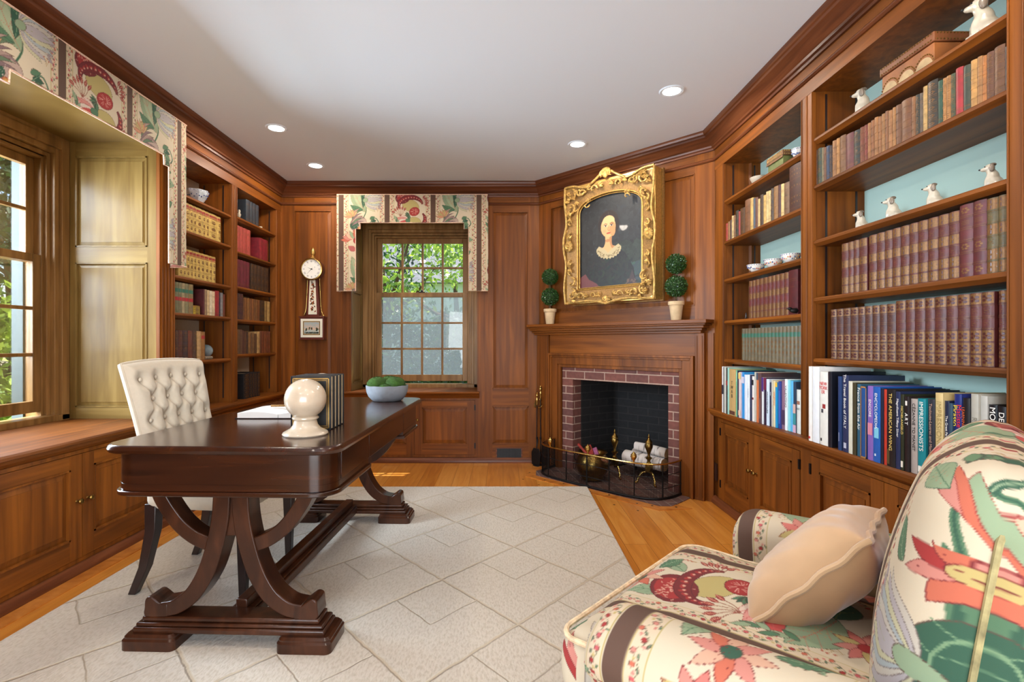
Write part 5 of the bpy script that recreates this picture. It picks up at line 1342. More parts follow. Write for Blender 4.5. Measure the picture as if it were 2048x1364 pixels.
# ================================================================== wall clock
def clock():
    px, w = 622, .0
    X = (624 - 1006) / 1040 * 4.78
    t = empty('banjo_clock', 'antique banjo wall clock with white dial on wooden panel', 'clock', FB(X, 0, 1.15))
    F = lambda u, w, z: FB(X + u, w, z)
    ma = flat('clock_mahogany', C(92, 38, 26), .3, var=.2, vscale=20, coat=.4)
    zc = 1.13 + (683 - 538) / 1040 * 4.76
    G2 = lambda u, z, w: F(u, w, zc + z)
    m = MB(G2); m.lathe([(.096, .0), (.098, .02), (.098, .07), (.092, .075)], seg=40); m.build('drum', ma, t, smooth=True)
    m = MB(G2); rings = [[(r * math.cos(k * math.pi / 24), r * math.sin(k * math.pi / 24), z) for k in range(48)] for r, z in ((.101, .070), (.104, .082), (.100, .094), (.092, .097), (.088, .090), (.088, .078))]
    m.loft(rings, cap=False); m.build('bezel', M['brass'], t, smooth=True)
    m = MB(G2); m.lathe([(.088, .078), (.088, .0835)], seg=40); d = m.build('dial', M['porcelain'], t)
    m = MB(G2)
    for k, nm in enumerate(('XII', 'I', 'II', 'III', 'IIII', 'V', 'VI', 'VII', 'VIII', 'IX', 'X', 'XI')):
        a = R(90 - 30 * k); ca, sa = math.cos(a), math.sin(a); n = len(nm)
        for j, ch in enumerate(nm):
            off = (j - (n - 1) / 2) * .0052
            def seg(x0, y0, x1, y1, th=.0016):
                # local x across, y outward
                T = lambda x, y: ((.071 + y) * ca + (off + x) * sa, (.071 + y) * sa - (off + x) * ca)
                d = Vector((x1 - x0, y1 - y0)).normalized() * th / 2; nn = (-d.y, d.x)
                P = [T(x0 + nn[0], y0 + nn[1]), T(x1 + nn[0], y1 + nn[1]), T(x1 - nn[0], y1 - nn[1]), T(x0 - nn[0], y0 - nn[1])]
                m.prism(P, .0835, .0842, 'z')
            if ch == 'I': seg(0, -.008, 0, .008)
            if ch == 'V': seg(-.0026, .008, 0, -.008); seg(.0026, .008, 0, -.008, .0009)
            if ch == 'X': seg(-.0026, .008, .0026, -.008); seg(.0026, .008, -.0026, -.008, .0009)
    m.build('numerals', M['black'], d, fix=True)
    m = MB(G2)
    def hand(deg, L, th):
        a = R(deg); c_, s_ = math.cos(a), math.sin(a); P = [(-.012 * c_ - th * s_, -.012 * s_ + th * c_), (L * c_, L * s_), (-.012 * c_ + th * s_, -.012 * s_ - th * c_)]
        m.prism(P, .0855, .0865, 'z')
    hand(228, .068, .0022); hand(158, .046, .003); m.lathe([(.006, .084), (.006, .088)], seg=14); m.lathe([(.003, .0836), (.003, .085)], (.03, .018, 0), 10)
    m.build('hands', M['black'], d)
    m = MB(F); zz = zc + .098
    m.lathe([(.022, 0), (.020, .012), (.010, .016), (.014, .022), (.012, .030), (.008, .034), (.018, .048), (.021, .062), (.018, .078), (.010, .096), (.002, .108)], (0, .045, zz), 20)
    m.build('acorn_finial', M['gold'], t, smooth=True)
    z0, z1 = 1.362, zc - .085
    m = MB(F); m.prism([(-.062, z0), (.062, z0), (.040, z1), (-.040, z1)], .0, .055, 'y'); th = m.build('throat', ma, t, bev=.002)
    c = Canvas(.08, .25, .001, (224, 218, 198), wrap=False); rr = random.Random(2)
    for k in range(46): c.leaf(.04 + rr.gauss(0, .007), .02 + k * .0047, .018, .008, rr.random() * 6.3, rr.choice(((150, 52, 26), (190, 110, 36), (70, 34, 20), (168, 72, 34), (60, 50, 30))), (60, 36, 20))
    us, zs = np.linspace(0, 1, 40), np.linspace(0, 1, 110); U, Z = np.meshgrid(us, zs, indexing='ij')
    hw = .040 - .014 * Z; pts = np.array([F(*q) for q in zip(((U - .5) * 2 * hw).ravel(), np.full(U.size, .0565), (z0 + .018 + (z1 - z0 - .03) * Z).ravel())])
    Mi = np.array(W_of(t).inverted()); pts = pts @ Mi[:3, :3].T + Mi[:3, 3]
    arr_mesh('throat_tablet', pts, gridquads(40, 110), M['enamel'], t, c.sample(.04 + (U - .5) * 2 * hw, .25 * Z).reshape(-1, 3))
    for sg in (-1, 1):
        m = MB(F); m.tube(spline([(sg * .055, .03, z1 + .03), (sg * .058, .03, z1 - .05), (sg * .068, .03, z0 + .09), (sg * .085, .03, z0 + .02), (sg * .10, .03, z0 + .004)], 6), .0032, 8); m.build('side_arm', M['brass'], t, smooth=True)
    m = MB(F); m.box(-.112, .0, 1.153, .112, .080, 1.352); m.box(-.118, .0, 1.350, .118, .086, 1.362); m.box(-.116, .0, 1.146, .116, .084, 1.155)
    m.build('box_base', ma, t, bev=.002)
    c = Canvas(.20, .17, .001, (228, 224, 208), wrap=False)
    c.poly([(.022, .022), (.178, .022), (.178, .148), (.022, .148)], (70, 48, 24)); c.poly([(.027, .027), (.173, .027), (.173, .143), (.027, .143)], (190, 150, 80)); c.poly([(.031, .031), (.169, .031), (.169, .139), (.031, .139)], (150, 172, 176))
    for k in range(200):
        y = .07 + rr.random() * .068; f = (y - .07) / .07; c.ell(.036 + rr.random() * .128, y, .008, .003, 0, (214 - 60 * f, 176 - 10 * f, 146 + 30 * f))
    for k in range(120): c.ell(.036 + rr.random() * .128, .052 + rr.random() * .018, .007, .002, 0, rr.choice(((160, 176, 180), (190, 180, 160))))
    for k in range(100): c.ell(.036 + rr.random() * .128, .034 + rr.random() * .014, .005, .002, 0, rr.choice(((50, 52, 40), (72, 66, 44), (40, 40, 34))))
    for x, y in ((.05, .06), (.145, .06), (.08, .07), (.10, .07), (.152, .066)):
        for k in range(14): c.ell(x + rr.gauss(0, .004), y + rr.random() * .022, .003, .004, 0, (44, 54, 40))
    us, zs = np.linspace(0, .20, 120), np.linspace(0, .17, 100); U, Z = np.meshgrid(us, zs, indexing='ij')
    pts = np.array([F(*q) for q in zip((U - .10).ravel(), np.full(U.size, .0815), (1.168 + Z).ravel())]) @ Mi[:3, :3].T + Mi[:3, 3]
    arr_mesh('painted_tablet', pts, gridquads(120, 100), M['enamel'], t, c.sample(U, Z).reshape(-1, 3))
clock()

# ================================================================== fire screen and hearth things
def fender():
    t = empty('fire_fender', 'low curved wire-mesh fire screen with brass rail and finials', 'fire screen', FA(.82, .2, .006))
    path = [(.225, -.0 + .03)] + [(.225, .10)]
    n = 40
    P = []
    for k in range(n + 1):
        a = math.pi - math.pi * k / n; x = math.cos(a); y = math.sin(a); e = .42
        P.append((.822 + .600 * math.copysign(abs(x) ** e, x), .02 + .345 * abs(y) ** .62))
    # densify by arc length
    P = np.array(P); d = np.r_[0, np.cumsum(np.linalg.norm(np.diff(P, axis=0), axis=1))]; L = d[-1]
    at = lambda s: (float(np.interp(s, d, P[:, 0])), float(np.interp(s, d, P[:, 1])))
    H = .252; z0 = .008
    ss = np.linspace(0, L, 90)
    MB(FA).tube([(*at(s), z0 + H) for s in ss], .0065, 8).build('brass_rail', M['brass'], t, smooth=True)
    MB(FA).tube([(*at(s), z0 + .008) for s in ss], .009, 8).build('bottom_rail', M['iron'], t, smooth=True)
    for s in np.linspace(.02, L - .02, 9):
        u, w = at(s); MB(FA).box(u - .004, w - .003, z0, u + .004, w + .003, z0 + H).build('upright', M['iron'], t)
    m = MB(FA); nw = int(L / .0085)
    for k in range(nw):
        u, w = at((k + .5) * L / nw); r = .0011; m.add([(u - r, w - r, z0 + .01), (u + r, w - r, z0 + .01), (u, w + r, z0 + .01), (u - r, w - r, z0 + H - .004), (u + r, w - r, z0 + H - .004), (u, w + r, z0 + H - .004)], [(0, 1, 4, 3), (1, 2, 5, 4), (2, 0, 3, 5)])
    for zz in list(np.arange(.025, .235, .0125)):
        pts = [(*at(s), z0 + zz) for s in ss[::2]]; m.tube(pts, .0010, 3)
    m.build('wire_mesh', M['iron'], t, fix=False)
    m = MB(FA)
    for zz in (.075, .165): m.tube([(*at(s), z0 + zz + .006 * math.sin(s * 9)) for s in ss], .0022, 5)
    m.build('wire_swag', M['iron'], t)
    for px, py in ((1099.5, 0), (1175, 0), (1268.7, 0)):
        best = min(ss, key=lambda s: abs((FA(*at(s), 0)[0] / FA(*at(s), 0)[1]) - (px - 1006) / 1040) + (9 if at(s)[1] < .16 else 0))
        m = MB(FA); m.lathe([(.006, 0), (.008, .014), (.017, .028), (.021, .036), (.024, .043), (.020, .047), (.022, .052), (.016, .062), (.006, .072), (.001, .078)], (*at(best), z0 + H + .003), 14)
        m.build('finial', M['brass'], t, smooth=True)
fender()

def andiron(u, label):
    t = empty('andiron', label, 'andiron', FA(u, -.05, .012), group='pair of brass andirons')
    F = lambda x, y, z: FA(u + x, -.045 + y, .012 + z)
    m = MB(F); m.lathe([(.018, .15), (.020, .165), (.012, .175), (.014, .19), (.026, .20), (.028, .207), (.012, .215), (.010, .235), (.020, .262), (.029, .285), (.031, .30), (.026, .318), (.029, .323), (.024, .335), (.012, .352), (.006, .36), (.009, .37), (.002, .392)], seg=18)
    m.build('urn_post', M['oldbrass'], t, smooth=True)
    m = MB(F); m.box(-.022, -.022, .095, .022, .022, .15); m.build('plinth', M['oldbrass'], t, bev=.003)
    for sg in (-1, 1):
        m = MB(F); m.tube(spline([(0, 0, .10), (sg * .045, .02, .085), (sg * .07, .035, .04), (sg * .075, .045, .012), (sg * .095, .055, .006)], 5), [.009] * 15 + [.007] * 6, 8); m.build('leg', M['brass'], t, smooth=True)
    m = MB(F); m.box(-.008, -.34, .075, .008, 0, .093); m.box(-.008, -.34, 0, .008, -.32, .08); m.build('log_bar', M['iron'], t)
andiron(.800, 'brass urn andiron near the middle of the firebox'); andiron(1.115, 'brass urn andiron in front of the birch logs')
M['birch'] = None
def birch_mat():
    m, nt, b = new_mat('birch_bark'); tc = N(nt, 'ShaderNodeTexCoord'); mp = N(nt, 'ShaderNodeMapping'); mp.inputs['Scale'].default_value = (40, 8, 8); nt.links.new(tc.outputs['Object'], mp.inputs[0])
    n = N(nt, 'ShaderNodeTexNoise'); n.inputs['Scale'].default_value = 1.2; n.inputs['Detail'].default_value = 5; nt.links.new(mp.outputs[0], n.inputs['Vector'])
    cr = N(nt, 'ShaderNodeValToRGB'); e = cr.color_ramp.elements; e[0].position = .30; e[0].color = C(70, 50, 40); e[1].position = .47; e[1].color = C(214, 204, 196)
    nt.links.new(n.outputs[0], cr.inputs[0]); nt.links.new(cr.outputs[0], b.inputs['Base Color']); b.inputs['Roughness'].default_value = .8; return m
M['birch'] = birch_mat(); M['endgrain'] = flat('cut_wood', C(178, 132, 86), .85, var=.2, vscale=60)
def log(p0, p1, r, label, sd):
    a, b = Vector(FA(*p0)), Vector(FA(*p1)); t = bpy.data.objects.new('birch_log', None); COL.objects.link(t); tag(t, label, 'log', 'birch logs in the fireplace')
    L = (b - a).length; rot = (b - a).to_track_quat('X', 'Z').to_matrix().to_4x4(); Wm = Matrix.Translation(a) @ rot; t.location = a; t.rotation_euler = rot.to_euler(); WM[t.name] = Wm
    rr = random.Random(sd); m = MB(); secs = []
    ph = [rr.random() * 6 for _ in range(3)]
    for k in range(12):
        x = L * k / 11; secs.append([(x, (r + .004 * math.sin(3 * q + ph[0] + x * 5)) * math.cos(q), (r + .004 * math.sin(2 * q + ph[1] + x * 9)) * math.sin(q)) for q in [2 * math.pi * j / 18 for j in range(18)]])
    m.loft(secs, cap=False); m.build('bark', M['birch'], t, local=True, smooth='all')
    for x, s in ((-.0005, secs[0]), (L + .0005, secs[-1])):
        MB().loft([[(x, y * .97, z * .97) for _, y, z in s], [(x + (.0015 if x < .1 else -.0015), y * .5, z * .5) for _, y, z in s]]).build('cut_end', M['endgrain'], t, local=True)
log((.83, -.16, .165), (1.20, -.13, .158), .055, 'birch log at the front of the firebox stack', 1)
log((.84, -.275, .170), (1.15, -.27, .170), .052, 'birch log at the back of the firebox stack', 2)
log((.90, -.21, .258), (1.19, -.19, .242), .036, 'thin split birch log resting on top of two others', 3)

# brass cauldron with kindling
cu, cw = .72, .155
t = empty('brass_cauldron', 'ribbed brass cauldron behind the fire screen', 'cauldron', FA(cu, cw, .012))
m = MB(); rings = []
for r, z in [(.060, 0), (.085, .004), (.090, .012), (.085, .02), (.105, .045), (.128, .085), (.135, .125), (.128, .165), (.112, .195), (.104, .206), (.112, .216), (.122, .220), (.120, .226), (.100, .212), (.095, .18), (.02, .10)]:
    rings.append([((r * (1 + (.012 if (k % 2 and .03 < z < .19) else 0))) * math.cos(k * math.pi / 32), (r * (1 + (.012 if (k % 2 and .03 < z < .19) else 0))) * math.sin(k * math.pi / 32), z) for k in range(64)])
m.loft(rings); m.build('pot', M['oldbrass'], t, local=True, smooth='all')
m = MB(); m.tube(spline([(-.118, 0, .20), (-.14, 0, .21), (-.145, .0, .17), (-.125, 0, .15)], 5), .005, 8); m.build('ring_handle', M['iron'], t, local=True, smooth=True)
for k, (du, dw, l0, an, hh, col, lb) in enumerate(((-.035, .01, .20, -38, .018, (140, 40, 30), 'red bellows handle sticking out of brass cauldron'), (-.01, -.01, .13, -58, .06, (150, 46, 34), 'broad red leather bellows lying in brass cauldron'), (.055, .0, .12, -64, .035, (150, 78, 112), 'purple fatwood box end poking out of cauldron'), (.08, .03, .14, -12, .02, (122, 74, 46), 'brown stick resting on the cauldron rim'))):
    a = R(an); p = Vector(FA(cu + du, cw + dw, .20)); o = MB(); o.box(-l0 * .35, -.008, -hh / 2, l0 * .65, .008, hh / 2)
    ob = o.build(('bellows', 'bellows', 'fatwood_box', 'kindling_stick')[k], flat('kindling_%d' % k, C(*col), .5, var=.25, vscale=30), bev=.003)
    ob.location = p; ob.rotation_euler = (0, R(180 + -an if k != 3 else 10), math.atan2(dy, dx)); tag(ob, lb, ('bellows', 'bellows', 'box', 'stick')[k])
# fire tools in the corner
t = empty('fire_tool_set', 'brass-handled fire tools with ash shovel left of the fireplace', 'fire tools', FA(.065, .085, 0))
F = lambda x, y, z: FA(.070 + x, .080 + y, z)
MB(F).lathe([(.055, 0.0), (.055, .008), (.03, .014), (.012, .02)], seg=20).build('stand_base', M['iron'], t, smooth=True)
for k, (x, y, top) in enumerate(((.02, .0, .72), (-.012, .012, .66), (.004, -.018, .62))):
    m = MB(F); m.tube([(x * 1.4, y, .03), (x, y, .50), (x, y, top - .11)], .0045, 7); m.tube([(x, y, .24), (x, y, .26)], .009, 8); m.build('shaft', M['iron'], t, smooth=True)
    m = MB(F); m.lathe([(.006, 0), (.010, .012), (.007, .03), (.012, .045), (.009, .06), (.007, .07), (.014, .082), (.016, .092), (.012, .10), (.014, .106), (.006, .116)], (x, y, top - .11), 12); m.build('handle', M['brass'], t, smooth=True)
MB(F).tube([(-.055, .0, .53), (-.03, .01, .525), (.02, 0, .53), (.035, -.01, .55)], .005, 7).build('hook_bar', M['brass'], t, smooth=True)
m = MB(F); m.tube([(-.055, 0, .53), (-.055, 0, .56)], .004, 6); m.tube([(-.035, .01, .53), (-.035, .01, .59)], .006, 8); m.build('hook', M['brass'], t, smooth=True)
m = MB(F); m.prism([(-.055, .01), (.04, .01), (.05, .12), (.03, .16), (-.035, .16), (-.06, .12)], .03, .036, 'y'); m.tube([(0, .03, .16), (.0, .015, .24)], .006, 6); m.build('shovel', M['iron'], t, bev=.002)

# ================================================================== figurines, bowls and boxes on the shelves
def RX(px, w=.03): return (XR + w) * 1040 / (px - 1006)     # photo column on the right wall -> Y at depth w inside the shelf
M['pottery'] = flat('aged_white_pottery', C(186, 177, 160), .35, coat=.4, var=.10, vscale=45)
M['greyfur'] = flat('grey_brown_glaze', C(120, 106, 92), .35, coat=.4, var=.2, vscale=60)
def blob(name, parts, mat, parent, vox=.004):
    m = MB()
    for c, r in parts: m.ball(c, r, 14, 9)
    o = m.build(name, mat, parent, local=True, smooth='all')
    md = o.modifiers.new('r', 'REMESH'); md.mode = 'VOXEL'; md.voxel_size = vox; md.use_smooth_shade = True
    s = o.modifiers.new('s', 'SMOOTH'); s.iterations = 4; s.factor = .5
    return o
def make_dog(label):
    t = empty('spaniel_figurine', label, 'figurine', (0, 0, 0), group='white pottery spaniels')
    blob('body', [((0, 0, .028), (.030, .034, .028)), ((0, -.004, .052), (.025, .024, .034)), ((0, -.010, .078), (.019, .017, .020)), ((0, -.014, .098), (.019, .019, .018)), ((0, -.036, .092), (.009, .013, .009)),
                  ((-.012, -.026, .028), (.007, .008, .030)), ((.012, -.026, .028), (.007, .008, .030)), ((-.012, -.033, .006), (.009, .013, .006)), ((.012, -.033, .006), (.009, .013, .006)), ((-.024, .006, .018), (.013, .024, .018)), ((.024, .006, .018), (.013, .024, .018)), ((.018, .034, .010), (.010, .014, .008))], M['pottery'], t)
    blob('ears', [((-.021, -.008, .092), (.006, .011, .019)), ((.021, -.008, .092), (.006, .011, .019)), ((0, -.004, .110), (.017, .014, .008))], M['greyfur'], t, .003)
    m = MB(); m.ball((0, -.049, .094), (.0045, .004, .0035), 8, 6); m.ball((-.009, -.031, .103), .0026, 8, 6); m.ball((.009, -.031, .103), .0026, 8, 6); m.build('nose_and_eyes', M['black'], t, local=True, smooth=True)
    return t
def put(t, loc, rz, sc=1.0): t.location = loc; t.rotation_euler = (0, 0, rz); t.scale = (sc, sc, sc)
dog = make_dog('white pottery spaniel figurine beside the studded chest, end nearer fireplace')
dogs = [(1729, TB[0], R(-130), 1.0, None), (1972, TB[0], R(-125), 1.18, 'largest pottery spaniel figurine on top shelf right of studded chest'),
        (1724, TB[2], R(-120), .72, 'smallest pottery spaniel figurine, leftmost of four on middle shelf'), (1788, TB[2], R(-130), .80, 'pottery spaniel figurine, second from left on middle shelf'),
        (1870, TB[2], R(-125), .74, 'pottery spaniel figurine, third from left on middle shelf'), (1988, TB[2], R(-130), .70, 'pottery spaniel figurine, rightmost of four on middle shelf')]
for k, (px, z, rz, sc, lb) in enumerate(dogs):
    o = dog if k == 0 else copy_tree(dog)
    if lb: o['label'] = lb
    wd = .07; put(o, (XR + wd, RX(px, wd), z + .0005), rz, sc)
# studded chest
def chest(px0, px1, z, w, dpt, hb, hl, mb, ml, name, label, stud=True, notch=False):
    y1, y0 = RX(px0, w), RX(px1, w); L = abs(y1 - y0); t = empty(name, label, 'box', (XR + w + dpt / 2, (y0 + y1) / 2, z + .0005))
    m = MB(); m.box(-dpt / 2, -L / 2, 0, dpt / 2, L / 2, hb); m.build('case', mb, t, local=True, bev=.003)
    m = MB(); m.box(-dpt / 2 - .006, -L / 2 - .006, hb + .001, dpt / 2 + .006, L / 2 + .006, hb + hl); 
    if notch: m.box(-dpt / 2 - .007, -L / 2 - .007, hb - .012, -dpt / 2 - .003, L / 2 + .007, hb)
    ld = m.build('lid', ml, t, local=True, bev=.004)
    m = MB()
    for s_ in range(int(L / .012)):
        y = -L / 2 + .006 + s_ * .012
        for zz in (hb + .008, hb + hl - .006): m.ball((-dpt / 2 - .007, y, zz), .0028, 6, 4)
    for s_ in range(int(dpt / .012)):
        x = -dpt / 2 + .006 + s_ * .012
        for zz in (hb + .008, hb + hl - .006): m.ball((x, -L / 2 - .007, zz), .0028, 6, 4)
    if stud:
        for cy in (-L * .33, 0, L * .33):
            for a in np.linspace(0, math.pi, 16): m.ball((-dpt / 2 - .001, cy + .045 * math.cos(a), .005 + .05 * math.sin(a)), .0028, 6, 4)
    m.build('brass_nails', M['oldbrass'], t, local=True, smooth=True)
    if stud:
        m = MB()
        for cy in (-L * .33, 0, L * .33): m.prism([(cy + .040 * math.cos(a), .002 + .044 * math.sin(a)) for a in np.linspace(0, math.pi, 14)], -dpt / 2 - .0012, -dpt / 2 + .001, 'x')
        m.build('hide_panel', flat('pale_hide', C(176, 150, 112), .8, var=.2, vscale=30), t, local=True)
chest(1764, 1868, TB[0], .035, .19, .082, .036, flat('tan_leather', C(136, 80, 36), .6, var=.3, vscale=14), flat('brown_leather', C(112, 64, 32), .55, var=.3, vscale=14), 'studded_chest', 'brass-studded tan leather chest on the top shelf between two spaniels')
chest(1536, 1566, TA[0], .035, .15, .062, .030, flat('olive_green_paint', C(96, 104, 56), .6, var=.3, vscale=22), flat('worn_brown_lid', C(118, 84, 52), .6, var=.25, vscale=30), 'painted_casket', 'small green casket with scalloped brown lid on top shelf', False, True)

def bowl(x, y, z, r, h, mat, name, label, group=None, foot=.45, seg=28, spots=None):
    t = empty(name, label, 'bowl' if 'bowl' in name else 'cup', (x, y, z + .0005), 0, group)
    m = MB(); prof = [(r * foot, 0), (r * foot, .004), (r * (foot + .1), h * .16), (r * .78, h * .45), (r * .93, h * .78), (r, h), (r - .003, h), (r * .88, h * .76), (r * .7, h * .42), (r * .3, h * .2)]
    m.loft([[(q * math.cos(k * 2 * math.pi / seg), q * math.sin(k * 2 * math.pi / seg), zz) for k in range(seg)] for q, zz in prof]); m.build('bowl', mat, t, local=True, smooth=True if seg > 12 else 20)
    if spots:
        m = MB(); rr = random.Random(int(y * 100))
        for k in range(26):
            a = k * 2 * math.pi / 26; f = .25 + .5 * rr.random(); q = r * (.62 + .34 * f) + .0012; zz = h * (.25 + .55 * f)
            m.ball((q * math.cos(a), q * math.sin(a), zz), (.0042, .0042, .004 + .002 * rr.random()), 6, 4, rr.choice(range(len(spots))))
        for k in range(24):
            a = (k + .5) * 2 * math.pi / 24; m.ball(((r * .985) * math.cos(a), (r * .985) * math.sin(a), h * .90), .0028, 6, 4, 0)
        m.build('painted_pattern', spots, t, local=True, smooth=True)
    return t
bluep = flat('cobalt_glaze', C(54, 74, 128), .25, coat=.4); redp = flat('iron_red_glaze', C(176, 70, 48), .25, coat=.4); goldp = flat('ochre_glaze', C(206, 150, 70), .25, coat=.4)
bowl(XR + .08, RX(1519, .08), TA[0], .055, .050, M['pottery'], 'scalloped_bowl', 'cream scalloped bowl left of green casket', None)
bowl(XR + .06, RX(1598, .06), TA[0], .036, .055, M['porcelain'], 'teacup', 'white and blue cup right of the green casket', None, spots=[bluep])
for k, (px, lb) in enumerate(((1512, 'leftmost of three painted porcelain tea bowls'), (1547, 'middle of three painted porcelain tea bowls'), (1582, 'rightmost of three painted porcelain tea bowls'))):
    bowl(XR + .05, RX(px, .05), TA[2], .052, .046, M['porcelain'], 'tea_bowl', lb + ' on shelf', 'painted tea bowls in the right bookcase', spots=[bluep, redp, goldp, bluep])
def LX(px, w=.03): return (-XL + w) * 1040 / (1006 - px)
bowl(XL - .07, LX(392, .07) , TC[0], .082, .085, flat('blue_white_delft', C(196, 204, 212), .25, coat=.4, var=.25, vscale=40), 'delft_bowl', 'blue and white octagonal bowl on top shelf by the valance', None, .5, 8, spots=[bluep])
t = empty('glass_figurine', 'small clear glass ornament beside the tall black books', 'figurine', (XL - .05, LX(478, .05), TD[0] + .0005))
MB().lathe([(.016, 0), (.018, .006), (.008, .016), (.014, .03), (.016, .04), (.008, .052), (.012, .062), (.010, .074), (.003, .08)], seg=14).build('ornament', M['pottery'], t, local=True, smooth=True)
t = empty('seashell', 'pale seashell at the right end of black books', 'shell', (XL - .05, LX(520, .05), TD[0] + .0005))
blob('shell', [((0, 0, .012), (.02, .016, .013)), ((.004, .012, .018), (.012, .012, .010)), ((-.004, -.012, .010), (.010, .010, .009))], M['pottery'], t)
t = empty('glass_paperweight', 'round blue-grey glass globe behind brown volumes on left bookcase', 'paperweight', (XL - .13, LX(412, .13), TC[4] + .0005))
m = MB(); m.lathe([(.022, 0), (.024, .006), (.014, .014)], seg=20); m.build('stand', M['steel'], t, local=True, smooth=True)
MB().ball((0, 0, .058), .047, 24, 16).build('globe', flat('blue_grey_glass', C(140, 160, 168), .12, var=.35, vscale=22, coat=.6), t, local=True, smooth=True)
# pewter bird at the foot of the maroon set
t = empty('bird_figurine', 'dark pewter bird standing before dark red volume', 'figurine', (XR + .012, RX(1590, .012), TA[3] + .0005), R(-90))
blob('body', [((0, 0, .018), (.012, .028, .014)), ((0, -.026, .028), (.008, .012, .009)), ((0, -.042, .027), (.003, .010, .003)), ((0, .034, .02), (.008, .016, .005))], M['iron'], t, .003)
t = empty('tiny_figurine', 'tiny dark figurine left of the maroon gilt set', 'figurine', (XR + .03, RX(1492, .03), TA[3] + .0005))
blob('body', [((0, 0, .008), (.009, .009, .008)), ((0, 0, .022), (.006, .006, .012)), ((0, 0, .036), (.005, .005, .006))], M['espresso'], t, .003)

# ================================================================== books
M['spinegold'] = flat('spine_gilding', C(118, 82, 44), .45, .3, var=.25, vscale=160)
M['spinedull'] = flat('rubbed_spine_gilding', C(122, 88, 56), .5, .25, var=.3, vscale=160)
M['labelred'] = flat('crimson_label', C(150, 36, 40), .5, var=.15, vscale=60)
M['labelblack'] = flat('black_label', C(24, 22, 26), .5)
M['labelgreen'] = flat('green_label', C(44, 96, 78), .5)
M['labelpale'] = flat('pale_label', C(214, 206, 188), .6)
M['ink'] = flat('title_black', C(20, 20, 24), .5); M['white_ink'] = flat('title_white', C(236, 234, 226), .5); M['gold_ink'] = flat('title_gold', C(226, 196, 110), .4)
M['red_ink'] = flat('title_red', C(206, 40, 44), .5); M['yellow_ink'] = flat('title_yellow', C(238, 206, 60), .5)
def arc(t, bulge, g=0, n=7, f=1.0):
    """front outline of a spine t wide; y is negative towards the room"""
    hw = t / 2 * f
    return [(t / 2 - hw + 2 * hw * k / (n - 1), -(bulge * (1 - ((k / (n - 1)) * 2 - 1) ** 2 * f * f)) - g) for k in range(n)]
def spine_patch(m, t, bulge, z0, z1, g, mi, f=.94, shape=None):
    a = arc(t, bulge, g, 7, f); 
    vs = [(x, y, z0) for x, y in a] + [(x, y, z1) for x, y in a]
    m.add(vs, [(k, k + 1, 8 + k, 7 + k) for k in range(6)], mi)
def spine_shape(m, t, bulge, pts, g, mi):
    """pts in (x 0..1, z metres), laid on the curved spine"""
    def P(x, z): k = x * 2 - 1; return (x * t, -(bulge * (1 - k * k)) - g, z)
    m.add([P(x, z) for x, z in pts], [tuple(range(len(pts)))], mi)
BK = {}
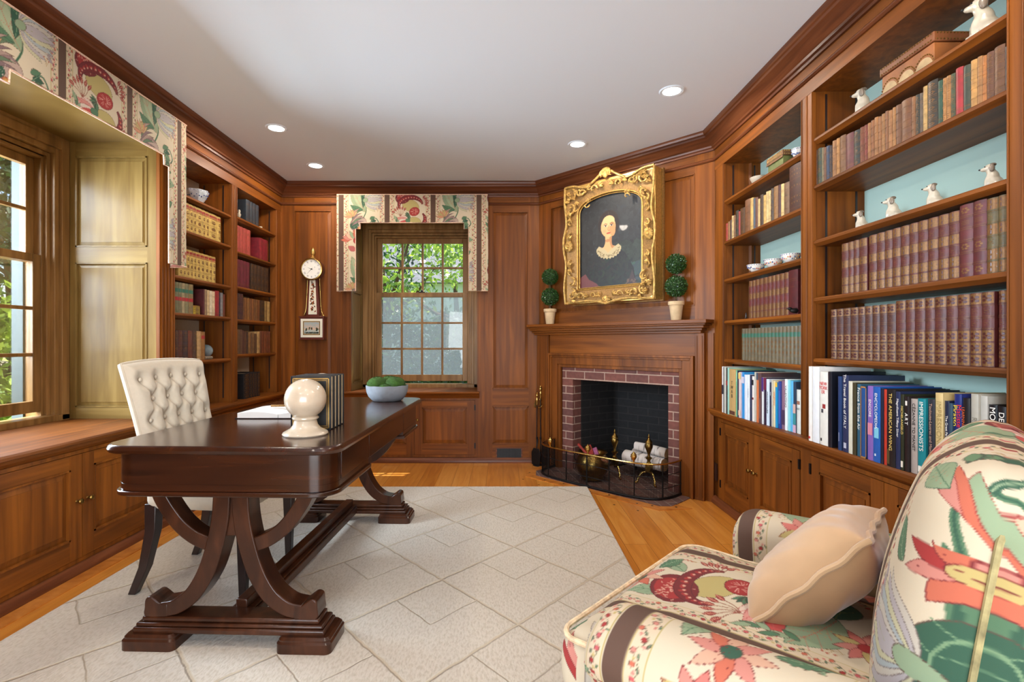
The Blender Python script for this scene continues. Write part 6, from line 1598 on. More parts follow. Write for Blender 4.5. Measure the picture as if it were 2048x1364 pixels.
def book_parts(style, t, h, d):
    """list of (name, MeshBuilder, materials, smooth) in local coordinates: spine at y=0, book runs to +y"""
    out = []; art = style.startswith('art'); bulge = min(.006, t * .22) if not art else min(.003, t * .08)
    cv = .0022 if not art else .0018; m = MB()
    A = arc(t, bulge)
    outer = A + [(t, d)] ; inner = [(t - cv, d), (t - cv, .004)] + [(cv, .004), (cv, d), (0, d)]
    m.prism(outer + inner, 0, h, 'z')
    if style in ('gilt', 'rosette', 'banded', 'label', 'old', 'blackgilt', 'dark'):
        nb = 5 if style != 'old' else 4
        for k in range(1, nb + 1):
            z = h * (k / (nb + 1)); B = arc(t, bulge + .0006, .0009, 7, .98)
            m.prism(B + [(t * .99, .002), (t * .01, .002)], z - .0016, z + .0016, 'z')
    out.append(('cover', m, [M['leather'] if not art else M['jacket']], 30))
    p = MB(); q = .003; p.box(cv, .004, q, t - cv, d - .003, h - q * (1.4 if art else 1)); out.append(('page_block', p, [M['cream']], False))
    g = MB(); gi = .0005; W6 = [h * k / 6 for k in range(7)]
    def lines(zs, mi=0, hh=.0012, gg=.0019):
        for z in zs: spine_patch(g, t, bulge, z - hh / 2, z + hh / 2, gg, mi)
    if style in ('gilt', 'rosette', 'rosettedull'):
        nb = 6; titled = (3, 5) if style == 'gilt' else (3, 4)
        for k in range(nb):
            z0, z1 = h * k / nb + .004, h * (k + 1) / nb - .004
            if k not in ((2, 4) if style == 'gilt' else (3, 4)):
                spine_patch(g, t, bulge, z0, z1, gi, 0); zc = (z0 + z1) / 2; r = (z1 - z0) / 2 * .86
                if style == 'gilt':
                    spine_shape(g, t, bulge, [(.5, zc - r * 1.05), (.97, zc), (.5, zc + r * 1.05), (.03, zc)], gi + .0005, 1); spine_shape(g, t, bulge, [(.5, zc - r * .3), (.62, zc), (.5, zc + r * .3), (.38, zc)], gi + .001, 0)
                else:
                    for a in range(4):
                        ca, sa = math.cos(a * math.pi / 2 + .785), math.sin(a * math.pi / 2 + .785)
                        spine_shape(g, t, bulge, [(.5 + .30 * ca + .17 * math.cos(b), zc + r * (.60 * sa + .36 * math.sin(b))) for b in np.linspace(0, 6.283, 9)[:-1]], gi + .0005, 1)
                    spine_shape(g, t, bulge, [(.5 + .10 * math.cos(b), zc + r * .22 * math.sin(b)) for b in np.linspace(0, 6.283, 9)[:-1]], gi + .0006, 1)
            else:
                zc = (z0 + z1) / 2
                for j, w in enumerate((.5, .34, .46)):
                    spine_shape(g, t, bulge, [(.5 - w / 2, zc + .006 - j * .006), (.5 + w / 2, zc + .006 - j * .006), (.5 + w / 2, zc + .0075 - j * .006), (.5 - w / 2, zc + .0075 - j * .006)], gi + .0004, 0)
        lines([h * k / 6 + e for k in range(1, 6) for e in (-.0032, .0032)] + [.003, h - .003])
    elif style == 'banded' or style == 'blackgilt' or style == 'dark':
        for k in range(6):
            z0, z1 = W6[k] + .005, W6[k + 1] - .005; zc = (z0 + z1) / 2
            if style == 'blackgilt' or k in (0, 2, 5):
                for a in range(6):
                    an = a * math.pi / 3; spine_shape(g, t, bulge, [(.5 + .22 * math.cos(an) + .11 * math.cos(b), zc + (z1 - z0) * (.25 * math.sin(an) + .11 * math.sin(b))) for b in np.linspace(0, 6.283, 7)[:-1]], gi, 0)
            elif k in (4,): 
                for j in range(3): spine_patch(g, t, bulge, zc - .006 + j * .005, zc - .0045 + j * .005, gi, 0, .6)
        lines([w + e for w in W6[1:6] for e in (-.003, .003)])
    elif style == 'label':                                   # yellow calf with crimson label, gilt roundels
        spine_patch(g, t, bulge, h * .80, h * .93, gi, 1); lines([h * .80, h * .93, h * .52, h * .27, .004, h - .004, h * .54, h * .29])
        for k in range(3):
            for zc in (h * .15, h * .40, h * .66): spine_shape(g, t, bulge, [(.5 + .26 * math.cos(b), zc + .012 * math.sin(b)) for b in np.linspace(0, 6.283, 11)[:-1]], gi + .0001, 0)
            break
        for j in range(2): spine_patch(g, t, bulge, h * (.845 + .035 * j), h * (.845 + .035 * j) + .0018, gi + .0005, 0, .6)
    elif style == 'redlabel': spine_patch(g, t, bulge, h * .74, h * .86, gi, 1); lines([h * .74, h * .86, .006, h - .006], 0, .0012, .0008)
    elif style == 'plain': lines([h * .80, h * .76, h * .12, h * .10], 0, .0012, .0008); spine_patch(g, t, bulge, h * .62, h * .625, .0008, 0, .5)
    elif style == 'greenlabel': spine_patch(g, t, bulge, h * .68, h * .80, gi, 2); spine_patch(g, t, bulge, h * .40, h * .52, gi, 1); lines([h * .1, h * .3, h * .6, h * .9], 0, .001, .0008)
    elif style == 'greyset':
        spine_patch(g, t, bulge, h * .72, h * .84, gi, 2); lines([h * .95, h * .9, h * .86, h * .70, h * .2, h * .1, h * .04], 0, .0014, .0008)
        for zc in (h * .45, h * .58, h * .30): spine_shape(g, t, bulge, [(.5 + .24 * math.cos(b), zc + .009 * math.sin(b)) for b in np.linspace(0, 6.283, 9)[:-1]], gi, 0)
    elif style == 'fan':
        for zc in (h * .84, h * .74, h * .26, h * .14, h * .5):
            for a in range(7):
                b = math.pi * a / 6; spine_shape(g, t, bulge, [(.5 + .42 * math.cos(b + e), zc + .014 * s_ * math.sin(b + e) if s_ else zc) for e, s_ in ((-.1, .5), (-.1, 1.2), (.1, 1.2), (.1, .5))], gi, 0)
        lines([h * .93, h * .8, h * .69, h * .32, h * .2, h * .07])
    elif style == 'old': lines([W6[k] for k in (1, 3, 4)], 0, .0009, .0018)
    if g.v: out.append(('spine_gilding', g, [M['spinegold'] if style != 'rosettedull' else M['spinedull'], M['labelred'] if style not in ('gilt', 'rosette', 'rosettedull') else M['leatherdark'], M['labelgreen'] if style != 'greyset' else M['labelgreen'], M['labelblack']], False))
    return out
M['leatherdark'] = flat('dark_maroon_leather', C(68, 19, 23), .42, var=.2, vscale=60, coat=.15)
def get_book(style, t, h, d):
    key = (style, round(t, 4), round(h, 4), round(d, 3))
    if key not in BK:
        ms = []
        for nm, mb, mats, smo in book_parts(style, t, h, d):
            me = bpy.data.meshes.new(nm); me.from_pydata(mb.v, [], mb.f)
            for q in mats: me.materials.append(q)
            me.polygons.foreach_set('material_index', mb.m)
            if nm != 'spine_gilding':
                bm = bmesh.new(); bm.from_mesh(me); bmesh.ops.recalc_face_normals(bm, faces=bm.faces); bm.to_mesh(me); bm.free()
            if smo: me.polygons.foreach_set('use_smooth', [True] * len(me.polygons)); me.set_sharp_from_angle(angle=R(smo))
            ms.append((nm, me))
        BK[key] = ms
    return BK[key]
ORD = 'first second third fourth fifth sixth seventh eighth ninth tenth eleventh twelfth thirteenth fourteenth fifteenth sixteenth seventeenth eighteenth nineteenth twentieth'.split()
def ordw(n):
    if n <= 20: return ORD[n - 1]
    if n < 30: return 'twenty-' + ORD[n - 21]
    return 'thirtieth' if n == 30 else 'thirty-' + ORD[n - 31]
def put_book(wall, w, Y, z, t, h, d, style, col, label, group, tilt=0, depth_in=None):
    """Y: edge of the spine that is on the left in the photo"""
    o = bpy.data.objects.new('book', None); COL.objects.link(o); o.empty_display_size = .02
    if wall == 'R': o.location = (XR + w, Y, z + .0006); rz = R(-90)
    else: o.location = (XL - w, Y, z + .0006); rz = R(90)
    o.rotation_euler = (0, tilt, rz) if not tilt else (Matrix.Rotation(rz, 4, 'Z') @ Matrix.Rotation(tilt, 4, 'Y')).to_euler()
    tag(o, label, 'book', group); WM[o.name] = Matrix.Translation(o.location) @ Matrix.Rotation(rz, 4, 'Z') @ Matrix.Rotation(tilt, 4, 'Y')
    c = tuple(lin(q * (1 if style == 'art' else .88)) for q in col) + (1,)
    for nm, me in get_book(style, t, h, d):
        p = bpy.data.objects.new(nm, me); COL.objects.link(p); p.parent = o; p.color = c
    return o
def shelf_R(px_edges, z, items, where, group, w=.022):
    """px_edges: photo columns of the spine edges; items: (style, h, colour, text) per book"""
    Xf = XR + w; Y = [Xf * 1040 / (p - 1006) for p in px_edges]
    for k, (st, h, col, tx) in enumerate(items):
        if st is None: continue
        t = Y[k] - Y[k + 1] - .0008; nth = sum(1 for q in items[:k] if q[0]) + 1
        put_book('R', w, Y[k] - .0004, z, t, h, .15 if h < .2 else .175, st, col, '%s, %s from left %s' % (tx, ordw(nth), where), group)
def shelf_L(px_edges, z, items, where, group, w=.022):
    Xf = -XL + w; Y = [Xf * 1040 / (1006 - p) for p in px_edges]
    for k, (st, h, col, tx) in enumerate(items):
        if st is None: continue
        t = Y[k + 1] - Y[k] - .0008; nth = sum(1 for q in items[:k] if q[0]) + 1
        put_book('L', w, Y[k] + .0004, z, t, h, .15 if h < .2 else .175, st, col, '%s, %s from left %s' % (tx, ordw(nth), where), group)
MAR, MAR2, BRN, TAN_, DKB = (92, 30, 30), (74, 24, 28), (98, 58, 34), (150, 100, 52), (50, 30, 24)
GRN, NVY, CRM, OLV, RED = (38, 66, 52), (38, 46, 66), (214, 184, 128), (104, 96, 60), (150, 30, 38)
# right bookcase (mint back behind the armchair), second shelf: mixed old volumes
e = [100, 120, 150, 163, 180, 203, 222, 250, 272, 313, 368, 410, 440, 462, 485, 508, 535, 558, 582, 604, 632, 655, 692, 762, 790, 818, 840, 870, 942, 975, 1000, 1030, 1062, 1115, 1165, 1210, 1245, 1275, 1325, 1400, 1416]
nm = [('banded', .170, BRN, 'worn brown leather book'), ('banded', .170, (52, 66, 50), 'dark green gilt book'), ('old', .165, (132, 116, 84), 'greyish gilt book'), ('old', .160, (120, 76, 46), 'thin brown book'), ('plain', .158, (44, 58, 84), 'thin dark blue book'), ('old', .150, DKB, 'thin dark book'),
      ('old', .164, TAN_, 'tan leather book'), ('old', .165, (176, 122, 62), 'golden tan book'), ('banded', .164, (124, 84, 52), 'mottled brown book'), ('plain', .155, (104, 48, 48), 'reddish purple book'), ('banded', .150, (40, 44, 40), 'black and green gilt book'), ('banded', .150, (122, 58, 34), 'red-brown book'), ('banded', .150, (124, 48, 40), 'small maroon book')]
tans = [(150, 98, 52), (136, 84, 44), (158, 104, 54), (142, 92, 50), (160, 110, 60), (134, 84, 46), (150, 100, 56), (166, 114, 62)]
nm += [('old', .150 + .003 * (k % 3), tans[k], 'small tan calf book') for k in range(8)]
nm += [('old', .152, (112, 72, 44), 'dark tan ribbed book'), ('banded', .155, (118, 72, 42), 'thick brown ribbed book'), ('old', .150, (134, 88, 50), 'brown calf book'), ('blackgilt', .148, (44, 46, 40), 'dark gilt-lined book'), ('plain', .146, (92, 78, 66), 'grey-brown cloth book'), ('old', .162, (190, 152, 92), 'pale tan book'),
       ('blackgilt', .165, (52, 44, 34), 'black book with ornate gold spine'), ('plain', .150, (36, 72, 54), 'green cloth book'), ('banded', .150, (176, 122, 66), 'tan patterned book'), ('banded', .150, (168, 116, 62), 'tan patterned gilt book'), ('banded', .148, (64, 74, 48), 'olive gilt book'), ('plain', .155, (156, 34, 42), 'bright red cloth book'),
       ('plain', .148, (52, 60, 46), 'dark green cloth book'), ('old', .152, (186, 136, 72), 'light tan book'), ('old', .152, (160, 110, 58), 'tan leather book'), ('old', .146, (176, 108, 46), 'orange-tan book'), ('banded', .146, (96, 56, 36), 'dark brown book'), ('banded', .148, (110, 70, 44), 'thick brown leather book'), ('plain', .135, (92, 88, 84), 'thin grey book')]
shelf_R([1600 + q / 3.411 for q in e], TB[1], nm, 'below the studded chest', 'mixed antique books under the studded chest')
# fourth shelf: maroon set with gilt diamonds
e = [285, 331, 367, 405, 460, 472, 525, 580, 632, 688, 748, 808, 875, 945, 1018, 1090, 1183, 1276, 1354, 1417]
nm = [('gilt', .222, MAR, 'maroon volume with gilt diamond spine')] * 4 + [(None, 0, 0, 0)] + [('gilt', .224, MAR, 'maroon volume with gilt diamond spine')] * 10 + [('redlabelx', .236, (96, 28, 34), 'plain dark maroon volume with lettered spine')] * 2 + [('gilt', .232, (96, 84, 48), 'olive volume with gilt spine')] * 2
nm = [(('banded' if q[0] == 'redlabelx' else q[0]),) + tuple(q[1:]) for q in nm]
shelf_R([1600 + q / 3.411 for q in e], TB[3], nm, 'below the four spaniels', 'maroon gilt volumes below the four spaniels')
# fifth shelf: brown-maroon rosette set
e = [212, 250, 296, 345, 398, 445, 495, 545, 595, 655, 722, 785, 855, 922, 1000, 1078, 1162, 1242, 1328, 1358, 1417]
nm = [('rosettedull', .226, (76, 36, 32), 'dull brown-maroon gilt volume')] * 9 + [('rosette', .234, (92, 36, 34), 'maroon volume with gilt rosette spine')] * 9 + [(None, 0, 0, 0)] + [('rosette', .234, (92, 36, 34), 'maroon volume with gilt rosette spine')]
shelf_R([1600 + q / 3.411 for q in e], TB[4], nm, 'above the art books', 'rosette-spined volumes above the art books')
# bookcase by the fireplace, second shelf
e = [78, 93, 108, 120, 130, 142, 152, 170, 180, 208, 240, 258, 270, 285, 298, 318, 334, 348, 362, 378, 405, 422, 440, 471, 546]
nm = [('plain', .105, (40, 58, 46), 'small dark green book'), ('plain', .120, (166, 64, 52), 'small red book'), ('plain', .125, (150, 108, 66), 'small tan book'), ('plain', .130, (70, 46, 34), 'small dark brown book'), ('plain', .150, (206, 176, 120), 'thin cream and red book'), ('plain', .148, (132, 92, 56), 'thin brown book'),
      ('banded', .168, (40, 50, 46), 'dark blue-green gilt book'), ('plain', .155, (160, 50, 44), 'thin red book'), ('banded', .165, (86, 60, 42), 'dark brown book'), ('old', .200, (126, 84, 56), 'tall worn brown book'), ('plain', .195, (206, 168, 96), 'cream book with gold spine'), ('plain', .185, (74, 88, 104), 'faded blue book'), ('plain', .182, (104, 62, 44), 'reddish brown book'),
      ('plain', .165, (208, 176, 116), 'thin cream book'), ('old', .180, (72, 52, 40), 'dark brown book'), ('plain', .168, (206, 166, 92), 'yellow cloth book'), ('plain', .180, (214, 186, 128), 'cream speckled book'), ('plain', .178, (214, 184, 120), 'cream patterned book'), ('banded', .182, (66, 54, 46), 'dark grey-brown book'), ('old', .182, (152, 110, 66), 'tan leather book'),
      ('plain', .180, (72, 32, 34), 'dark maroon book'), ('plain', .175, (220, 188, 122), 'pale yellow book'), ('old', .170, (124, 92, 66), 'mottled brown and yellow book'), ('fan', .238, (74, 40, 34), 'very large brown volume with gold fan ornament')]
shelf_R([1420 + q / 2.965 for q in e], TA[1], nm, 'below the green casket', 'mixed books below the green casket')
e = [232, 251, 270, 292, 316, 342, 365, 388, 412, 440, 467, 522]
nm = [('gilt', .228, (104, 38, 42), 'dark red volume with gilt diamonds')] * 10 + [('plain', .232, (84, 22, 28), 'plain dark red volume with wide cover')]
shelf_R([1420 + q / 2.965 for q in e], TA[3], nm, 'below the tea bowls', 'dark red gilt volumes below the tea bowls')
e = list(np.linspace(190, 541, 18)); e = [190 + 351 * ((k / 17) ** 1.12) for k in range(18)]
shelf_R([1420 + q / 2.967 for q in e], TA[4], [('greyset', .198, (110, 100, 76), 'grey-green volume of matching gilt set')] * 17, 'above the picture books', 'grey-green gilt set above the picture books')

# left bookcases (crop at 330,320 scaled 2.623)
lx = lambda q: 330 + q / 2.623
YEL = (212, 178, 96)
shelf_L([lx(q) for q in (30, 55, 80, 103, 126, 145, 163, 193, 211, 230, 273, 292)], TC[1], [('label', .184, YEL, 'yellow calf volume with crimson label')] * 11, 'in upper yellow set', 'upper set of yellow volumes')
shelf_L([lx(q) for q in (70, 90, 109, 128, 146, 163, 184, 206, 228, 246, 265)], TC[2], [('label', .186, YEL, 'yellow calf volume with crimson label')] * 10, 'in the lower yellow set', 'lower set of yellow volumes')
nm = [('greenlabel', .196, c_, 'faded olive volume with green labels') for c_ in ((176, 160, 116), (120, 116, 84), (126, 118, 88), (168, 150, 112), (130, 122, 88), (140, 118, 78))] + [('label', .058, (188, 160, 48), 'very small yellow book')] + [(None, 0, 0, 0)]
nm += [('plain', .180, (88, 30, 34), 'thin maroon book'), ('plain', .180, (154, 124, 92), 'thin brown book'), ('plain', .178, (206, 176, 130), 'worn cream book'), ('plain', .176, (226, 208, 176), 'torn pale book'), ('plain', .176, (214, 186, 150), 'tattered cream and red book'), ('plain', .184, (150, 34, 40), 'crimson book'), ('plain', .178, (40, 36, 50), 'thin navy book'), ('plain', .176, (128, 124, 124), 'thin grey book'), ('plain', .168, (110, 48, 30), 'small rust book')]
shelf_L([lx(q) for q in (45, 50, 72, 88, 104, 124, 148, 183, 201, 208, 220, 234, 248, 262, 284, 290, 304, 314)], TC[3], nm, 'under the lower yellow set', 'mixed books under the yellow sets')
nm = [('banded', .200, c_, 'brown leather volume with gilt dots') for c_ in ((84, 50, 40), (92, 52, 44), (70, 50, 50), (118, 64, 48), (88, 64, 52))] + [(None, 0, 0, 0), ('plain', .198, (198, 156, 104), 'pale tan book'), ('redlabel', .196, (156, 108, 58), 'tan book with red label')]
shelf_L([lx(q) for q in (45, 70, 93, 120, 145, 163, 168, 190, 210)], TC[4], nm, 'above the tufted chair', 'brown volumes above the tufted chair')
o = put_book('L', .03, LX(406, .03), TC[4], .022, .115, .13, 'old', (150, 134, 112), 'small old book lying flat on shelf above tufted chair', None)
o.rotation_euler = (R(0), R(90), R(90)); o.rotation_euler = (Matrix.Rotation(R(90), 4, 'Z') @ Matrix.Rotation(R(90), 4, 'Y')).to_euler(); o.location.z = TC[4] + .0232
# far bookcase, crops at (465, 380) x6.2 and (465, 560) x5.46
f1 = lambda q: 465 + q / 6.2
f2 = lambda q: 465 + q / 5.46
shelf_L([f1(q) for q in (166, 218, 253, 291, 326)], TD[0], [('plain', .178, (44, 52, 62), 'tall black-blue book')] * 4, 'on corner top shelf', 'four tall black-blue books')
shelf_L([f1(q) for q in (56, 90, 130, 180, 222, 332, 372, 437)], TD[1], [('plain', .206, (176, 74, 66), 'faded red volume')] * 4 + [(None, 0, 0, 0)] + [('plain', .184, (140, 34, 46), 'crimson volume')] * 2, 'below the black-blue books', 'faded red volumes in the corner bookcase')
shelf_L([f1(q) for q in (56, 98, 136, 172, 212, 224, 262, 300, 350, 392, 447)], TD[2], [('plain', .215, (106, 34, 46), 'wine red volume')] * 4 + [(None, 0, 0, 0)] + [('dark', .215, (62, 42, 30), 'dark brown gilt volume')] * 5, 'below the faded red volumes', 'wine and dark brown volumes')
cols = [(70, 42, 46), (74, 40, 44), (110, 66, 36), (130, 82, 40), (144, 96, 50), (116, 70, 38), (136, 84, 42), (112, 72, 40), (128, 84, 46), (118, 70, 36), (56, 44, 34), (150, 116, 66), (184, 148, 90)]
shelf_L([f2(q) for q in (55, 85, 116, 130, 160, 190, 210, 232, 250, 272, 300, 348, 378, 410)], TD[3], [('banded' if k < 2 or k == 10 else 'old', .205 if k < 2 else .180, c_, 'dark banded volume' if k < 2 else 'brown antique book') for k, c_ in enumerate(cols)], 'in corner bookcase third row up', 'brown antique books in the corner bookcase')
cols = [(110, 80, 54), (104, 70, 50), (84, 48, 38), (96, 62, 42), (70, 48, 38), (136, 96, 56), (100, 70, 46), (120, 86, 54), (92, 64, 44), (190, 150, 96), (104, 60, 40), (120, 64, 38), (128, 70, 40), (112, 60, 36), (122, 66, 40)]
shelf_L([f2(q) for q in (55, 85, 110, 127, 150, 170, 200, 214, 238, 265, 300, 316, 345, 370, 392, 412)], TD[4], [('old', (.195, .195, .188, .182, .178, .172, .168, .17, .165, .185, .19, .19, .19, .19, .19)[k], c_, 'worn brown leather book') for k, c_ in enumerate(cols)], 'in corner bookcase second row up', 'worn books in the corner bookcase')
shelf_L([f2(q) for q in (120, 185, 212, 240, 264, 299)], .665, [('blackgilt', .205, (32, 30, 34), 'black volume with gilt spine')] * 5, 'at the bottom of corner bookcase', 'black gilt set on the corner counter')

# ------------------------------------------------------------------ large art books on the right ledge
def title(bk, txt, t, h, size, ink, z_from=.5, stack=False, xoff=0, font_space=1.0):
    cu = bpy.data.curves.new('spine_title', 'FONT'); cu.body = txt; cu.size = size; cu.extrude = .0002; cu.align_x = 'CENTER'; cu.align_y = 'CENTER'; cu.space_character = font_space
    if stack: cu.space_line = .85
    o = bpy.data.objects.new('spine_title', cu); COL.objects.link(o); o.parent = bk
    b = min(.003, t * .08) + .0008
    rot = Matrix(((1, 0, 0), (0, 0, -1), (0, 1, 0))).to_4x4() if stack else Matrix(((0, 1, 0), (0, 0, -1), (-1, 0, 0))).to_4x4()
    o.rotation_euler = rot.to_euler(); o.location = (t / 2 + xoff, -b, h * z_from); cu.materials.append(ink)
    bpy.context.view_layer.update(); me = bpy.data.meshes.new_from_object(o.evaluated_get(bpy.context.evaluated_depsgraph_get())); loc, rot_ = o.location.copy(), o.rotation_euler.copy()
    bpy.data.objects.remove(o); bpy.data.curves.remove(cu); me.name = 'spine_title'
    if len(me.materials) == 0: me.materials.append(ink)
    o = bpy.data.objects.new('spine_title', me); COL.objects.link(o); o.parent = bk; o.location = loc; o.rotation_euler = rot_
    return o
def patch(bk, t, z0, z1, mat, x0=.08, x1=.92, name='spine_patch'):
    b = min(.003, t * .08) + .0005; m = MB(); m.box(t * x0, -b, z0, t * x1, -b + .0016, z1); return m.build(name, mat, bk, local=True)
def art_row(rows, where, group, pa, pb, yend):
    n = 0; last = 9
    for r in rows:
        p0, p1, h, col, desc, extra = r; n += 1
        w = -.052 + .050 * min(1, max(0, (p1 - pa) / (pb - pa))); Xf = XR + w
        Y0, Y1 = min(Xf * 1040 / (p0 - 1006), last), max(Xf * 1040 / (p1 - 1006), yend); t = Y0 - Y1 - .0006; last = Y1
        if t < .005: continue
        wi = w + rng.uniform(0, .004); bk = put_book('R', wi, Y0, .665, t, h, .235, 'art', col, '%s, %s from left %s' % (desc, ordw(n), where), group)
        for f in extra: f(bk, t, h)
INK, WH, GI = M['ink'], M['white_ink'], M['gold_ink']
T = lambda s_, sz, ink, zf=.5, **k: (lambda b, t, h: None if not s_ else title(b, s_, t, h, min(sz, t * .95 if not k.get('stack') else sz), ink, zf, **k))
cm = {}
def colm(c):
    if c not in cm: cm[c] = flat('jacket_detail_%d' % len(cm), C(*c), .4)
    return cm[c]
P_ = lambda z0, z1, c, x0=.0, x1=1.0: (lambda b, t, h: patch(b, t, h * z0, h * z1, colm(c), x0, x1))
g1 = lambda q: 1430 + q / 8.265
A = [(g1(108), g1(128), .300, (232, 232, 234), 'thin white picture book', [P_(.4, .6, (40, 44, 60))]), (g1(128), g1(142), .298, (24, 28, 34), 'thin black picture book', []), (g1(142), g1(182), .300, (188, 190, 180), 'pale grey picture book', [T('', .01, INK)]),
     (g1(182), g1(205), .296, (30, 30, 32), 'thin dark book with red mark', [P_(.62, .72, (150, 50, 50))]), (g1(205), g1(232), .296, (150, 200, 188), 'pale aqua book', []), (g1(232), g1(338), .290, (192, 160, 106), 'thick tan book lettered down the spine', [T('T\nW\nA\nB', .032, INK, .56, stack=True), P_(.02, .10, (90, 60, 50), .1, .9)]),
     (g1(338), g1(366), .290, (112, 176, 142), 'green picture book', [P_(.75, .95, (150, 200, 170), .3, .7)]), (g1(366), g1(386), .286, (34, 30, 60), 'thin dark violet book', []), (g1(386), g1(428), .278, (216, 196, 196), 'pink and cream book', [P_(.85, .98, (220, 196, 120)), P_(.05, .16, (226, 190, 160))]), (g1(428), g1(474), .280, (50, 140, 206), 'bright blue book', [P_(.76, .90, (196, 196, 214))]),
     (g1(480), g1(526), .266, (218, 226, 238), 'white book with faint lines', []), (g1(526), g1(570), .268, (222, 232, 240), 'white glossy book', [T('GARDENS', .012, colm((150, 160, 180)), .6)]), (g1(570), g1(596), .268, (36, 44, 76), 'thin navy book', []), (g1(596), g1(638), .262, (222, 218, 214), 'white book with dark figures', [P_(.80, .92, (30, 32, 36), .0, .8), P_(.48, .53, (120, 40, 40), .2, .8)]),
     (g1(638), g1(672), .288, (186, 184, 172), 'tall stone-grey book', []), (g1(672), g1(712), .284, (206, 116, 72), 'orange book with dark top', [P_(.86, 1, (70, 80, 96))]), (g1(712), g1(764), .284, (88, 66, 70), 'patterned grey-brown book', [P_(.1, .5, (130, 90, 84), .3, .7)]), (g1(764), g1(796), .262, (222, 226, 230), 'white book with purple top', [P_(.70, 1, (74, 44, 120))]),
     (g1(796), g1(842), .262, (46, 34, 58), 'dark book with maroon top', [P_(.74, 1, (110, 34, 66))]), (g1(842), g1(894), .256, (206, 222, 238), 'white lettered decorating book', [T('ARCHITECTURE', .017, INK, .5)]), (g1(894), g1(926), .240, (26, 36, 66), 'narrow navy book', [T('', .01, WH), P_(.70, .78, (200, 206, 216), .4, .6)]), (g1(926), g1(950), .255, (196, 192, 180), 'thin mottled book', []),
     (g1(950), g1(990), .250, (222, 208, 168), 'cream book lettered in orange', [T('VENETIAN', .016, colm((196, 84, 40)), .62)]), (g1(990), g1(1032), .244, (32, 142, 196), 'turquoise book with yellow top', [P_(.9, 1, (220, 180, 70))]), (g1(1032), g1(1084), .252, (50, 66, 140), 'deep blue book', [P_(.1, .8, (80, 110, 190), .3, .6)]), (g1(1092), g1(1146), .258, (134, 104, 124), 'mauve picture book', [P_(.1, .4, (70, 54, 84))]),
     (g1(1146), g1(1192), .268, (232, 238, 242), 'white book lettered in black', [T('VALENTINO', .024, INK, .66)]), (g1(1192), g1(1238), .264, (126, 204, 216), 'pale turquoise book', []), (g1(1238), g1(1286), .262, (90, 178, 226), 'sky blue book', []), (g1(1286), g1(1340), .258, (44, 62, 84), 'dark book with teal and pink patches', [P_(.16, .38, (60, 140, 146)), P_(.38, .56, (206, 170, 160), .0, .9), P_(0, .15, (206, 170, 190))]), (g1(1344), g1(1434), .222, (214, 220, 216), 'white book with small picture and short title', [P_(.66, .74, (156, 110, 90), .15, .75), T('ART', .014, colm((120, 130, 130)), .56, stack=True)])]
art_row(A, 'in row nearest fireplace', 'picture books on the ledge near the fireplace', 1470, 1595, 2.598)
h1 = lambda q: 1620 + q / 5.682
h2 = lambda q: 1800 + q / 6.2
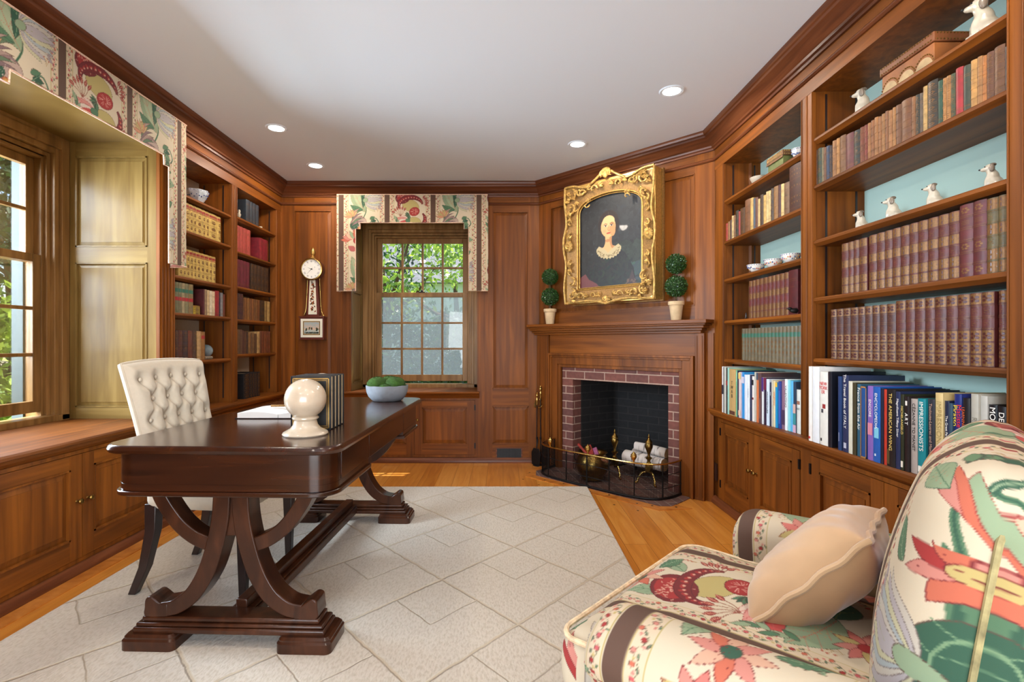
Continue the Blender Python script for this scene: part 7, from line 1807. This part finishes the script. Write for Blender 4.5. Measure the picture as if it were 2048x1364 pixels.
B = [(1617.5, 1624, .348, (236, 232, 226), 'thin tall white book', [P_(.03, .06, (190, 40, 40), .1, .6)]), (1624.5, 1638, .348, (228, 232, 236), 'tall white book with cream cover', [T('', .01, INK)]), (h1(110), h1(200), .328, (226, 224, 216), 'white cartoon book with red letters', [T('NEW\nYORK\nER', .022, M['red_ink'], .78, stack=True), P_(.50, .56, (150, 50, 50), .4, .75), P_(.44, .49, (60, 60, 66), .25, .5), P_(.05, .09, (30, 30, 36), .15, .3)]),
     (h1(205), h1(250), .332, (24, 26, 36), 'tall black book', [T('', .012, WH)]), (h1(316), h1(358), .315, (36, 60, 104), 'navy cloth book', [P_(.12, .24, (170, 180, 200), .3, .4)]), (h1(362), h1(432), .322, (42, 50, 84), 'navy book about Italy', [T('The Travel Book of ITALY', .021, WH, .66), P_(.05, .12, (180, 184, 200), .3, .7)]), (h1(436), h1(480), .300, (206, 204, 186), 'pale cream book', []), (h1(484), h1(524), .296, (62, 58, 40), 'dark photographic book', []),
     (h1(530), h1(574), .292, (42, 88, 112), 'teal book with white title', [T('France from the Air', .022, WH, .66)]), (h1(576), h1(640), .285, (30, 76, 134), 'blue book in tan slipcase', [P_(0, .02, (166, 118, 66)), P_(.98, 1, (166, 118, 66)), P_(0, 1, (166, 118, 66), 0, .07), P_(0, 1, (166, 118, 66), .93, 1)]), (h1(648), h1(712), .290, (128, 96, 172), 'lilac book with small picture', [T('ENCORE', .018, WH, .70), P_(.34, .50, (206, 130, 150), .1, .9)]),
     (h1(716), h1(798), .290, (32, 88, 168), 'bright blue book', [T('ENCYCLOPEDIA', .019, WH, .68), P_(.32, .46, (120, 190, 214), .25, .85), P_(.08, .11, (220, 224, 230), .3, .5)]), (h1(800), h1(832), .286, (30, 34, 54), 'thin dark blue book', []), (h1(834), h1(866), .284, (184, 56, 40), 'thin orange-red book', []), (h1(868), h1(968), .286, (28, 24, 26), 'black book with gold title', [T('THE AMERICAN WING', .021, GI, .58), P_(.03, .22, (80, 66, 36), .1, .4)]),
     (h1(970), h1(1022), .282, (34, 44, 78), 'navy book about silver', [T('Magnificent Tiffany Silver', .014, WH, .66)]), (h2(0), h2(46), .274, (44, 48, 32), 'dark olive book', [T('MICHELANGELO', .019, GI, .66), P_(.04, .12, (226, 220, 206), .15, .8)]), (h2(48), h2(112), .268, (34, 24, 26), 'dark brown book', [T('ART', .030, WH, .70, font_space=1.3), P_(.88, .94, (220, 216, 206), .3, .7)]),
     (h2(116), h2(206), .262, (168, 156, 148), 'grey and black book', [T('CÉZANNE TO MANET', .017, INK, .62)]), (h2(210), h2(320), .266, (20, 126, 136), 'teal book', [T('IMPRESSIONISTS', .024, WH, .64), P_(.04, .12, (230, 226, 214), .1, .5)]), (h2(324), h2(420), .268, (44, 46, 54), 'dark grey book', [T('Toulouse-Lautrec and Montmartre', .015, colm((186, 150, 130)), .55)]), (h2(424), h2(530), .292, (208, 184, 128), 'cream book with embossed title', [T('IMPRESSIONISM', .026, colm((170, 148, 96)), .60)]),
     (h2(534), h2(600), .268, (28, 36, 62), 'narrow navy book', [T('The Great Parade from the Desert', .012, WH, .5)]), (h2(602), h2(645), .262, (52, 78, 96), 'slate blue book', []), (h2(650), h2(752), .294, (26, 42, 112), 'royal blue book about two painters', [T('Matisse', .028, M['red_ink'], .76, xoff=.006), T('Picasso', .024, M['yellow_ink'], .76, xoff=-.009), P_(.12, .30, (170, 180, 206), .1, .4)]), (h2(756), h2(862), .284, (26, 24, 26), 'black book with orange lettering', [T('LEARNING TO LOOK', .014, colm((206, 96, 40)), .66, xoff=-.009)]),
     (h2(870), h2(970), .300, (172, 168, 156), 'grey-white clothbound book', [T('RENOIR', .026, colm((134, 130, 116)), .62)]), (h2(974), h2(1076), .296, (178, 176, 168), 'grey-white clothbound book with embossed name', [T('DEGAS', .030, colm((140, 138, 130)), .62)]), (h2(1080), h2(1200), .272, (16, 16, 20), 'black book', [T('MONET', .034, WH, .81)]), (h2(1206), h2(1308), .270, (18, 18, 22), 'black book with bold white name', [T('DEGAS', .034, WH, .80)]), (h2(1310), h2(1338), .262, (36, 84, 120), 'thin blue book', [])]
art_row(B, 'in row behind armchair', 'art books on the ledge behind the armchair', 1800, 1990, 1.538)

# ================================================================== the garden outside
M['lawn'] = flat('lawn', C(92, 122, 52), .95, var=.3, vscale=3)
m = MB(); m.box(-30, -20, -.5, -3.25, 5.7, -.3); m.box(-30, 5.75, -.5, 20, 40, -.3)
struct(m.build('ground', M['lawn']))
def leafm(n, a, b, tr=.35):
    m, nt, bs = new_mat(n); g = N(nt, 'ShaderNodeNewGeometry'); cr = N(nt, 'ShaderNodeValToRGB'); cr.color_ramp.elements[0].color = a; cr.color_ramp.elements[1].color = b
    nt.links.new(g.outputs['Random Per Island'], cr.inputs[0]); nt.links.new(cr.outputs[0], bs.inputs['Base Color']); bs.inputs['Roughness'].default_value = .5
    t = N(nt, 'ShaderNodeBsdfTranslucent'); nt.links.new(cr.outputs[0], t.inputs[0]); mx = N(nt, 'ShaderNodeMixShader'); mx.inputs[0].default_value = tr
    o = nt.nodes['Material Output']; nt.links.new(bs.outputs[0], mx.inputs[1]); nt.links.new(t.outputs[0], mx.inputs[2]); nt.links.new(mx.outputs[0], o.inputs[0]); return m
LM = [leafm('bright_leaf', C(84, 124, 36), C(190, 214, 96)), leafm('dark_leaf', C(24, 56, 30), C(70, 108, 50)), leafm('blue_green_leaf', C(30, 62, 50), C(86, 120, 84)), leafm('pink_flower', C(206, 84, 84), C(240, 160, 130), .2)]
def foliage(x, y, z, rx, ry, rz, n, size, mat, name, label, cat, trunk=True, flowers=0, seed=1, group=None):
    t = empty(name, label, cat, (x, y, -.3), group=group)
    r = np.random.default_rng(seed); k = max(6, n // 160)
    cl = r.normal(size=(k, 3)); cl /= np.linalg.norm(cl, axis=1, keepdims=True); cl *= r.uniform(.25, 1, (k, 1)) ** .45
    c = cl[r.integers(0, k, n)] + r.normal(scale=.15, size=(n, 3)); P = c * np.array([rx, ry, rz]) + np.array([0, 0, z + .3])
    P[:, 2] = np.maximum(P[:, 2], .03)
    a = r.normal(size=(n, 3)); a /= np.linalg.norm(a, axis=1, keepdims=True); b = np.cross(a, r.normal(size=(n, 3))); b /= np.linalg.norm(b, axis=1, keepdims=True)
    s = size * r.uniform(.6, 1.3, (n, 1)); V4 = np.stack([P - a * s, P + b * s * .45, P + a * s, P - b * s * .45], 1).reshape(-1, 3)
    arr_mesh('foliage', V4, np.arange(4 * n).reshape(n, 4), mat, t, smooth=False)
    if flowers:
        P2 = P[:flowers] * np.array([1.02, 1.02, 1.04]); a2, b2 = a[:flowers], b[:flowers]; s2 = size * .7
        arr_mesh('blossom', np.stack([P2 - a2 * s2, P2 + b2 * s2, P2 + a2 * s2, P2 - b2 * s2], 1).reshape(-1, 3), np.arange(4 * flowers).reshape(flowers, 4), LM[3], t, smooth=False)
    if trunk:
        m = MB(); m.tube([(0, 0, 0), (.05, .05, z * .5), (-.05, 0, z)], [.12, .09, .05], 8)
        for q in range(7):
            e = cl[q] * np.array([rx, ry, rz]) * .8 + np.array([0, 0, z + .3]); m.tube([(0, 0, z * .55 + .06 * q), tuple(e * .6 + np.array([0, 0, z * .2])), tuple(e)], [.05, .03, .012], 5)
        m.build('trunk', M['bark'], t, local=True, smooth=True)
# seen through the end window
foliage(-2.4, 10.5, 3.0, 2.0, 1.3, 1.6, 3000, .075, LM[0], 'garden_tree', 'bright green leafy tree outside end window, left part', 'tree', seed=1)
foliage(.2, 10.0, 3.1, 1.7, 1.2, 1.7, 3000, .065, LM[0], 'garden_tree', 'yellow-green leafy tree outside end window, right part', 'tree', seed=2)
foliage(-1.3, 14.5, 3.2, 3.2, 1.5, 2.6, 2600, .10, LM[1], 'garden_tree', 'dark green tree behind the bright trees outside end window', 'tree', seed=3)
foliage(-2.2, 9.0, .75, 1.6, .6, .85, 4600, .06, LM[2], 'garden_shrub', 'dense blue-green shrub behind the screen of end window, left', 'shrub', False, seed=4)
foliage(.1, 9.2, .8, 1.7, .6, .9, 4600, .06, LM[1], 'garden_shrub', 'dense dark shrub behind the screen of end window, right', 'shrub', False, seed=5)
# seen through the tall window on the left wall
foliage(-6.9, 7.3, 2.6, 1.5, 1.5, 2.7, 9000, .085, LM[1], 'garden_tree', 'dark evergreen tree outside the tall left window', 'tree', seed=6)
foliage(-10.8, 11.5, 5.0, 2.6, 2.6, 2.2, 5000, .12, LM[2], 'garden_tree', 'tall blue-green tree against the sky outside left window', 'tree', seed=7)
foliage(-5.3, 5.2, .75, .8, .8, .9, 3600, .06, LM[0], 'garden_shrub', 'bright leafy shrub outside the left window', 'shrub', False, seed=8)
foliage(-5.0, 4.7, .12, .7, .9, .45, 2600, .05, LM[0], 'flowering_shrub', 'low shrub with pink and red blossom outside left window', 'shrub', False, flowers=900, seed=9)
foliage(-9.5, 2.5, 2.6, 2.4, 3.0, 2.4, 5200, .12, LM[1], 'garden_tree', 'broad dark tree facing the tall left window', 'tree', seed=10)
t = empty('neighbour_house', 'white clapboard house wall beyond the trees outside end window', 'house', (-.8, 19, -.3))
m = MB(lambda x, y, z: (x, y, z)); m.box(-4.5, 18.6, -.3, 3.5, 22, 3.2); m.build('wall', flat('white_clapboard', C(222, 226, 230), .8), t)
m = MB(); m.prism([(18.2, 3.2), (22.4, 3.2), (20.3, 5.2)], -4.8, 3.8, 'x'); m.build('roof', flat('grey_shingle', C(110, 112, 116), .9, var=.2), t)
m = MB(); m.box(-2.4, 18.57, .8, -1.4, 18.6, 2.2); m.build('window', M['outgrey'], t)
